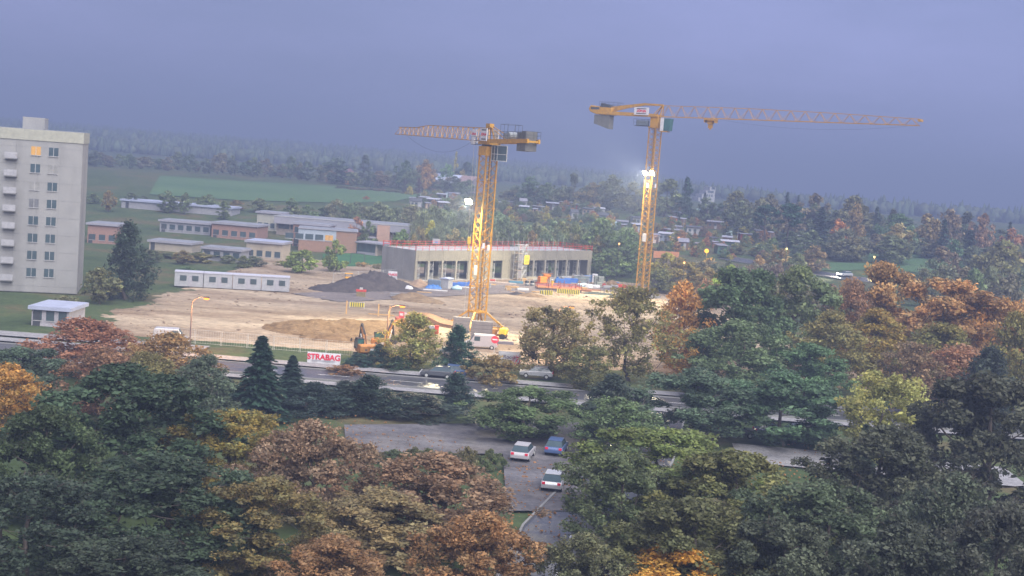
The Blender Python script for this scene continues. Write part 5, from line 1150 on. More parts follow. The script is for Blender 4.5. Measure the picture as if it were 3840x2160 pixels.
# more small things lying about the store in front of the hall
def crate(px, py, rz, w, d, h, material, label, slats=4):
    r = empty('mesh_crate', P(px, py), rz, label, 'crate', 'crates and boxes before the hall')
    MB().b2(-w / 2, w / 2, -d / 2, d / 2, 0.12, 0.2).build('floor', WOOD, r)
    for x in (-w / 2, w / 2):
        for y in (-d / 2, d / 2): MB().b2(x - 0.04, x + 0.04, y - 0.04, y + 0.04, 0, h).build('post', STL, r)
    for k in range(slats):
        z = 0.25 + (h - 0.3) * k / slats
        for y in (-d / 2, d / 2): MB().b2(-w / 2, w / 2, y - 0.015, y + 0.015, z, z + 0.1).build('slat', material, r)
    MB().b2(-w * .4, w * .4, -d * .4, d * .4, 0.21, h * 0.7).build('load', mat('mixed_load', (0.20, 0.16, 0.12), 0.9, 0.5, 5), r)
for i, (px, py, rz, w, d, h, mt, lab) in enumerate([
    (1800, 1066, .2, 1.2, .9, 1.0, STL, 'steel crate right of the nearer crane mast'), (1846, 1062, .1, 1.3, .9, 1.0, REDR, 'red slatted crate at the tall doorway'), (1965, 1056, .3, 1.2, .8, .9, WOOD, 'timber crate at the scaffold stair foot'), (2010, 1060, .1, 1.2, .9, 1.0, STL, 'steel crate left of the orange tank'),
    (2075, 1058, -.1, 1.4, 1.0, .9, STL, 'low steel crate right of the orange tank'), (2155, 1050, .2, 1.2, .9, 1.2, WOOD, 'timber crate behind the steel racks'), (2262, 1076, .1, 1.2, .9, .9, REDR, 'red slatted crate left of the brown sand cone'), (2305, 1082, 0, 1.5, .9, .9, STL, 'steel crate left of the red tool box'), (1905, 1090, .4, 1.2, .9, .7, WOOD, 'low timber crate before the trestle stack'), (2340, 1092, .2, 1.4, .9, .8, WOOD, 'timber crate below the red tool box')]):
    crate(px, py, rz, w, d, h, mt, lab)
for px, py, n, L_, w, z, mt, lab, rz in [
    (1865, 1076, 4, 4.2, .8, .25, mat('grey_boards', (0.25, 0.23, 0.21)), 'grey boards lying below the flat panel stack', -.05), (1960, 1090, 5, 2.6, .8, .5, mat('white_pipe', (0.6, 0.6, 0.58)), 'pale panels left of the red platform', .25), (2020, 1098, 4, 3.0, .7, .25, WOOD, 'boards in front of the two dark cylinders', .1), (2182, 1086, 4, 2.4, .8, .5, WOOD, 'boards right of the red platform', -.2),
    (2225, 1090, 5, 3.2, .7, .25, mat('rust_rods', (0.22, 0.10, 0.06)), 'rusty rods before the grey block pallets', .05), (2300, 1096, 5, 4.0, .8, .3, mat('grey_boards', (0.25, 0.23, 0.21)), 'grey boards before the brown sand cone', -.1), (1775, 1078, 4, 2.2, .7, .25, WOOD, 'short boards left of the nearer crane mast', .5), (1590, 1100, 4, 3.0, .7, .25, WOOD, 'boards right of the black heap', .1), (1990, 1046, 6, 3.0, .9, .5, mat('pale_formwork', (0.40, 0.36, 0.26)), 'pale formwork boards inside the hall opening', .7), (2120, 1044, 6, 3.0, .9, .5, STL, 'steel tubes at the hall columns', .7)]:
    bundle(px, py, n, L_, w, z, mt, lab, rz, 'board_stack')
for k, (px, py, c) in enumerate([(1760, 1070, 'blue'), (1835, 1080, 'grey'), (2090, 1052, 'blue'), (2205, 1066, 'grey'), (2315, 1072, 'blue')]):
    r = empty('steel_drum', P(px, py), 0, '%s drum %s' % (c, ['left of the nearer crane mast', 'right of the nearer crane mast', 'behind the rebar platform', 'beside the wide steel rack', 'behind the red tool box'][k]), 'drum', 'drums on the site')
    MB().lathe((0, 0, 0), [(0.0, 0.9), (0.3, 0.9), (0.31, 0.88), (0.31, 0.0)], 12).build('shell', BLU if c == 'blue' else mat('drum_grey', (0.3, 0.31, 0.32)), r)
    for z in (0.3, 0.6): MB().lathe((0, 0, z), [(0.32, -0.02), (0.335, 0), (0.32, 0.02)], 12).build('hoop', DRK, r)
# ---------------------------------------------------------------- the row of trees between street and site
g1 = 'trees along the street in front of the site'
for kind, px, yt, d, w, col, au, lab, nm in [
    ('near_yew2', 1345, 1326, 171, 130, DKC, 0, 'low dark green yew in front of the orange excavator wheels', 'yew_tree'),
    ('near_yew1', 1425, 1290, 172, 130, DKC, 0, 'dark yew rising in front of the wheeled excavators', 'yew_tree'),
    ('near_yew2', 1490, 1335, 170, 120, (0.03, 0.05, 0.035), 0, 'dull dark yew at the foot of the thin olive tree', 'yew_tree'),
    ('near_thin1', 1555, 1178, 173, 245, (0.125, 0.125, 0.05), 0.35, 'thin olive tree with dark open branches beside the excavators', 'broadleaf_tree'),
    ('near_yew1', 1722, 1224, 170, 175, DKC, 0, 'tall blue-black yew in front of the yellow crane base', 'yew_tree'),
    ('near_bush', 1850, 1338, 167, 250, (0.12, 0.105, 0.05), 0.7, 'low reddish olive shrub right of the tall yew', 'shrub'),
    ('near_mid1', 2085, 1158, 174, 290, (0.105, 0.092, 0.05), 0.55, 'rounded olive tree with reddish bare top twigs at the street', 'broadleaf_tree'),
    ('near_thin2', 2385, 1082, 176, 340, (0.12, 0.12, 0.055), 0.3, 'wide see-through olive tree before the far crane foot', 'broadleaf_tree'),
    ('near_thin1', 2570, 1068, 186, 230, (0.20, 0.13, 0.055), 0.5, 'thin yellow-brown tree left of the big dark maple', 'broadleaf_tree'),
    ('near_mid2', 2600, 1240, 180, 200, (0.19, 0.135, 0.05), 0.5, 'yellow-brown tree under the thin brown one', 'broadleaf_tree'),
    ('near_maple1', 2795, 1028, 186, 420, (0.052, 0.076, 0.044), 0.05, 'big dark blue-green maple at the street', 'broadleaf_tree'),
    ('near_maple2', 2765, 1212, 166, 430, (0.066, 0.088, 0.048), 0.15, 'rounded green maple low in front of the big dark one', 'broadleaf_tree'),
    ('near_maple2', 3010, 1015, 196, 360, (0.070, 0.095, 0.05), 0.35, 'tall green maple with open limbs right of the dark maple', 'broadleaf_tree'),
    ('near_mid2', 3120, 1180, 178, 300, (0.115, 0.115, 0.05), 0.4, 'yellowing olive tree right of the green maple', 'broadleaf_tree'),
    ('near_maple1', 3040, 1300, 164, 330, (0.062, 0.10, 0.055), 0.1, 'low green tree under the open-limbed maple', 'broadleaf_tree'),
    ('near_thin2', 3200, 1062, 202, 210, (0.16, 0.10, 0.068), 0.4, 'sparse rust-brown tree left of the orange maple', 'broadleaf_tree'),
    ('near_maple1', 3330, 1005, 206, 370, (0.185, 0.122, 0.066), 0.55, 'orange-brown maple with a domed top', 'broadleaf_tree'),
    ('near_mid2', 3300, 1170, 188, 300, (0.15, 0.13, 0.04), 0.8, 'green maple edged with bright orange leaves', 'broadleaf_tree'),
    ('near_maple2', 3590, 1065, 198, 460, (0.20, 0.128, 0.074), 0.5, 'broad salmon-orange maple near the right edge', 'broadleaf_tree'),
    ('near_mid1', 3740, 1120, 194, 280, (0.20, 0.13, 0.06), 0.6, 'orange tree on the outer flank of the broad maple', 'broadleaf_tree'),
    ('near_mid2', 3540, 1225, 178, 330, (0.11, 0.115, 0.045), 0.6, 'olive green tree below the broad orange maple', 'broadleaf_tree'),
    ('near_thin2', 3440, 1290, 164, 260, (0.13, 0.095, 0.07), 0.4, 'greyish brown half-bare tree near the car lights', 'broadleaf_tree'),
    ('near_mid1', 3600, 1300, 166, 300, (0.15, 0.095, 0.065), 0.5, 'dull red-brown tree near the bottom right', 'broadleaf_tree'),
    ('near_yew2', 3720, 1325, 158, 280, (0.03, 0.042, 0.032), 0, 'dark pine-like tree at the right edge', 'pine_tree'),
    ('near_mid2', 3835, 1190, 172, 260, (0.12, 0.12, 0.05), 0.4, 'olive tree cut by the right edge', 'broadleaf_tree'),
    ('near_bush', 1290, 1385, 164, 130, (0.12, 0.085, 0.055), 0.6, 'reddish low shrub below the white banner', 'shrub'),
    ('near_mid1', 2210, 1300, 166, 200, (0.085, 0.095, 0.045), 0.4, 'small olive tree between the two wide street trees', 'broadleaf_tree'),
]:
    tree_px(kind, px, yt, d, w, col, au, lab, nm, 'shrub' if nm == 'shrub' else 'tree', g1)

# ---------------------------------------------------------------- big crowns below the camera
g2 = 'big trees between the street and the camera'
for kind, px, yt, d, w, col, au, lab, nm in [
    ('big_oak', 500, 1385, 100, 800, (0.030, 0.045, 0.028), 0, 'huge dark green tree filling the lower left', 'broadleaf_tree'),
    ('big_oak', 170, 1530, 92, 460, (0.032, 0.044, 0.025), 0.1, 'dark green tree in the bottom left corner', 'broadleaf_tree'),
    ('near_mid1', 30, 1370, 118, 260, (0.20, 0.11, 0.04), 0.5, 'orange tree at the left edge', 'broadleaf_tree'),
    ('big_ash', 870, 1540, 102, 480, (0.11, 0.095, 0.035), 0.8, 'yellow-olive tree with flame-red sprays', 'broadleaf_tree'),
    ('big_cherry', 1170, 1590, 98, 520, (0.125, 0.085, 0.066), 0.35, 'rust-red cherry left of the larger red crown', 'broadleaf_tree'),
    ('big_cherry', 1650, 1712, 94, 700, (0.125, 0.082, 0.062), 0.35, 'broad red-brown crown in the bottom middle', 'broadleaf_tree'),
    ('big_cherry', 1450, 1850, 88, 700, (0.115, 0.088, 0.055), 0.35, 'brown-red crown lowest in the picture', 'broadleaf_tree'),
    ('big_spruce', 985, 1258, 132, 250, (0.020, 0.036, 0.032), 0, 'dark spruce standing left of the white banner', 'spruce_tree'),
    ('big_spruce', 1100, 1330, 140, 170, (0.022, 0.038, 0.033), 0, 'smaller dark spruce beside the tall spruce', 'spruce_tree'),
    ('near_yew1', 1390, 1408, 140, 260, (0.02, 0.034, 0.03), 0, 'black-green conifer below the excavators', 'yew_tree'),
    ('near_yew1', 1715, 1400, 146, 180, (0.022, 0.036, 0.032), 0, 'dark conifer below the tall yew', 'yew_tree'),
    ('near_yew2', 1560, 1478, 141, 420, (0.03, 0.042, 0.032), 0, 'dark low hedge-like yew along the near pavement', 'yew_tree'),
    ('near_maple2', 1980, 1455, 134, 420, (0.062, 0.088, 0.042), 0, 'bright green rounded tree right of the dark conifers', 'broadleaf_tree'),
    ('near_yew2', 2300, 1420, 136, 320, (0.03, 0.042, 0.034), 0, 'blackish conifer between the green crowns', 'yew_tree'),
    ('near_maple1', 2620, 1400, 138, 480, (0.052, 0.078, 0.05), 0, 'dull green crown below the rounded maple', 'broadleaf_tree'),
    ('near_maple2', 2960, 1405, 140, 480, (0.05, 0.076, 0.05), 0, 'dull green crown left of the pale yellow tree', 'broadleaf_tree'),
    ('near_mid1', 3330, 1405, 134, 340, (0.18, 0.19, 0.08), 0.3, 'pale yellow-green tree in the lower right', 'broadleaf_tree'),
    ('big_ash', 2480, 1610, 104, 640, (0.085, 0.10, 0.042), 0.25, 'olive green crown in the lower middle right', 'broadleaf_tree'),
    ('big_ash', 2330, 1700, 96, 420, (0.06, 0.075, 0.04), 0.2, 'green crown beside the parked cars', 'broadleaf_tree'),
    ('big_oak', 2760, 1700, 95, 620, (0.075, 0.088, 0.038), 0.35, 'brownish olive crown below the paved parking strip', 'broadleaf_tree'),
    ('big_oak', 3330, 1615, 100, 560, (0.042, 0.052, 0.038), 0.1, 'dark green crown below the pale yellow tree', 'broadleaf_tree'),
    ('big_spruce', 3250, 1590, 108, 200, (0.03, 0.042, 0.035), 0, 'dark spruce poking up before the dark crown', 'spruce_tree'),
    ('big_oak', 3720, 1420, 112, 640, (0.042, 0.046, 0.036), 0.2, 'blackish tree mass along the right edge', 'broadleaf_tree'),
    ('big_ash', 3100, 1820, 86, 620, (0.045, 0.056, 0.036), 0.1, 'dark crown at the bottom right', 'broadleaf_tree'),
    ('big_cherry', 3600, 1800, 86, 560, (0.045, 0.05, 0.04), 0.1, 'greyish dark crown in the bottom right corner', 'broadleaf_tree'),
    ('big_cherry', 2200, 2010, 80, 420, (0.06, 0.07, 0.045), 0.3, 'green crown at the bottom edge right of the red crowns', 'broadleaf_tree'),
    ('near_mid2', 2560, 2060, 80, 520, (0.25, 0.15, 0.04), 0.5, 'orange-yellow tree top at the bottom edge', 'broadleaf_tree'),
    ('near_yew2', 1180, 1440, 138, 300, (0.024, 0.036, 0.034), 0, 'blackish conifer right of the two spruces', 'yew_tree'),
    ('near_yew1', 1300, 1430, 141, 260, (0.022, 0.034, 0.032), 0, 'blackish conifer before the white banner', 'yew_tree'),
    ('near_yew2', 850, 1430, 134, 280, (0.03, 0.042, 0.034), 0, 'dark conifer left of the tall spruce', 'yew_tree'),
    ('near_mid1', 2330, 1500, 128, 300, (0.06, 0.085, 0.045), 0.1, 'green tree before the blackish conifer in the middle', 'broadleaf_tree'),
    ('near_mid2', 330, 1205, 150, 420, (0.15, 0.08, 0.06), 0.4, 'rust-brown tree below the tower block', 'broadleaf_tree'),
    ('near_mid1', 640, 1255, 145, 300, (0.145, 0.10, 0.05), 0.5, 'yellow-brown tree left of the silver van', 'broadleaf_tree'),
    ('near_maple2', 60, 1310, 130, 400, (0.045, 0.065, 0.045), 0, 'dark green tree at the left edge above the orange one', 'broadleaf_tree'),
    ('near_mid2', 760, 1345, 125, 300, (0.045, 0.06, 0.045), 0.1, 'dark green tree between the rust tree and the spruce', 'broadleaf_tree'),
    ('near_mid1', 390, 1310, 130, 300, (0.13, 0.08, 0.055), 0.3, 'dull reddish tree above the huge dark crown', 'broadleaf_tree'),
    ('near_mid2', 560, 1330, 128, 260, (0.10, 0.10, 0.05), 0.3, 'olive tree above the huge dark crown', 'broadleaf_tree'),
]:
    tree_px(kind, px, yt, d, w, col, au, lab, nm, 'tree', g2)

for k, px in enumerate(range(1330, 1900, 72)):
    tree_px('near_bush', px + random.uniform(-12, 12), 1690 + random.uniform(-14, 10), 119 + random.uniform(-1, 1), 110, random.choice([(0.05, 0.065, 0.04), (0.08, 0.075, 0.045), (0.065, 0.08, 0.045)]), 0.4,
            'low shrub along the near edge of the paved yard, %s from the left' % ['first', 'second', 'third', 'fourth', 'fifth', 'sixth', 'seventh', 'eighth'][k], 'shrub', 'shrub', 'shrubs edging the paved yard')
# more crowns at the very bottom
for kind, px, yt, d, w, col, au, lab, nm in [
    ('big_oak', 620, 1720, 84, 760, (0.030, 0.042, 0.028), 0, 'very dark green crown below the huge dark tree', 'broadleaf_tree'),
    ('big_ash', 130, 1800, 78, 620, (0.026, 0.036, 0.026), 0, 'near-black crown in the bottom left corner', 'broadleaf_tree'),
    ('big_ash', 980, 1800, 84, 520, (0.085, 0.075, 0.035), 0.5, 'olive brown crown at the bottom edge left of the red ones', 'broadleaf_tree'),
    ('big_cherry', 1820, 1930, 82, 520, (0.13, 0.085, 0.05), 0.5, 'red-brown crown at the bottom beside the side street', 'broadleaf_tree'),
    ('big_oak', 2600, 1880, 82, 640, (0.055, 0.066, 0.036), 0.2, 'dark olive crown above the orange tree top', 'broadleaf_tree'),
    ('big_oak', 2950, 1960, 78, 560, (0.045, 0.055, 0.036), 0.1, 'dark crown at the bottom edge right of the orange tree top', 'broadleaf_tree'),
    ('big_ash', 3780, 1900, 78, 520, (0.04, 0.046, 0.038), 0.1, 'dark crown cut by the bottom right corner', 'broadleaf_tree'),
    ('big_oak', 3420, 1980, 76, 560, (0.04, 0.048, 0.036), 0.1, 'dark crown at the bottom edge near the right', 'broadleaf_tree'),
    ('big_cherry', 1250, 2020, 78, 560, (0.11, 0.08, 0.045), 0.4, 'brown crown touching the bottom edge under the red cherry', 'broadleaf_tree'),
    ('big_oak', 480, 2030, 74, 640, (0.026, 0.036, 0.026), 0, 'black-green crown touching the bottom edge at the left', 'broadleaf_tree'),
]:
    tree_px(kind, px, yt, d, w, col, au, lab, nm, 'tree', g2)

# ---------------------------------------------------------------- trees one can single out farther off
g3 = 'trees behind the site and on the slopes'
for kind, px, yt, d, w, col, au, lab, nm in [
    # school and hall
    ('far_loose', 1338, 808, 372, 62, (0.22, 0.11, 0.07), 0.4, 'reddish tree in front of the white school fascia', 'broadleaf_tree'),
    ('far_round2', 1385, 833, 368, 66, GG, 0, 'dark green tree right of the reddish tree at the school', 'broadleaf_tree'),
    ('far_round1', 1505, 865, 345, 70, (0.08, 0.13, 0.05), 0.2, 'bright green tree behind the hall corner', 'broadleaf_tree'),
    ('far_egg', 1620, 838, 356, 74, YLO, 0.3, 'yellow tree behind the hall roof', 'broadleaf_tree'),
    ('far_round2', 1262, 905, 300, 90, (0.12, 0.14, 0.05), 0.2, 'yellow-green tree left of the playground frame', 'broadleaf_tree'),
    ('far_bush2', 1360, 985, 318, 60, (0.2, 0.12, 0.07), 0.5, 'rusty shrub behind the site fence', 'shrub'),
    ('far_bush1', 1420, 990, 316, 56, (0.13, 0.10, 0.06), 0.5, 'brown shrub between fence and hall', 'shrub'),
    # right of the hall and around the far crane
    ('far_round3', 2265, 830, 352, 170, (0.085, 0.11, 0.05), 0.2, 'large olive tree just right of the hall', 'broadleaf_tree'),
    ('far_round2', 2350, 872, 346, 150, (0.07, 0.10, 0.05), 0.1, 'green tree left of the far crane mast', 'broadleaf_tree'),
    ('far_round1', 2290, 945, 338, 150, (0.075, 0.10, 0.045), 0.2, 'low green tree beside the hall end wall', 'broadleaf_tree'),
    ('far_round3', 2500, 955, 322, 130, (0.20, 0.15, 0.04), 0.5, 'yellow-topped tree right of the far crane mast', 'broadleaf_tree'),
    ('far_round1', 2570, 975, 312, 130, (0.12, 0.115, 0.05), 0.6, 'olive tree with an orange flank near the far crane', 'broadleaf_tree'),
    ('far_round2', 2480, 1010, 308, 120, (0.10, 0.11, 0.05), 0.2, 'low olive tree at the far crane foot', 'broadleaf_tree'),
    ('far_round3', 2665, 1012, 298, 120, (0.16, 0.14, 0.07), 0.3, 'tan-olive tree left of the lime-green tree', 'broadleaf_tree'),
    ('far_round1', 2755, 1002, 292, 120, LIM, 0.1, 'lime-green tree above the dark maple', 'broadleaf_tree'),
    ('far_bush1', 2840, 1030, 280, 46, LIM, 0, 'small lime bush at the maple top', 'shrub'),
    ('far_bush2', 2560, 1075, 262, 130, (0.13, 0.075, 0.06), 0.3, 'purple-brown shrub at the site edge', 'shrub'),
    # behind the allotments, centre
    ('far_round2', 1990, 668, 560, 90, (0.06, 0.085, 0.055), 0.1, 'dark tree left in the row above the garden sheds', 'broadleaf_tree'),
    ('far_round3', 2060, 690, 556, 90, (0.07, 0.09, 0.055), 0.5, 'green tree with a rusty crown above the garden sheds', 'broadleaf_tree'),
    ('far_loose', 2155, 645, 552, 84, (0.06, 0.075, 0.05), 0, 'tall airy tree standing out above the garden sheds', 'broadleaf_tree'),
    ('far_round1', 2235, 690, 550, 100, (0.12, 0.085, 0.05), 0.4, 'brownish tree right of the tall airy tree', 'broadleaf_tree'),
    ('far_round3', 2300, 665, 546, 120, (0.075, 0.095, 0.055), 0.2, 'broad green tree left of the floodlit mast', 'broadleaf_tree'),
    ('far_round2', 2380, 690, 540, 130, (0.10, 0.09, 0.05), 0.3, 'olive tree behind the floodlights', 'broadleaf_tree'),
    ('far_round1', 2500, 680, 532, 140, (0.09, 0.10, 0.05), 0.2, 'olive-green tree right of the floodlights', 'broadleaf_tree'),
    ('far_egg', 2578, 675, 528, 56, DKC, 0, 'slim dark tree before the distant white block', 'broadleaf_tree'),
    ('far_round2', 2570, 740, 515, 90, (0.04, 0.06, 0.045), 0, 'dark rounded tree above the orange shed', 'broadleaf_tree'),
    ('far_spruce', 2645, 720, 520, 46, DKC, 0, 'small dark spruce beside the distant white block', 'spruce_tree'),
    # treeline right
    ('far_round3', 2770, 725, 500, 130, (0.085, 0.085, 0.05), 0.3, 'olive-brown tree in the right skyline', 'broadleaf_tree'),
    ('far_round1', 2880, 735, 498, 90, (0.08, 0.08, 0.05), 0.2, 'grey-green tree left of the skyline spruce', 'broadleaf_tree'),
    ('far_spruce', 2955, 718, 500, 56, DKC, 0, 'pointed spruce on the right skyline', 'spruce_tree'),
    ('far_fir', 2996, 730, 505, 34, (0.03, 0.045, 0.045), 0, 'narrow conifer right of the skyline spruce', 'spruce_tree'),
    ('far_pine', 2875, 772, 430, 100, DKC, 0, 'dark umbrella pine, left one of the pair', 'pine_tree'),
    ('far_pine', 2965, 768, 428, 120, DKC, 0, 'dark umbrella pine with two bare stems', 'pine_tree'),
    ('far_fir', 3085, 775, 425, 120, (0.024, 0.04, 0.042), 0, 'big dark fir right of the umbrella pines', 'spruce_tree'),
    ('far_loose', 2925, 800, 440, 50, (0.14, 0.12, 0.08), 0.3, 'pale thin birch between the two pines', 'broadleaf_tree'),
    ('far_round1', 3060, 735, 490, 120, (0.10, 0.085, 0.055), 0.3, 'brown-olive tree behind the big dark fir', 'broadleaf_tree'),
    ('far_round3', 3210, 745, 470, 150, (0.085, 0.08, 0.055), 0.3, 'high domed tree on the right skyline', 'broadleaf_tree'),
    ('far_round2', 3215, 772, 455, 70, (0.19, 0.125, 0.06), 0.5, 'orange-tan tree before the domed skyline tree', 'broadleaf_tree'),
    ('far_round1', 3150, 828, 440, 70, (0.26, 0.11, 0.05), 0.6, 'orange-red tree right of the dark fir', 'broadleaf_tree'),
    ('far_willow1', 3170, 862, 412, 190, (0.085, 0.095, 0.06), 0.2, 'big drooping olive tree above the wet road', 'broadleaf_tree'),
    ('far_egg', 3290, 785, 470, 44, (0.04, 0.055, 0.05), 0, 'dark narrow tree on the skyline dip', 'broadleaf_tree'),
    ('far_loose', 3355, 778, 455, 56, (0.06, 0.065, 0.05), 0, 'airy tree sticking up over the green willow', 'broadleaf_tree'),
    ('far_willow2', 3375, 808, 442, 180, (0.065, 0.105, 0.065), 0, 'wide fresh-green tree on the right slope', 'broadleaf_tree'),
    ('far_round2', 3375, 848, 415, 130, (0.15, 0.12, 0.065), 0.4, 'tan pyramid-shaped tree on the green bank', 'broadleaf_tree'),
    ('far_round1', 3490, 812, 440, 110, (0.12, 0.115, 0.06), 0.5, 'tan-green tree right of the fresh-green one', 'broadleaf_tree'),
    ('far_round3', 3560, 795, 446, 120, (0.13, 0.09, 0.06), 0.4, 'reddish tree on the right skyline', 'broadleaf_tree'),
    ('far_spruce', 3545, 820, 425, 80, (0.028, 0.045, 0.05), 0, 'dark spruce low on the right slope', 'spruce_tree'),
    ('far_fir', 3640, 860, 412, 110, (0.03, 0.045, 0.045), 0, 'wide dark fir on the right slope', 'spruce_tree'),
    ('far_loose', 3635, 790, 450, 100, (0.055, 0.06, 0.05), 0.1, 'dark airy tree with two tops on the right skyline', 'broadleaf_tree'),
    ('far_round1', 3690, 810, 445, 90, (0.15, 0.085, 0.06), 0.5, 'rusty tree right of the two-topped one', 'broadleaf_tree'),
    ('far_spruce', 3790, 830, 430, 60, (0.03, 0.045, 0.045), 0, 'dark spruce near the right edge of the skyline', 'spruce_tree'),
    ('far_round2', 3800, 865, 420, 110, (0.19, 0.09, 0.06), 0.4, 'red-brown tree at the right edge of the slope', 'broadleaf_tree'),
    ('far_willow1', 3510, 978, 345, 170, (0.085, 0.105, 0.065), 0.1, 'grey-green willow right of the domed orange maple', 'broadleaf_tree'),
    ('far_willow2', 3730, 1010, 335, 170, (0.09, 0.105, 0.06), 0.2, 'grey-green willow behind the broad orange maple', 'broadleaf_tree'),
    ('far_round3', 3760, 915, 360, 200, (0.10, 0.095, 0.05), 0.4, 'large olive tree on the right edge', 'broadleaf_tree'),
    ('far_round1', 3550, 935, 372, 130, (0.12, 0.075, 0.06), 0.3, 'purplish brown tree above the right willow', 'broadleaf_tree'),
    ('far_round2', 3580, 905, 385, 90, (0.06, 0.095, 0.06), 0, 'green tree behind the purplish brown one', 'broadleaf_tree'),
    ('far_round1', 2930, 935, 372, 110, (0.12, 0.10, 0.055), 0.5, 'olive-rust tree below the green lamp', 'broadleaf_tree'),
    ('far_round2', 3060, 925, 378, 110, (0.13, 0.105, 0.06), 0.4, 'tan tree left of the wet road', 'broadleaf_tree'),
    ('far_round3', 2990, 955, 362, 100, (0.075, 0.09, 0.05), 0.3, 'green-brown tree between rust tree and tan tree', 'broadleaf_tree'),
    ('far_bush1', 2850, 965, 366, 60, (0.20, 0.12, 0.06), 0.5, 'small orange bush under the hedge', 'shrub'),
    ('far_bush2', 2800, 1000, 340, 200, (0.10, 0.08, 0.065), 0.2, 'purplish hedge behind the lime-green tree', 'shrub'),
    ('far_bush2', 2900, 1005, 338, 190, (0.085, 0.085, 0.06), 0.3, 'brown-green hedge below the green lamp', 'shrub'),
    # treeline left above the meadow
    ('far_round2', 1262, 600, 640, 120, (0.05, 0.07, 0.05), 0.1, 'dark tree mass at the left end of the meadow', 'broadleaf_tree'),
    ('far_loose', 1370, 578, 660, 70, (0.05, 0.065, 0.05), 0, 'tall dark ragged tree above the meadow', 'broadleaf_tree'),
    ('far_column', 1712, 576, 700, 16, (0.24, 0.18, 0.07), 0.3, 'slim yellow poplar in the misty distance', 'poplar_tree'),
    ('far_round1', 1520, 608, 640, 70, (0.055, 0.085, 0.05), 0, 'dark green round tree in the row over the meadow', 'broadleaf_tree'),
    ('far_round3', 1600, 606, 648, 90, (0.14, 0.10, 0.055), 0.5, 'brown-topped tree left of the barn', 'broadleaf_tree'),
    ('far_round1', 1600, 622, 640, 50, (0.22, 0.13, 0.05), 0.4, 'orange tree left of the barn', 'broadleaf_tree'),
    ('far_round2', 1680, 622, 690, 66, (0.09, 0.13, 0.06), 0.1, 'pale green tree behind the barn roof', 'broadleaf_tree'),
    ('far_round3', 1750, 615, 700, 90, (0.035, 0.05, 0.045), 0, 'dark conifer clump behind the barn', 'broadleaf_tree'),
    ('far_round1', 1735, 640, 690, 40, (0.22, 0.14, 0.06), 0.4, 'orange tree behind the barn ridge', 'broadleaf_tree'),
    ('far_egg', 1572, 672, 585, 26, (0.08, 0.04, 0.05), 0, 'dark plum tree at the meadow edge', 'broadleaf_tree'),
    ('far_egg', 1518, 672, 590, 28, (0.05, 0.05, 0.06), 0, 'dark blue-grey tree at the meadow edge', 'broadleaf_tree'),
    ('far_bush1', 1537, 700, 565, 30, (0.20, 0.17, 0.05), 0.4, 'small yellow tree at the meadow corner', 'shrub'),
    ('far_egg', 1374, 745, 505, 26, (0.25, 0.08, 0.05), 0.4, 'small red tree at the lower meadow edge', 'broadleaf_tree'),
    ('near_yew1', 485, 842, 222, 210, (0.022, 0.036, 0.03), 0, 'tall dark evergreen right of the tower block', 'evergreen_tree'),
    ('far_round1', 1130, 940, 290, 130, (0.12, 0.14, 0.05), 0.2, 'yellow-green tree left of the site fence', 'broadleaf_tree'),
    ('far_round2', 700, 1000, 270, 90, (0.06, 0.09, 0.05), 0.1, 'green tree right of the tall evergreen', 'broadleaf_tree'),
    ('far_round3', 380, 1010, 215, 140, (0.085, 0.09, 0.05), 0.2, 'olive tree at the foot of the tower block', 'broadleaf_tree'),
    ('far_bush2', 250, 1110, 205, 150, (0.08, 0.085, 0.05), 0.2, 'olive bushes below the tower block windows', 'shrub'),
    ('far_round1', 1110, 780, 395, 80, (0.08, 0.10, 0.055), 0.1, 'green tree between the school blocks', 'broadleaf_tree'),
]:
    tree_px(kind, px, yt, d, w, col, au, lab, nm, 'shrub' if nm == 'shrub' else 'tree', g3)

# ---------------------------------------------------------------- belts whose trees look alike
ORDW = ['first', 'second', 'third', 'fourth', 'fifth', 'sixth', 'seventh', 'eighth', 'ninth', 'tenth', 'eleventh', 'twelfth', 'thirteenth', 'fourteenth', 'fifteenth', 'sixteenth', 'seventeenth', 'eighteenth', 'nineteenth', 'twentieth'] + ['twenty-' + q for q in ('first', 'second', 'third', 'fourth', 'fifth', 'sixth', 'seventh', 'eighth')]
def belt(n, pxr, top, dr, wr, cols, kinds, label, group, au=(0, 0.4), jit=16, name='broadleaf_tree', cat='tree'):
    for i in range(n):
        f = (i + random.uniform(0.15, 0.85)) / n; px = pxr[0] + (pxr[1] - pxr[0]) * f; d = random.uniform(*dr)
        y = np.interp(px, [a for a, b in top], [b for a, b in top]) + random.uniform(-jit, jit) * (d / dr[1])
        tree_px(random.choice(kinds), px, float(y), d, random.uniform(*wr), random.choice(cols), random.uniform(*au), label + ', ' + ORDW[i] + ' from the left', name, cat, group)
rd = ['far_round1', 'far_round2', 'far_round3', 'far_egg']; wl = ['far_willow1', 'far_willow2', 'far_willow1', 'far_round3']
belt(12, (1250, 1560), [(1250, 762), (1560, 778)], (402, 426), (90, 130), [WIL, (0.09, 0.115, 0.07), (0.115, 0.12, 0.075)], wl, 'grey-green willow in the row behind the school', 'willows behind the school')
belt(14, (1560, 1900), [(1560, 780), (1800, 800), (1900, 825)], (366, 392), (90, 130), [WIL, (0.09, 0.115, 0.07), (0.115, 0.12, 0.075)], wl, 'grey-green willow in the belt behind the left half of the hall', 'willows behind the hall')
belt(18, (1880, 2400), [(1880, 845), (2100, 850), (2400, 880)], (355, 385), (90, 130), [WIL, (0.085, 0.11, 0.06), (0.10, 0.105, 0.06)], wl, 'soft green tree in the belt right behind the hall roof', 'trees right behind the hall roof')
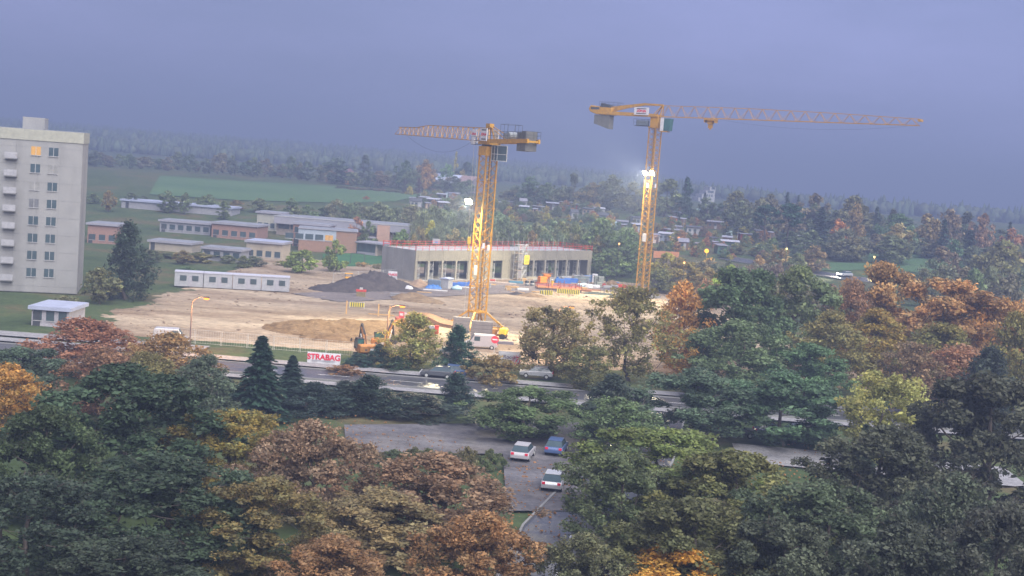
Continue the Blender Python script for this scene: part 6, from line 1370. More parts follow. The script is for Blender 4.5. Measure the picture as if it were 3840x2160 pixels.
belt(18, (1560, 2250), [(1560, 850), (1900, 880), (2250, 880)], (344, 356), (70, 100), [WIL, (0.075, 0.10, 0.055), (0.14, 0.12, 0.055)], ['far_willow1', 'far_round2', 'far_round1'], 'low green tree showing over the red roof railing', 'low trees behind the roof railing', jit=12)
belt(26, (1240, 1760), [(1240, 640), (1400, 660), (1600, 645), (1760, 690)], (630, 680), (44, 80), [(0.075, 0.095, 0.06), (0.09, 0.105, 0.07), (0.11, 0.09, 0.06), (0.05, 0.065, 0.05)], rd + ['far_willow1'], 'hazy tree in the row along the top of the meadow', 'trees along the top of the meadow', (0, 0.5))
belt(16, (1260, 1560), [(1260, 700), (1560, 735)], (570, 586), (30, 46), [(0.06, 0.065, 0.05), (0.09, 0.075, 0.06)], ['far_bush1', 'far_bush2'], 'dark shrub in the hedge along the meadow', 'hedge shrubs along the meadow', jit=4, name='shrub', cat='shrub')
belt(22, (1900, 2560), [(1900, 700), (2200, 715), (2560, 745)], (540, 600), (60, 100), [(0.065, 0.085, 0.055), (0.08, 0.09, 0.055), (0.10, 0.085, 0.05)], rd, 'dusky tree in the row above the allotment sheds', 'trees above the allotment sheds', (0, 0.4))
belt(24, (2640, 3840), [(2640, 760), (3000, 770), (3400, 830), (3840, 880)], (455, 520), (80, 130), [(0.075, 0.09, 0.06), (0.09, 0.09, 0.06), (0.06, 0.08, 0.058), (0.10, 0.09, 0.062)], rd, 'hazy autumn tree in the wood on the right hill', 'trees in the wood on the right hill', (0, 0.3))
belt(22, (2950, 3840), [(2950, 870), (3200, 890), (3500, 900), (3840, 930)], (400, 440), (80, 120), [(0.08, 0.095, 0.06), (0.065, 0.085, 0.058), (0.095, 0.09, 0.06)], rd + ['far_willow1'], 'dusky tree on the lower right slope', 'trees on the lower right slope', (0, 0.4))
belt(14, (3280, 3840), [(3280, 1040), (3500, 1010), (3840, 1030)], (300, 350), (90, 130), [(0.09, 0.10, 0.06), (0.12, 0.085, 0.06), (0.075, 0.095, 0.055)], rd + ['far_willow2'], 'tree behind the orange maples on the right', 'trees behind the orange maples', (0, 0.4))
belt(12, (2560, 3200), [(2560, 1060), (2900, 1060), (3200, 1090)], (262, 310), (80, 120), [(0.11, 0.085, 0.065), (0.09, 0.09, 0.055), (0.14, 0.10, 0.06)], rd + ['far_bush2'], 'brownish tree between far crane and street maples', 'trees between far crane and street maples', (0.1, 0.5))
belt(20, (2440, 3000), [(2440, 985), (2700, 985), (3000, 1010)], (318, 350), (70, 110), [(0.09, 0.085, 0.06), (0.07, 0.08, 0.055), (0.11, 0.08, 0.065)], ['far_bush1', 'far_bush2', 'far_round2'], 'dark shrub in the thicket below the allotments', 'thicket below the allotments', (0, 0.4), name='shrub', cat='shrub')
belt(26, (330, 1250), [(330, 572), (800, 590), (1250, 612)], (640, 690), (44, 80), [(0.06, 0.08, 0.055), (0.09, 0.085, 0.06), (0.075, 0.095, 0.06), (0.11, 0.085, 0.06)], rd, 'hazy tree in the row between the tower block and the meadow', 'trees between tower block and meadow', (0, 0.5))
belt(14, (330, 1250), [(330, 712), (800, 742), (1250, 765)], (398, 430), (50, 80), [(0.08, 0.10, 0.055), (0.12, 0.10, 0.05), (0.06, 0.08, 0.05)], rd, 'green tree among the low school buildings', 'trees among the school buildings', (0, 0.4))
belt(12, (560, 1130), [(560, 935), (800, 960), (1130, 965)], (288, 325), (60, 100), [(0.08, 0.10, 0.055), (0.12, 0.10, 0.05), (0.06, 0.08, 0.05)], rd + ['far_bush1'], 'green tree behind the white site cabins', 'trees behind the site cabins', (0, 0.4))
# far wooded hills read as one mass
def far_forest():
    rng = np.random.default_rng(5); n = 15000; a = rng.uniform(-0.5, 0.5, n); d = 1050 + 2600 * rng.uniform(0, 1, n) ** 1.4; x = a * d; z = H(x, d)
    con = rng.random(n) < 0.4; hgt = np.where(con, rng.uniform(9, 17, n), rng.uniform(7, 13, n)); hgt = hgt * (0.85 + 0.45 * fbm(x * 0.05, d * 0.03, 77)); w = hgt * np.where(con, 0.2, 0.5); m_ = 5
    tz = np.where(con[:, None], [[0.05, 0.35, 0.7, 1.0]], [[0.1, 0.4, 0.75, 1.0]]); tr = np.where(con[:, None], [[0.8, 1.0, 0.5, 0.05]], [[0.6, 1.0, 0.85, 0.25]])
    th = 2 * np.pi * np.arange(m_)[None, None, :] / m_ + rng.uniform(0, 6, n)[:, None, None]; rr = (w[:, None] * tr)[:, :, None] * rng.uniform(0.65, 1.3, (n, 4, m_))
    V = np.stack([x[:, None, None] + rr * np.cos(th), d[:, None, None] + rr * np.sin(th), z[:, None, None] + (hgt[:, None] * tz)[:, :, None] * rng.uniform(0.93, 1.05, (n, 4, m_))], -1).reshape(-1, 3)
    T = np.zeros((n, 4 * m_, 4)); T[..., 0] = rng.uniform(0.6, 1.3, n)[:, None] * rng.uniform(.8, 1.2, (n, 4 * m_)); T[..., 1] = np.where(con, 0, rng.uniform(0, 0.8, n))[:, None]; T[..., 3] = 1
    F = []
    for r in range(3):
        for j in range(m_): F.append((r * m_ + j, r * m_ + (j + 1) % m_, (r + 1) * m_ + (j + 1) % m_, (r + 1) * m_ + j))
    F = (np.array(F)[None] + (np.arange(n) * 4 * m_)[:, None, None]).reshape(-1, 4)
    o = bpy.data.objects.new('far_forest', fast_mesh('far_forest', V, F, LEAF, T.reshape(-1, 4))); COL.objects.link(o)
    o.color = (0.055, 0.075, 0.055, 0.5); tag(o, 'distant wooded hills fading into the blue haze', 'forest', kind='stuff')
far_forest()
# ================================================================ buildings around
WPL = mat('white_render', (0.36, 0.36, 0.37), 0.8, 0.06, 0.4, dirt=0.12)
FAS = mat('white_fascia', (0.27, 0.265, 0.30), 0.7, 0.08, 0.5)
ROOFG = mat('roof_felt', (0.20, 0.21, 0.24), 0.85, 0.2, 0.5)
LITW = emis('lit_window', (1.0, 0.55, 0.17), 0.16)
def frame_of(px0, px1, py, d0, d1):
    a = at(px0, py, d0); b = at(px1, py, d1); v = Vector((b.x - a.x, b.y - a.y, 0)); return Vector((a.x, a.y, 0)), v.length, math.atan2(v.y, v.x)
def brick_courses(parent, x0, x1, z0, z1, y, hgt=0.42):
    """brick facing as real courses: long thin strips with recessed joints"""
    n = int((z1 - z0) / hgt)
    for k in range(n): MB().b2(x0, x1, y - 0.035 - 0.01 * (k % 2), y, z0 + k * hgt, z0 + (k + 1) * hgt - 0.035).build('brick_course', BRICK, parent)
# ---- school, front wing with brick wall
o0, L_, a_ = frame_of(1120, 1338, 900, 352, 354)
sc_ = empty('brick_school_wing', o0, a_, 'low brick school wing with two lit windows behind the hall', 'building')
MB().b2(0, L_, 0, 9, 0, 5.9).build('wall', BRICK, sc_); brick_courses(sc_, 0.05, L_ - 0.02, 0.2, 5.5, -0.01)
MB().b2(-0.3, L_ + 0.25, -0.35, 9.3, 5.9, 6.15).build('roof', FAS, sc_); MB().b2(-0.1, L_, -0.1, 9.1, 6.15, 6.22).build('roof_felt', ROOFG, sc_)
MB().b2(-0.2, L_ * 0.64, -0.06, -0.045, 2.9, 5.8).build('render_band', mat('bluegrey_band', (0.30, 0.34, 0.40)), sc_)
for k in range(5):
    x = L_ * 0.52 - k * 2.6; w = MB().b2(x - 1.05, x + 1.05, -0.12, -0.07, 3.2, 4.6).build('window', LITW if k == 0 else GLS, sc_)
    MB().b2(x - 0.04, x + 0.04, -0.16, -0.125, 3.2, 4.6).build('mullion', DRK, w); MB().b2(x - 1.15, x + 1.15, -0.18, -0.125, 3.08, 3.19).build('sill', WPL, w)
# glazed link with canopy
o1, L1, a1 = frame_of(1337, 1440, 930, 354, 351)
lk = empty('glazed_pavilion', o1, a1, 'glazed school pavilion with a flat canopy beside the brick wing', 'building')
MB().b2(0.1, 5.4, 0.6, 6, 0, 3.2).build('core', mat('pavilion_grey', (0.25, 0.25, 0.25)), lk); MB().b2(0.1, 5.4, 0.45, 0.58, 0, 0.8).build('parapet', FAS, lk)
for k in range(4): MB().b2(0.2 + k * 1.28, 1.4 + k * 1.28, 0.5, 0.58, 0.85, 3.1).build('window', GLS, lk)
for k in range(5): MB().b2(0.12 + k * 1.28, 0.19 + k * 1.28, 0.44, 0.56, 0.85, 3.1).build('mullion', DRK, lk)
MB().b2(-0.2, L1 + 0.6, -0.5, 6.5, 3.2, 3.55).build('canopy', FAS, lk); MB().b2(5.45, 6.0, 0.4, 6, 0, 3.19).build('end_wall', mat('pale_brick', (0.42, 0.34, 0.28)), lk)
MB().tube((L1 - 0.5, 0.2, 0), (L1 - 0.5, 0.2, 3.2), 0.1, 8).build('canopy_post', FAS, lk)
# rear block: long white fascia on posts
o2, L2, a2 = frame_of(1030, 1541, 870, 380, 377)
rb = empty('school_hall', o2, a2, 'long school block with broad white fascia and end column', 'building')
MB().b2(0, L2 - 5.0, 1.6, 14, 0, 6.0).build('wall', mat('school_wall', (0.26, 0.22, 0.19)), rb)
zf_ = at(1540, 849, 377).z
MB().b2(-0.3, L2, -0.2, 14.4, zf_ - 2.1, zf_).build('fascia', FAS, rb); MB().b2(0, L2 - 0.3, 0.1, 14.1, zf_, zf_ + 0.08).build('roof_felt', ROOFG, rb); MB().b2(-0.4, L2 + 0.1, -0.3, -0.21, zf_ - 0.12, zf_ + 0.16).build('roof_edge', WPL, rb)
for k in range(9): MB().b2(0.6 + k * 3.6, 3.7 + k * 3.6, 1.5, 1.59, zf_ - 3.6, zf_ - 2.15).build('window', GLS, rb)
MB().b2(L2 - 0.7, L2 - 0.05, -0.15, 0.5, 0, zf_ - 2.11).build('end_column', mat('pink_concrete', (0.42, 0.34, 0.32)), rb); MB().b2(L2 - 9.6, L2 - 6.0, -0.4, 1.55, 0, zf_ - 0.3).build('brick_pier', mat('tan_pier', (0.42, 0.27, 0.2)), rb)
MB().b2(L2 - 22, L2 - 9.7, -2.6, 1.5, 3.1, 3.4).build('porch_roof', FAS, rb)
# ---- schoolyard: playground frame, hoop
p = G(1340, 990); r = empty('swing_frame', (p.x, p.y, p.z), 0.1, 'dark playground frame on the lawn', 'playground')
for x in (-1.6, 1.6):
    for y in (-0.7, 0.7): MB().tube((x * 1.1, y, 0), (x, 0, 2.6), 0.07, 5).build('leg', DRK, r)
MB().tube((-1.7, 0, 2.6), (1.7, 0, 2.6), 0.07, 5).build('top_bar', DRK, r)
p = at(1637, 905, 338); r = empty('basketball_hoop', (p.x, 338, 0), 0, 'white basketball backboard behind the hall roof', 'hoop')
MB().tube((0, 0.4, 0), (0, 0.2, p.z), 0.09, 6).build('pole', STL, r); MB().b2(-0.95, 0.95, 0.0, 0.08, p.z - 0.65, p.z + 0.65).build('backboard', WPL, r); MB().b2(-0.35, 0.35, -0.03, -0.005, p.z - 0.45, p.z + 0.1).build('target_square', mat('hoop_blue', (0.12, 0.25, 0.5)), r)
p = G(1342, 950); obj1(MB().b2(-0.2, 0.2, -0.2, 0.2, 0, 2.2), 'blue_post', BLU, p, 0, 'blue slide post before the pavilion', 'post')
# ---- tower block at the left edge
o3 = at(296, 900, 224); H3 = at(320, 486, 224).z
tb = empty('tower_block', (o3.x, o3.y, 0), R(14), 'tall pale tower block at the left edge', 'building')
TBW = 21.0; TW = mat('tower_render', (0.25, 0.25, 0.245), 0.85, 0.08, 0.3, dirt=0.28)
MB().b2(-TBW, 0, 0.05, 13, 0, H3 - 0.6).build('wall', TW, tb)
for k in range(10):
    for j in range(6): MB().b2(-TBW + j * TBW / 6 + 0.02, -TBW + (j + 1) * TBW / 6 - 0.02, 0, 0.049, max(0.1, H3 - 0.62 - (k + 1) * 2.9), H3 - 0.65 - k * 2.9).build('facade_panel', TW, tb) if H3 - 0.65 - k * 2.9 > 0.3 else None
MB().b2(-TBW, 0, 0.06, 12.9, H3 - 0.6, H3 - 0.55).build('roof', ROOFG, tb); MB().b2(-TBW - 0.1, 0.12, -0.12, 13.1, H3 - 2.4, H3 - 0.6).build('parapet', mat('parapet_olive', (0.30, 0.30, 0.25)), tb); MB().b2(-10, -6.5, 3, 9, H3 - 0.6, H3 + 1.4).build('lift_house', TW, tb)
for k in range(9):
    z = H3 - 4.8 - k * 2.9
    if z < 0.5: break
    for j, x in enumerate((-4.6, -7.4, -15.2, -18.0)):
        w = MB().b2(x - 0.75, x + 0.75, -0.06, -0.02, z, z + 1.4).build('window', LITW if (k == 0 and j == 1) else random.choice([GLS, GLS, mat('curtained_glass', (0.22, 0.22, 0.21), 0.3, 0.2, 1), mat('grey_blind', (0.13, 0.135, 0.145), 0.4, 0.2, 1)]), tb)
        MB().b2(x - 0.85, x + 0.85, -0.16, -0.065, z - 0.1, z - 0.01).build('sill', WPL, w); MB().b2(x - 0.04, x + 0.04, -0.10, -0.065, z, z + 1.4).build('mullion', WPL, w)
    MB().b2(-12.2, -10.2, -0.9, -0.02, z - 0.9, z - 0.75).build('balcony_slab', CON, tb); MB().b2(-12.2, -10.2, -0.95, -0.88, z - 0.75, z + 0.25).build('balcony_front', mat('balcony_grey', (0.30, 0.30, 0.32)), tb)
# ---- other low buildings between the tower block and the school
def low_block(px0, px1, ytop, d0, d1, depth, wallm, label, roofm=ROOFG, wins=6, h=None, fascia=FAS):
    o, L_, a = frame_of(px0, px1, ytop, d0, d1); zt = at((px0 + px1) / 2, ytop, (d0 + d1) / 2).z; gz = Hs(o.x, o.y) - 0.2
    r = empty('low_building', (o.x, o.y, gz), a, label, 'building', 'low flat-roofed buildings left of the hall'); hh = max(2.6, zt - gz)
    MB().b2(0, L_, 0, depth, 0, hh - 0.5).build('wall', wallm, r); MB().b2(-0.4, L_ + 0.4, -0.5, depth + 0.4, hh - 0.5, hh).build('fascia', fascia, r); MB().b2(-0.2, L_ + 0.2, -0.3, depth + 0.2, hh, hh + 0.06).build('roof_felt', roofm, r)
    for fl in range(max(1, int(hh // 3.0))):
        for k in range(wins):
            x = L_ * (k + 0.5) / wins; ww = L_ / wins * 0.32; z = 0.9 + fl * 3.0
            if z + 1.5 < hh - 0.5:
                w = MB().b2(x - ww, x + ww, -0.06, -0.01, z, z + 1.4).build('window', GLS, r); MB().b2(x - ww - .08, x + ww + .08, -0.14, -0.065, z - 0.1, z - 0.01).build('sill', WPL, w)
    MB().b2(L_ * 0.04, L_ * 0.04 + 1.0, -0.08, -0.01, 0, 2.1).build('door', DRK, r); return r
BLR = mat('bluish_roof', (0.30, 0.33, 0.43), 0.6, 0.1, 0.4)
low_block(455, 870, 762, 415, 412, 9, mat('grey_school', (0.27, 0.27, 0.29)), 'long grey building with a pale blue roof left of the meadow', BLR, 12, fascia=BLR)
low_block(795, 965, 838, 368, 366, 9, mat('pink_brick', (0.28, 0.17, 0.135), 0.9, 0.14, 3), 'pink brick block left of the school', ROOFG, 5)
low_block(965, 1060, 795, 388, 387, 7, mat('cream_render', (0.36, 0.355, 0.30)), 'cream block right of the pink brick one', ROOFG, 4)
low_block(600, 790, 830, 372, 371, 8, mat('dusk_grey', (0.24, 0.24, 0.26)), 'dark grey block left of the pink brick one', ROOFG, 6)
low_block(330, 440, 838, 330, 330, 8, mat('pink_brick', (0.28, 0.17, 0.135)), 'small pinkish house beside the tower block', ROOFG, 3)
low_block(1100, 1235, 838, 362, 361, 7, mat('pink_brick', (0.28, 0.17, 0.135)), 'brick classroom block left of the lit windows', ROOFG, 4)
low_block(120, 260, 1150, 186, 186, 7, mat('garage_wall', (0.32, 0.31, 0.34)), 'flat garage with a pale blue roof below the tower block', BLR, 3, fascia=BLR)
low_block(560, 720, 905, 322, 321, 7, mat('beige_render', (0.33, 0.29, 0.23), 0.85, 0.08, 0.5, dirt=0.2), 'beige flat block behind the white site cabins', ROOFG, 5)
low_block(760, 905, 930, 306, 305, 6, mat('dusk_grey', (0.24, 0.24, 0.26)), 'low grey workshop left of the beige pavilion', ROOFG, 4)
low_block(925, 1060, 905, 318, 317, 7, mat('sand_render', (0.36, 0.31, 0.24), 0.85, 0.08, 0.5, dirt=0.2), 'sand-coloured pavilion behind the right site cabins', BLR, 4)
# ---- white site cabins
c0 = at(655, 1040, 246); c1 = at(1090, 1052, 250)
n = 4; cd = Vector((c1.x - c0.x, c1.y - c0.y, 0)); ca = math.atan2(cd.y, cd.x)
for k in range(n):
    q = c0 + cd * (k / n); r = empty('site_cabin', (q.x, q.y, 0.05), ca, ['white site cabin nearest the tower block', 'second white site cabin of the row', 'third white site cabin of the row', 'white site cabin at the right end of the row'][k], 'cabin', 'row of white site cabins')
    w = cd.length / n - 0.15; MB().b2(0, w, 0, 2.6, 0.15, 2.75).build('body', mat('cabin_wall', (0.30, 0.31, 0.33)), r); MB().b2(-0.05, w + 0.05, -0.1, 2.7, 2.75, 2.95).build('roof', mat('cabin_roof', (0.40, 0.41, 0.48), 0.6, 0.05, 1), r)
    for x in (w * 0.3, w * 0.72): MB().b2(x - 0.6, x + 0.6, -0.05, -0.005, 1.2, 2.2).build('window', GLS, r)
    MB().b2(w * .48, w * .48 + 0.8, -0.05, -0.005, 0.2, 2.2).build('door', mat('cabin_door', (0.3, 0.3, 0.33)), r)
# ---- barn with bright roof, misty block on the hill
bp = at(1700, 700, 690); bz = Hs(bp.x, 690)
bn_ = empty('barn', (bp.x, 690, bz), R(-28), 'barn with a bright solar roof above the meadow', 'building')
zr = at(1650, 653, 690).z - bz
MB().prism([(-12, -9, 0), (-12, 9, 0), (-12, 9, zr * .55), (-12, 0, zr), (-12, -9, zr * .55)], (26, 0, 0)).build('wall', mat('barn_wall', (0.20, 0.17, 0.19)), bn_)
for k in range(6):
    mb = MB().quad((-12.6 + k * 4.5, -9.8, zr * .55 - 0.3), (-8.2 + k * 4.5, -9.8, zr * .55 - 0.3), (-8.2 + k * 4.5, 0, zr + 0.12), (-12.6 + k * 4.5, 0, zr + 0.12)); o = mb.build('roof_panel', mat('solar_roof', (0.45, 0.50, 0.66), 0.35, 0.1, 0.3) if k < 4 else mat('barn_tile', (0.26, 0.18, 0.17)), bn_); s_ = o.modifiers.new('s', 'SOLIDIFY'); s_.thickness = 0.15
o = MB().quad((-12.6, 9.8, zr * .55 - 0.3), (14.6, 9.8, zr * .55 - 0.3), (14.6, 0, zr + 0.12), (-12.6, 0, zr + 0.12)).build('rear_roof', mat('barn_tile', (0.26, 0.18, 0.17)), bn_); s_ = o.modifiers.new('s', 'SOLIDIFY'); s_.thickness = 0.15
hp2 = at(2632, 745, 900); hz = Hs(hp2.x, 900); hh = at(2600, 696, 900).z - hz
hb2 = empty('hillside_block', (hp2.x, 900, hz), R(18), 'pale stepped apartment block far up in the mist', 'building')
for k in range(4): MB().b2(-5 + k * 2.6, 7, -5, 5, hh * k / 4, hh * (k + 1) / 4).build('storey', WPL, hb2)
for k in range(4):
    for j in range(4): MB().b2(-3.6 + k * 2.6 + j * (9.6 - 2.6 * k) / 4, -2.6 + k * 2.6 + j * (9.6 - 2.6 * k) / 4, -5.06, -5.01, hh * k / 4 + 1.0, hh * k / 4 + 2.4).build('window', GLS, hb2)
# small roofs peeping through the upper treeline
p = at(1310, 635, 655); r = empty('hill_house', (p.x, 655, Hs(p.x, 655)), 0.2, 'orange-walled house among the trees over the meadow', 'building'); hh = p.z - Hs(p.x, 655) 
MB().b2(-2.2, 2.2, -3, 3, 0, hh - 1.2).build('wall', mat('orange_render', (0.50, 0.25, 0.08)), r); MB().prism([(-2.6, -3.4, hh - 1.2), (2.6, -3.4, hh - 1.2), (0, -3.4, hh + 0.6)], (0, 6.8, 0)).build('roof', mat('plum_tile', (0.20, 0.12, 0.15)), r); MB().b2(0.2, 1.2, -3.06, -3.01, hh - 2.6, hh - 1.5).build('window', WPL, r)

# ---------------------------------------------------------------- allotment sheds
SHW = {'white': WPL, 'dark': mat('shed_dark', (0.07, 0.055, 0.05), 0.9, 0.3, 2), 'red': mat('shed_red', (0.26, 0.06, 0.045), 0.85), 'blue': mat('shed_blue', (0.22, 0.27, 0.34), 0.8), 'brown': mat('shed_brown', (0.15, 0.10, 0.07), 0.9), 'orange': mat('shed_orange', (0.42, 0.17, 0.08), 0.85), 'tan': mat('shed_tan', (0.36, 0.28, 0.20), 0.85), 'green': mat('shed_green', (0.06, 0.13, 0.09), 0.85)}
RFM = {'pale': mat('pale_sheet_roof', (0.27, 0.28, 0.33), 0.5, 0.12, 1), 'white': mat('white_sheet_roof', (0.38, 0.39, 0.45), 0.5), 'dark': mat('dark_felt_roof', (0.07, 0.075, 0.085), 0.8), 'grey': mat('grey_felt_roof', (0.20, 0.20, 0.24), 0.7)}
SHEDS = []
def shed(px, py, wpx, wall, roof, style, label, rz=None, hgt=2.5):
    p = G(px, py); w = wpx * p.y / FPX; dp = random.uniform(2.4, 3.6); a = random.uniform(-0.35, 0.35) if rz is None else rz
    r = empty('garden_shed', (p.x, p.y, p.z - 0.1), a, label, 'shed', 'allotment sheds on the slope'); wm, rm = SHW[wall], RFM[roof]; SHEDS.append((p, label))
    if style == 'flat':
        MB().b2(-w / 2, w / 2, -dp / 2, dp / 2, 0, hgt).build('wall', wm, r); MB().prism([(-w / 2 - .3, -dp / 2 - .5, hgt + 0.02), (-w / 2 - .3, dp / 2 + .3, hgt + 0.35), (-w / 2 - .3, dp / 2 + .3, hgt + .5), (-w / 2 - .3, -dp / 2 - .5, hgt + .18)], (w + .6, 0, 0)).build('roof', rm, r)
    elif style == 'gable':
        MB().prism([(-w / 2, -dp / 2, 0), (-w / 2, dp / 2, 0), (-w / 2, dp / 2, hgt), (-w / 2, 0, hgt + .9), (-w / 2, -dp / 2, hgt)], (w, 0, 0)).build('wall', wm, r)
        for s in (-1, 1):
            o = MB().quad((-w / 2 - .25, s * (dp / 2 + .3), hgt - .14), (w / 2 + .25, s * (dp / 2 + .3), hgt - .14), (w / 2 + .25, 0, hgt + .98), (-w / 2 - .25, 0, hgt + .98)).build('roof_slope', rm, r); q = o.modifiers.new('s', 'SOLIDIFY'); q.thickness = 0.08
    elif style == 'porch':
        MB().b2(-w / 2, w * 0.1, -dp / 2, dp / 2, 0, hgt).build('wall', wm, r); MB().b2(-w / 2 - .3, w / 2 + .3, -dp / 2 - .5, dp / 2 + .3, hgt, hgt + .16).build('roof', rm, r)
        for x in (w * .3, w * .5 - .1): MB().tube((x, -dp / 2, 0), (x, -dp / 2, hgt), 0.07, 5).build('post', WPL, r)
    elif style == 'tent':
        mb = MB(); n = 10
        for i in range(n):
            t0, t1 = math.pi * i / n, math.pi * (i + 1) / n
            mb.quad((-w / 2 * math.cos(t0), -dp / 2, 2.1 * math.sin(t0)), (-w / 2 * math.cos(t1), -dp / 2, 2.1 * math.sin(t1)), (-w / 2 * math.cos(t1), dp / 2, 2.1 * math.sin(t1)), (-w / 2 * math.cos(t0), dp / 2, 2.1 * math.sin(t0)))
        mb.poly([(-w / 2 * math.cos(math.pi * i / n), -dp / 2, 2.1 * math.sin(math.pi * i / n)) for i in range(n + 1)]); mb.build('film', mat('greenhouse_film', (0.34, 0.45, 0.46), 0.35), r); return
    nw = 2 if w > 3 else 1
    for k in range(nw):
        x = -w * .3 + k * w * .33 if nw > 1 else -w * .15; ww = MB().b2(x - .4, x + .4, -dp / 2 - .05, -dp / 2 - .005, 1.1, 1.9).build('window', GLS, r); MB().b2(x - .5, x + .5, -dp / 2 - .07, -dp / 2 - .052, 1.02, 1.09).build('sill', WPL, ww)
    MB().b2(-w * .02 - .02 + w * .03 * 0, -w * .02 + .75 if style != 'porch' else -w * .02 + .1, -dp / 2 - .045, -dp / 2 - .005, 0.05, 2.0).build('door', WPL if wall in ('dark', 'red', 'brown') else SHW['dark'], r)
for a in [
    (1655, 752, 34, 'dark', 'pale', 'flat', 'dark shed at the meadow corner'), (1700, 748, 40, 'white', 'grey', 'flat', 'white shed under the blue-glass pavilion'), (1683, 740, 36, 'blue', 'pale', 'tent', 'blue glass garden pavilion above the floodlit hook'),
    (1590, 765, 30, 'brown', 'pale', 'flat', 'brown shed below the meadow corner'), (1625, 772, 44, 'dark', 'white', 'flat', 'dark shed with a long white roof below the meadow'), (1560, 778, 40, 'white', 'dark', 'gable', 'white gabled shed left among the gardens'), (1660, 785, 40, 'brown', 'white', 'flat', 'brown shed with a white roof left of the crane'),
    (1912, 782, 30, 'white', 'dark', 'flat', 'white shed just right of the crane mast'), (1960, 776, 26, 'white', 'grey', 'gable', 'small white shed behind the right side of the crane mast'), (1965, 800, 34, 'green', 'white', 'flat', 'green shed with a white tarp roof'), (2018, 798, 42, 'dark', 'pale', 'porch', 'dark open shed with a bright blue-white roof'),
    (2070, 786, 44, 'dark', 'pale', 'flat', 'dark shed with a thin pale roof edge'), (2120, 780, 46, 'brown', 'pale', 'porch', 'wide brown shed with a porch'), (2090, 768, 28, 'blue', 'dark', 'gable', 'blue shed at the top of the gardens'), (2172, 792, 22, 'red', 'dark', 'flat', 'small red shed beside the orange bush'),
    (2150, 820, 26, 'white', 'dark', 'gable', 'white shed front above the willows'), (2205, 808, 38, 'tan', 'dark', 'flat', 'tan shed with dark roof in mid garden'), (2245, 806, 40, 'white', 'white', 'flat', 'white shed with a white roof in mid garden'), (2262, 832, 34, 'blue', 'dark', 'gable', 'pale blue slatted shed'),
    (2300, 848, 32, 'green', 'grey', 'tent', 'pale greenhouse tunnel left of the far crane'), (2332, 858, 40, 'blue', 'grey', 'flat', 'blue-grey shed below the greenhouse tunnel'), (2385, 870, 32, 'dark', 'white', 'flat', 'shed with a tilted white roof beside the mast'), (2385, 842, 36, 'white', 'dark', 'flat', 'white shed with dark roof beside the mast'), (2270, 785, 36, 'dark', 'grey', 'flat', 'dark shed at the upper garden edge'),
    (2560, 778, 32, 'orange', 'dark', 'flat', 'orange shed at the top right of the gardens'), (2470, 795, 36, 'green', 'white', 'flat', 'green shed with a white strip roof'), (2620, 798, 40, 'green', 'pale', 'tent', 'big pale greenhouse dome'), (2715, 790, 40, 'dark', 'pale', 'flat', 'dark shed right of the greenhouse dome'), (2550, 822, 46, 'tan', 'pale', 'flat', 'tan shed with a long pale roof'), (2620, 825, 34, 'white', 'dark', 'gable', 'white gabled shed in the right gardens'), (2520, 840, 26, 'orange', 'grey', 'flat', 'small salmon shed in the right gardens'),
    (2600, 880, 56, 'white', 'dark', 'flat', 'two-tone white cottage, largest of the garden houses'), (2680, 858, 58, 'brown', 'grey', 'flat', 'long brown shed right of the white cottage'), (2740, 848, 32, 'white', 'dark', 'porch', 'white porch shed below the dark trees'), (2520, 888, 54, 'red', 'pale', 'porch', 'red shed with a pale overhanging roof'), (2495, 905, 50, 'blue', 'white', 'flat', 'blue-grey garden house left of the orange lamp'), (2455, 910, 26, 'white', 'grey', 'flat', 'white shed touching the far crane mast'),
    (2735, 880, 22, 'white', 'white', 'tent', 'white caravan-like hut on the slope'), (2725, 918, 34, 'brown', 'pale', 'flat', 'brown shed with solar panels'), (2735, 935, 64, 'green', 'white', 'flat', 'green shed under a wide white canopy'), (2800, 905, 60, 'red', 'pale', 'porch', 'dark red cottage with a pale roof edge'), (2840, 892, 24, 'tan', 'dark', 'flat', 'small tan shed right of the red cottage'), (2560, 935, 36, 'brown', 'grey', 'gable', 'brown gabled shed above the orange fence'), (2700, 950, 36, 'green', 'grey', 'flat', 'low green shed beside the balloon lamp'), (2990, 912, 34, 'white', 'white', 'flat', 'white hut under the umbrella pines'), (3745, 922, 24, 'white', 'dark', 'flat', 'white hut near the right edge of the slope'), (2640, 775, 26, 'white', 'grey', 'gable', 'small white shed at the top of the right gardens'),
]: shed(*a)
hut_used = set()
for q, lab in list(SHEDS):
    if q.x > 90: continue
    sd = random.choice(('left of', 'right of')); cn = random.choice(['grey', 'brown', 'pale', 'green']); dx = (4.6 if sd == 'right of' else -4.6) + random.uniform(-.6, .6)
    nl = 'small %s tool hut %s the %s' % (cn, sd, lab)
    if len(nl.split()) > 16 or random.random() < 0.25: continue
    x, y = q.x + dx, q.y + random.uniform(0, 3); w, dp, hg = random.uniform(1.4, 2.3), random.uniform(1.4, 2.0), random.uniform(1.7, 2.2)
    r = empty('tool_hut', (x, y, Hs(x, y) - 0.1), random.uniform(-.4, .4), nl, 'hut', 'tool huts in the allotments')
    MB().b2(-w / 2, w / 2, -dp / 2, dp / 2, 0, hg).build('wall', {'grey': mat('hut_grey', (0.16, 0.16, 0.17)), 'brown': SHW['brown'], 'pale': SHW['tan'], 'green': SHW['green']}[cn], r)
    MB().prism([(-w / 2 - .2, -dp / 2 - .3, hg + .01), (-w / 2 - .2, dp / 2 + .2, hg + .25), (-w / 2 - .2, dp / 2 + .2, hg + .35), (-w / 2 - .2, -dp / 2 - .3, hg + .11)], (w + .4, 0, 0)).build('roof', random.choice([RFM['dark'], RFM['grey'], RFM['pale']]), r)
    MB().b2(-.3, .35, -dp / 2 - .04, -dp / 2 - .005, 0.05, 1.6).build('door', SHW['dark'], r)
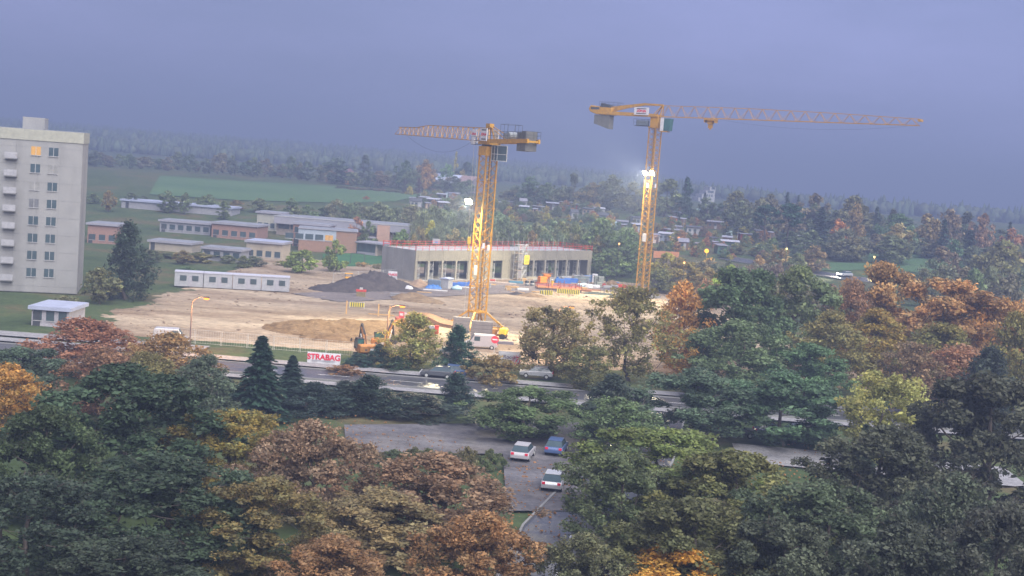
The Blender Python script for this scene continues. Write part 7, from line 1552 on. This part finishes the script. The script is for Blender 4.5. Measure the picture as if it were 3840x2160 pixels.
# orange fence below the gardens, flag poles
fa, fb = G(2450, 968), G(2545, 968)
r = empty('orange_fence', (fa.x, fa.y, fa.z), math.atan2(fb.y - fa.y, fb.x - fa.x), 'orange board fence right of the far crane', 'fence'); fl = (fb - fa).length
for k in range(16): MB().b2(fl * k / 16, fl * (k + .93) / 16, -0.03, 0.03, 0.1, 2.1 + random.uniform(-.04, .04)).build('board', mat('fence_orange', (0.44, 0.19, 0.09), 0.85, 0.15, 2), r)
for k in range(5): MB().b2(fl * k / 4 - 0.06, fl * k / 4 + 0.06, 0.04, 0.14, 0, 2.2).build('post', WOOD, r)
for px, py, h, lab in ((2072, 788, 6, 'white flag pole above the dark shed roofs'), (2560, 884, 5.5, 'white pole left of the white cottage'), (2572, 910, 4.5, 'paired white pole before the white cottage'), (2764, 905, 4, 'thin white pole left of the red cottage'), (1576, 745, 4, 'thin white pole at the meadow corner'), (1628, 742, 3.6, 'thin lamp pole at the garden edge')):
    p = G(px, py); obj1(MB().tube((0, 0, 0), (0, 0, h), 0.07, 6, 0.05), 'flag_pole', WPL, p, 0, lab, 'pole', 'thin poles in the gardens')
# lit lamps in the distance
def far_lamp(px, py, d, col, label, r_=0.28, pw=250, name='path_lamp'):
    p = at(px, py, d); gz = Hs(p.x, d); r = empty(name, (p.x, d, gz), 0, label, 'lamp', 'lit lamps in the distance'); h = max(1.0, p.z - gz)
    MB().tube((0, 0, 0), (0, 0, h - r_), 0.06, 6).build('pole', DRK, r); mb = MB(); mb.lathe((0, 0, h), [(0.02, -r_), (r_ * .8, -r_ * .6), (r_, 0), (r_ * .8, r_ * .6), (0.02, r_)], 10)
    mb.build('lamp_globe', emis('glow_%d' % int(col[1] * 100), (col[0], col[1] * 0.75, col[2] * 0.7), 0.75), r, smooth=True)
    ld = bpy.data.lights.new('lamp_light', 'POINT'); ld.energy = pw; ld.color = col; ld.shadow_soft_size = 0.3; lo = bpy.data.objects.new('lamp_light', ld); COL.objects.link(lo); lo.parent = r; lo.location = (0, -r_ * 2, h)
far_lamp(2545, 893, G(2545, 925).y - 2, (1.0, 0.40, 0.08), 'orange lamp glowing beside the blue-grey garden house', 0.36, 700); far_lamp(2322, 914, 333, (1.0, 0.62, 0.2), 'small warm lamp in the tree right of the hall', 0.22, 120); far_lamp(2566, 985, 306, (1.0, 0.6, 0.2), 'small warm lamp in the olive tree', 0.24, 120)
far_lamp(2950, 933, 352, (0.85, 1.0, 0.35), 'greenish-yellow lamp on the right slope', 0.26, 150); far_lamp(3279, 964, 385, (1.0, 0.75, 0.25), 'yellow lamp on the green bank', 0.32, 250); far_lamp(2650, 941, 345, (1.0, 0.50, 0.04), 'big glowing orange balloon lamp on the path', 0.55, 500, 'balloon_lamp')
# ---------------------------------------------------------------- vehicles
def car(loc, rz, paint, label, lights=False, van=False, cat='car', rear=False):
    r = empty('parked_car' if not lights else 'driving_car', loc, rz, label, cat, 'cars on the streets'); L_, w = (4.9, 1.9) if van else (4.3, 1.76); h = 2.1 if van else 1.46
    prof = [(-L_/2, .35), (-L_/2 - .03, .7), (-L_/2 + .1, .92)] + ([(-L_/2 + .25, h - .1), (-L_/2 + .5, h), (L_/2 - 1.5, h), (L_/2 - .9, 1.15)] if van else [(-L_/2 + .25, .98)] + [(L_/2 - 1.25, .95)]) + [(L_/2 - .1, .78), (L_/2, .6), (L_/2 - .02, .32)]
    MB().prism([(x, -w / 2, z) for x, z in prof], (0, w, 0)).build('body', paint, r, bevel=0.07)
    if not van:
        mb = MB(); a = [(-L_/2 + .15, .96), (L_/2 - 1.15, .94)]; b = [(-L_/2 + .75, h), (L_/2 - 1.95, h)]
        mb.v = [(a[0][0], -w/2 + .06, a[0][1]), (a[1][0], -w/2 + .06, a[1][1]), (a[1][0], w/2 - .06, a[1][1]), (a[0][0], w/2 - .06, a[0][1]), (b[0][0], -w/2 + .24, b[0][1]), (b[1][0], -w/2 + .24, b[1][1]), (b[1][0], w/2 - .24, b[1][1]), (b[0][0], w/2 - .24, b[0][1])]; mb.f = [(0, 1, 5, 4), (1, 2, 6, 5), (2, 3, 7, 6), (3, 0, 4, 7), (4, 5, 6, 7)]
        mb.build('windows', GLS, r); MB().b2(b[0][0] - .05, b[1][0] + .08, -w/2 + .22, w/2 - .22, h - .02, h + .04).build('roof', paint, r, bevel=0.02)
    else:
        MB().prism([(L_/2 - 1.46, -w/2 + .1, h - .08), (L_/2 - .92, -w/2 + .1, 1.17), (L_/2 - .88, -w/2 + .1, 1.17), (L_/2 - 1.42, -w/2 + .1, h - .08)], (0, w - .2, 0)).build('windscreen', GLS, r)
        for s in (-1, 1): MB().b2(L_/2 - 2.3, L_/2 - 1.45, s * w/2 - .01, s * w/2 + .012, 1.2, h - .25).build('side_window', GLS, r)
    for x in (-L_/2 + .8, L_/2 - .85):
        for s in (-1, 1):
            q = MB().tube((x, s * (w/2 - .2), .32), (x, s * (w/2 + .01), .32), .32, 16).build('wheel', RUB, r); MB().tube((x, s * (w/2), .32), (x, s * (w/2 + .025), .32), .19, 10).build('rim', STL, q)
    for s in (-1, 1):
        MB().b2(L_/2 - .12, L_/2 + .03, s * .62 - .2, s * .62 + .2, .55, .76).build('headlight', emis('headlight_glow', (1.0, 0.86, 0.62), 60) if lights else WHT, r)
        MB().b2(-L_/2 - .05, -L_/2 + .08, s * .66 - .14, s * .66 + .14, .7, .9).build('tail_light', emis('tail_glow', (1.0, 0.03, 0.02), 14) if rear else REDP, r)
        if lights:
            ld = bpy.data.lights.new('headlight_lamp', 'SPOT'); ld.energy = 1500; ld.color = (1, .85, .6); ld.spot_size = R(70); ld.shadow_soft_size = .1
            lo = bpy.data.objects.new('headlight_lamp', ld); COL.objects.link(lo); lo.parent = r; lo.location = (L_/2 + .1, s * .62, .65); lo.rotation_euler = (R(90) - R(4), 0, R(-90))
    return r
SIL = mat('car_silver', (0.45, 0.46, 0.48), 0.3, 0.03, 1, metal=0.3, spec=0.5); CBL = mat('car_blue', (0.06, 0.10, 0.22), 0.3, 0.03, 1, spec=0.5); CGR = mat('car_dark_grey', (0.07, 0.075, 0.085), 0.3, 0.03, 1, spec=0.5); CWH = mat('car_white', (0.36, 0.35, 0.37), 0.35, 0.03, 1, spec=0.5); CRD = mat('car_red', (0.35, 0.03, 0.03), 0.35, 0.03, 1, spec=0.5)
cp = G(3168, 1039); car((cp.x, cp.y, cp.z + 0.14), R(205), SIL, 'silver car with bright headlights on the wet meadow road', True)
gp = lambda px, py: G(px, py, 0) + Vector((0, 0, 0.08))
for px, py, rz, pm, lab, kw in [
    (1800, 1308, 185, CWH, 'white van behind the crane at the site entrance', dict(van=True, cat='van')), (1665, 1345, 176, CGR, 'dark grey car by the entrance behind the tall yew', {}), (1685, 1412, 176, CBL, 'blue car on the street below the thin olive tree', {}), (1640, 1418, 176, CGR, 'dark car on the street below the yews', {}),
    (640, 1290, 10, SIL, 'silver van on the forecourt left of the spruce', dict(van=True, cat='van')), (3345, 1345, 178, SIL, 'car with bright headlights behind the half-bare tree', dict(lights=True)), (3250, 1388, 4, CGR, 'dark car with red tail lights under the maples', dict(rear=True)), (2010, 1418, 176, SIL, 'silver car on the street under the rounded olive tree', {}), (3700, 1205, 180, CWH, 'white car glimpsed behind the orange maples', {}),
    (1960, 1720, 80, CWH, 'white car parked on the side street', {}), (2085, 1700, 80, CBL, 'blue car parked on the side street', {}), (2075, 1830, 82, SIL, 'silver car parked lower on the side street', {}), (2760, 1640, 5, CGR, 'dark car on the paved parking strip', {}), (2900, 1642, 5, CBL, 'blue car on the paved parking strip', {}), (3010, 1645, 5, SIL, 'silver car on the paved parking strip', {}),
]: car(gp(px, py), R(rz), pm, lab, **kw)
# no-entry style sign, white town sign, traffic lamp
p = P(1852, 1330); r = empty('traffic_sign', p, 0, 'round red and white traffic sign at the site entrance', 'sign'); MB().tube((0, 0, 0), (0, 0, 2.6), 0.05, 6).build('post', STL, r)
o = MB().lathe((0, 0, 0), [(0.0, 0.03), (0.55, 0.03), (0.55, 0), (0, 0)], 20).build('disc', mat('sign_red_face', (0.6, 0.05, 0.08)), r, (0, -0.06, 2.2)); o.rotation_euler = (R(90), 0, 0); MB().b2(-0.36, 0.36, -0.11, -0.1, 2.1, 2.3).build('bar', WHT, r)
p = at(3350, 998, 372); r = empty('town_sign', (p.x, 372, Hs(p.x, 372)), 0, 'white sign board by the road on the right', 'sign'); hh = p.z - Hs(p.x, 372)
for x in (-0.4, 0.4): MB().tube((x, 0.05, 0), (x, 0.05, hh + 0.4), 0.05, 5).build('post', STL, r)
MB().b2(-0.6, 0.6, -0.02, 0.02, hh - 0.4, hh + 0.4).build('board', WHT, r)
# street-side fence of the site
for k in range(14):
    a = Vector((-46 + k * 3.6, 179.6 - k * 0.14, 0)); r = empty('site_fence_panel', a, R(-2), 'mesh panel of the street-side site fence, %s from the left' % ORDW[k], 'fence', 'street-side site fence')
    for x in (0.03, 3.45): MB().tube((x, 0, 0), (x, 0, 2.0), 0.03, 5).build('post', STL, r)
    mb = MB()
    for z in (0.15, 1.0, 1.95): mb.tube((0, 0, z), (3.48, 0, z), 0.02, 4)
    for i in range(10): mb.tube((3.48 * i / 10, 0, 0.15), (3.48 * i / 10, 0, 1.95), 0.01, 3)
    mb.build('mesh_infill', STL, r)
# garden bushes, named by the shed they grow beside
def in_plot():
    px = random.uniform(1560, 2900); f = random.random()
    lo = np.interp(px, [1560, 1900, 2400, 2900], [770, 845, 960, 985]); hi = np.interp(px, [1560, 1900, 2400, 2900], [735, 765, 800, 830])
    return px, float(hi + (lo - hi) * f)
SHAPE = {'far_bush1': 'domed', 'far_bush2': 'spreading', 'far_round2': 'rounded', 'far_egg': 'upright'}
CNM = [('green', GG), ('dark green', (0.05, 0.07, 0.045)), ('olive', (0.10, 0.10, 0.05)), ('tan', (0.15, 0.115, 0.06)), ('plum-brown', (0.11, 0.065, 0.06)), ('yellowish', (0.20, 0.16, 0.05)), ('grey-green', (0.075, 0.095, 0.06)), ('rusty', (0.20, 0.09, 0.05))]
used = set()
for i in range(420):
    px, py = in_plot(); p = G(px, py); hgt = random.uniform(1.3, 3.8); cn, col = random.choice(CNM); kd = random.choice(list(SHAPE))
    s = min(SHEDS, key=lambda q: (q[0] - p).length); q = s[0]
    if (q - p).length < 3.0: continue
    pos = ('behind' if p.y > q.y + 3 else 'before') if abs(p.x - q.x) < 2.5 else ('left of' if p.x < q.x else 'right of')
    lab = '%s %s bush %s the %s' % (cn, SHAPE[kd], pos, s[1])
    if lab in used or len(lab.split()) > 16: continue
    used.add(lab); put_tree(kd, p.x, p.y, hgt, hgt * random.uniform(0.9, 1.5), col, random.uniform(0, 0.5), lab, 'garden_bush', 'bush', 'garden bushes in the allotments')
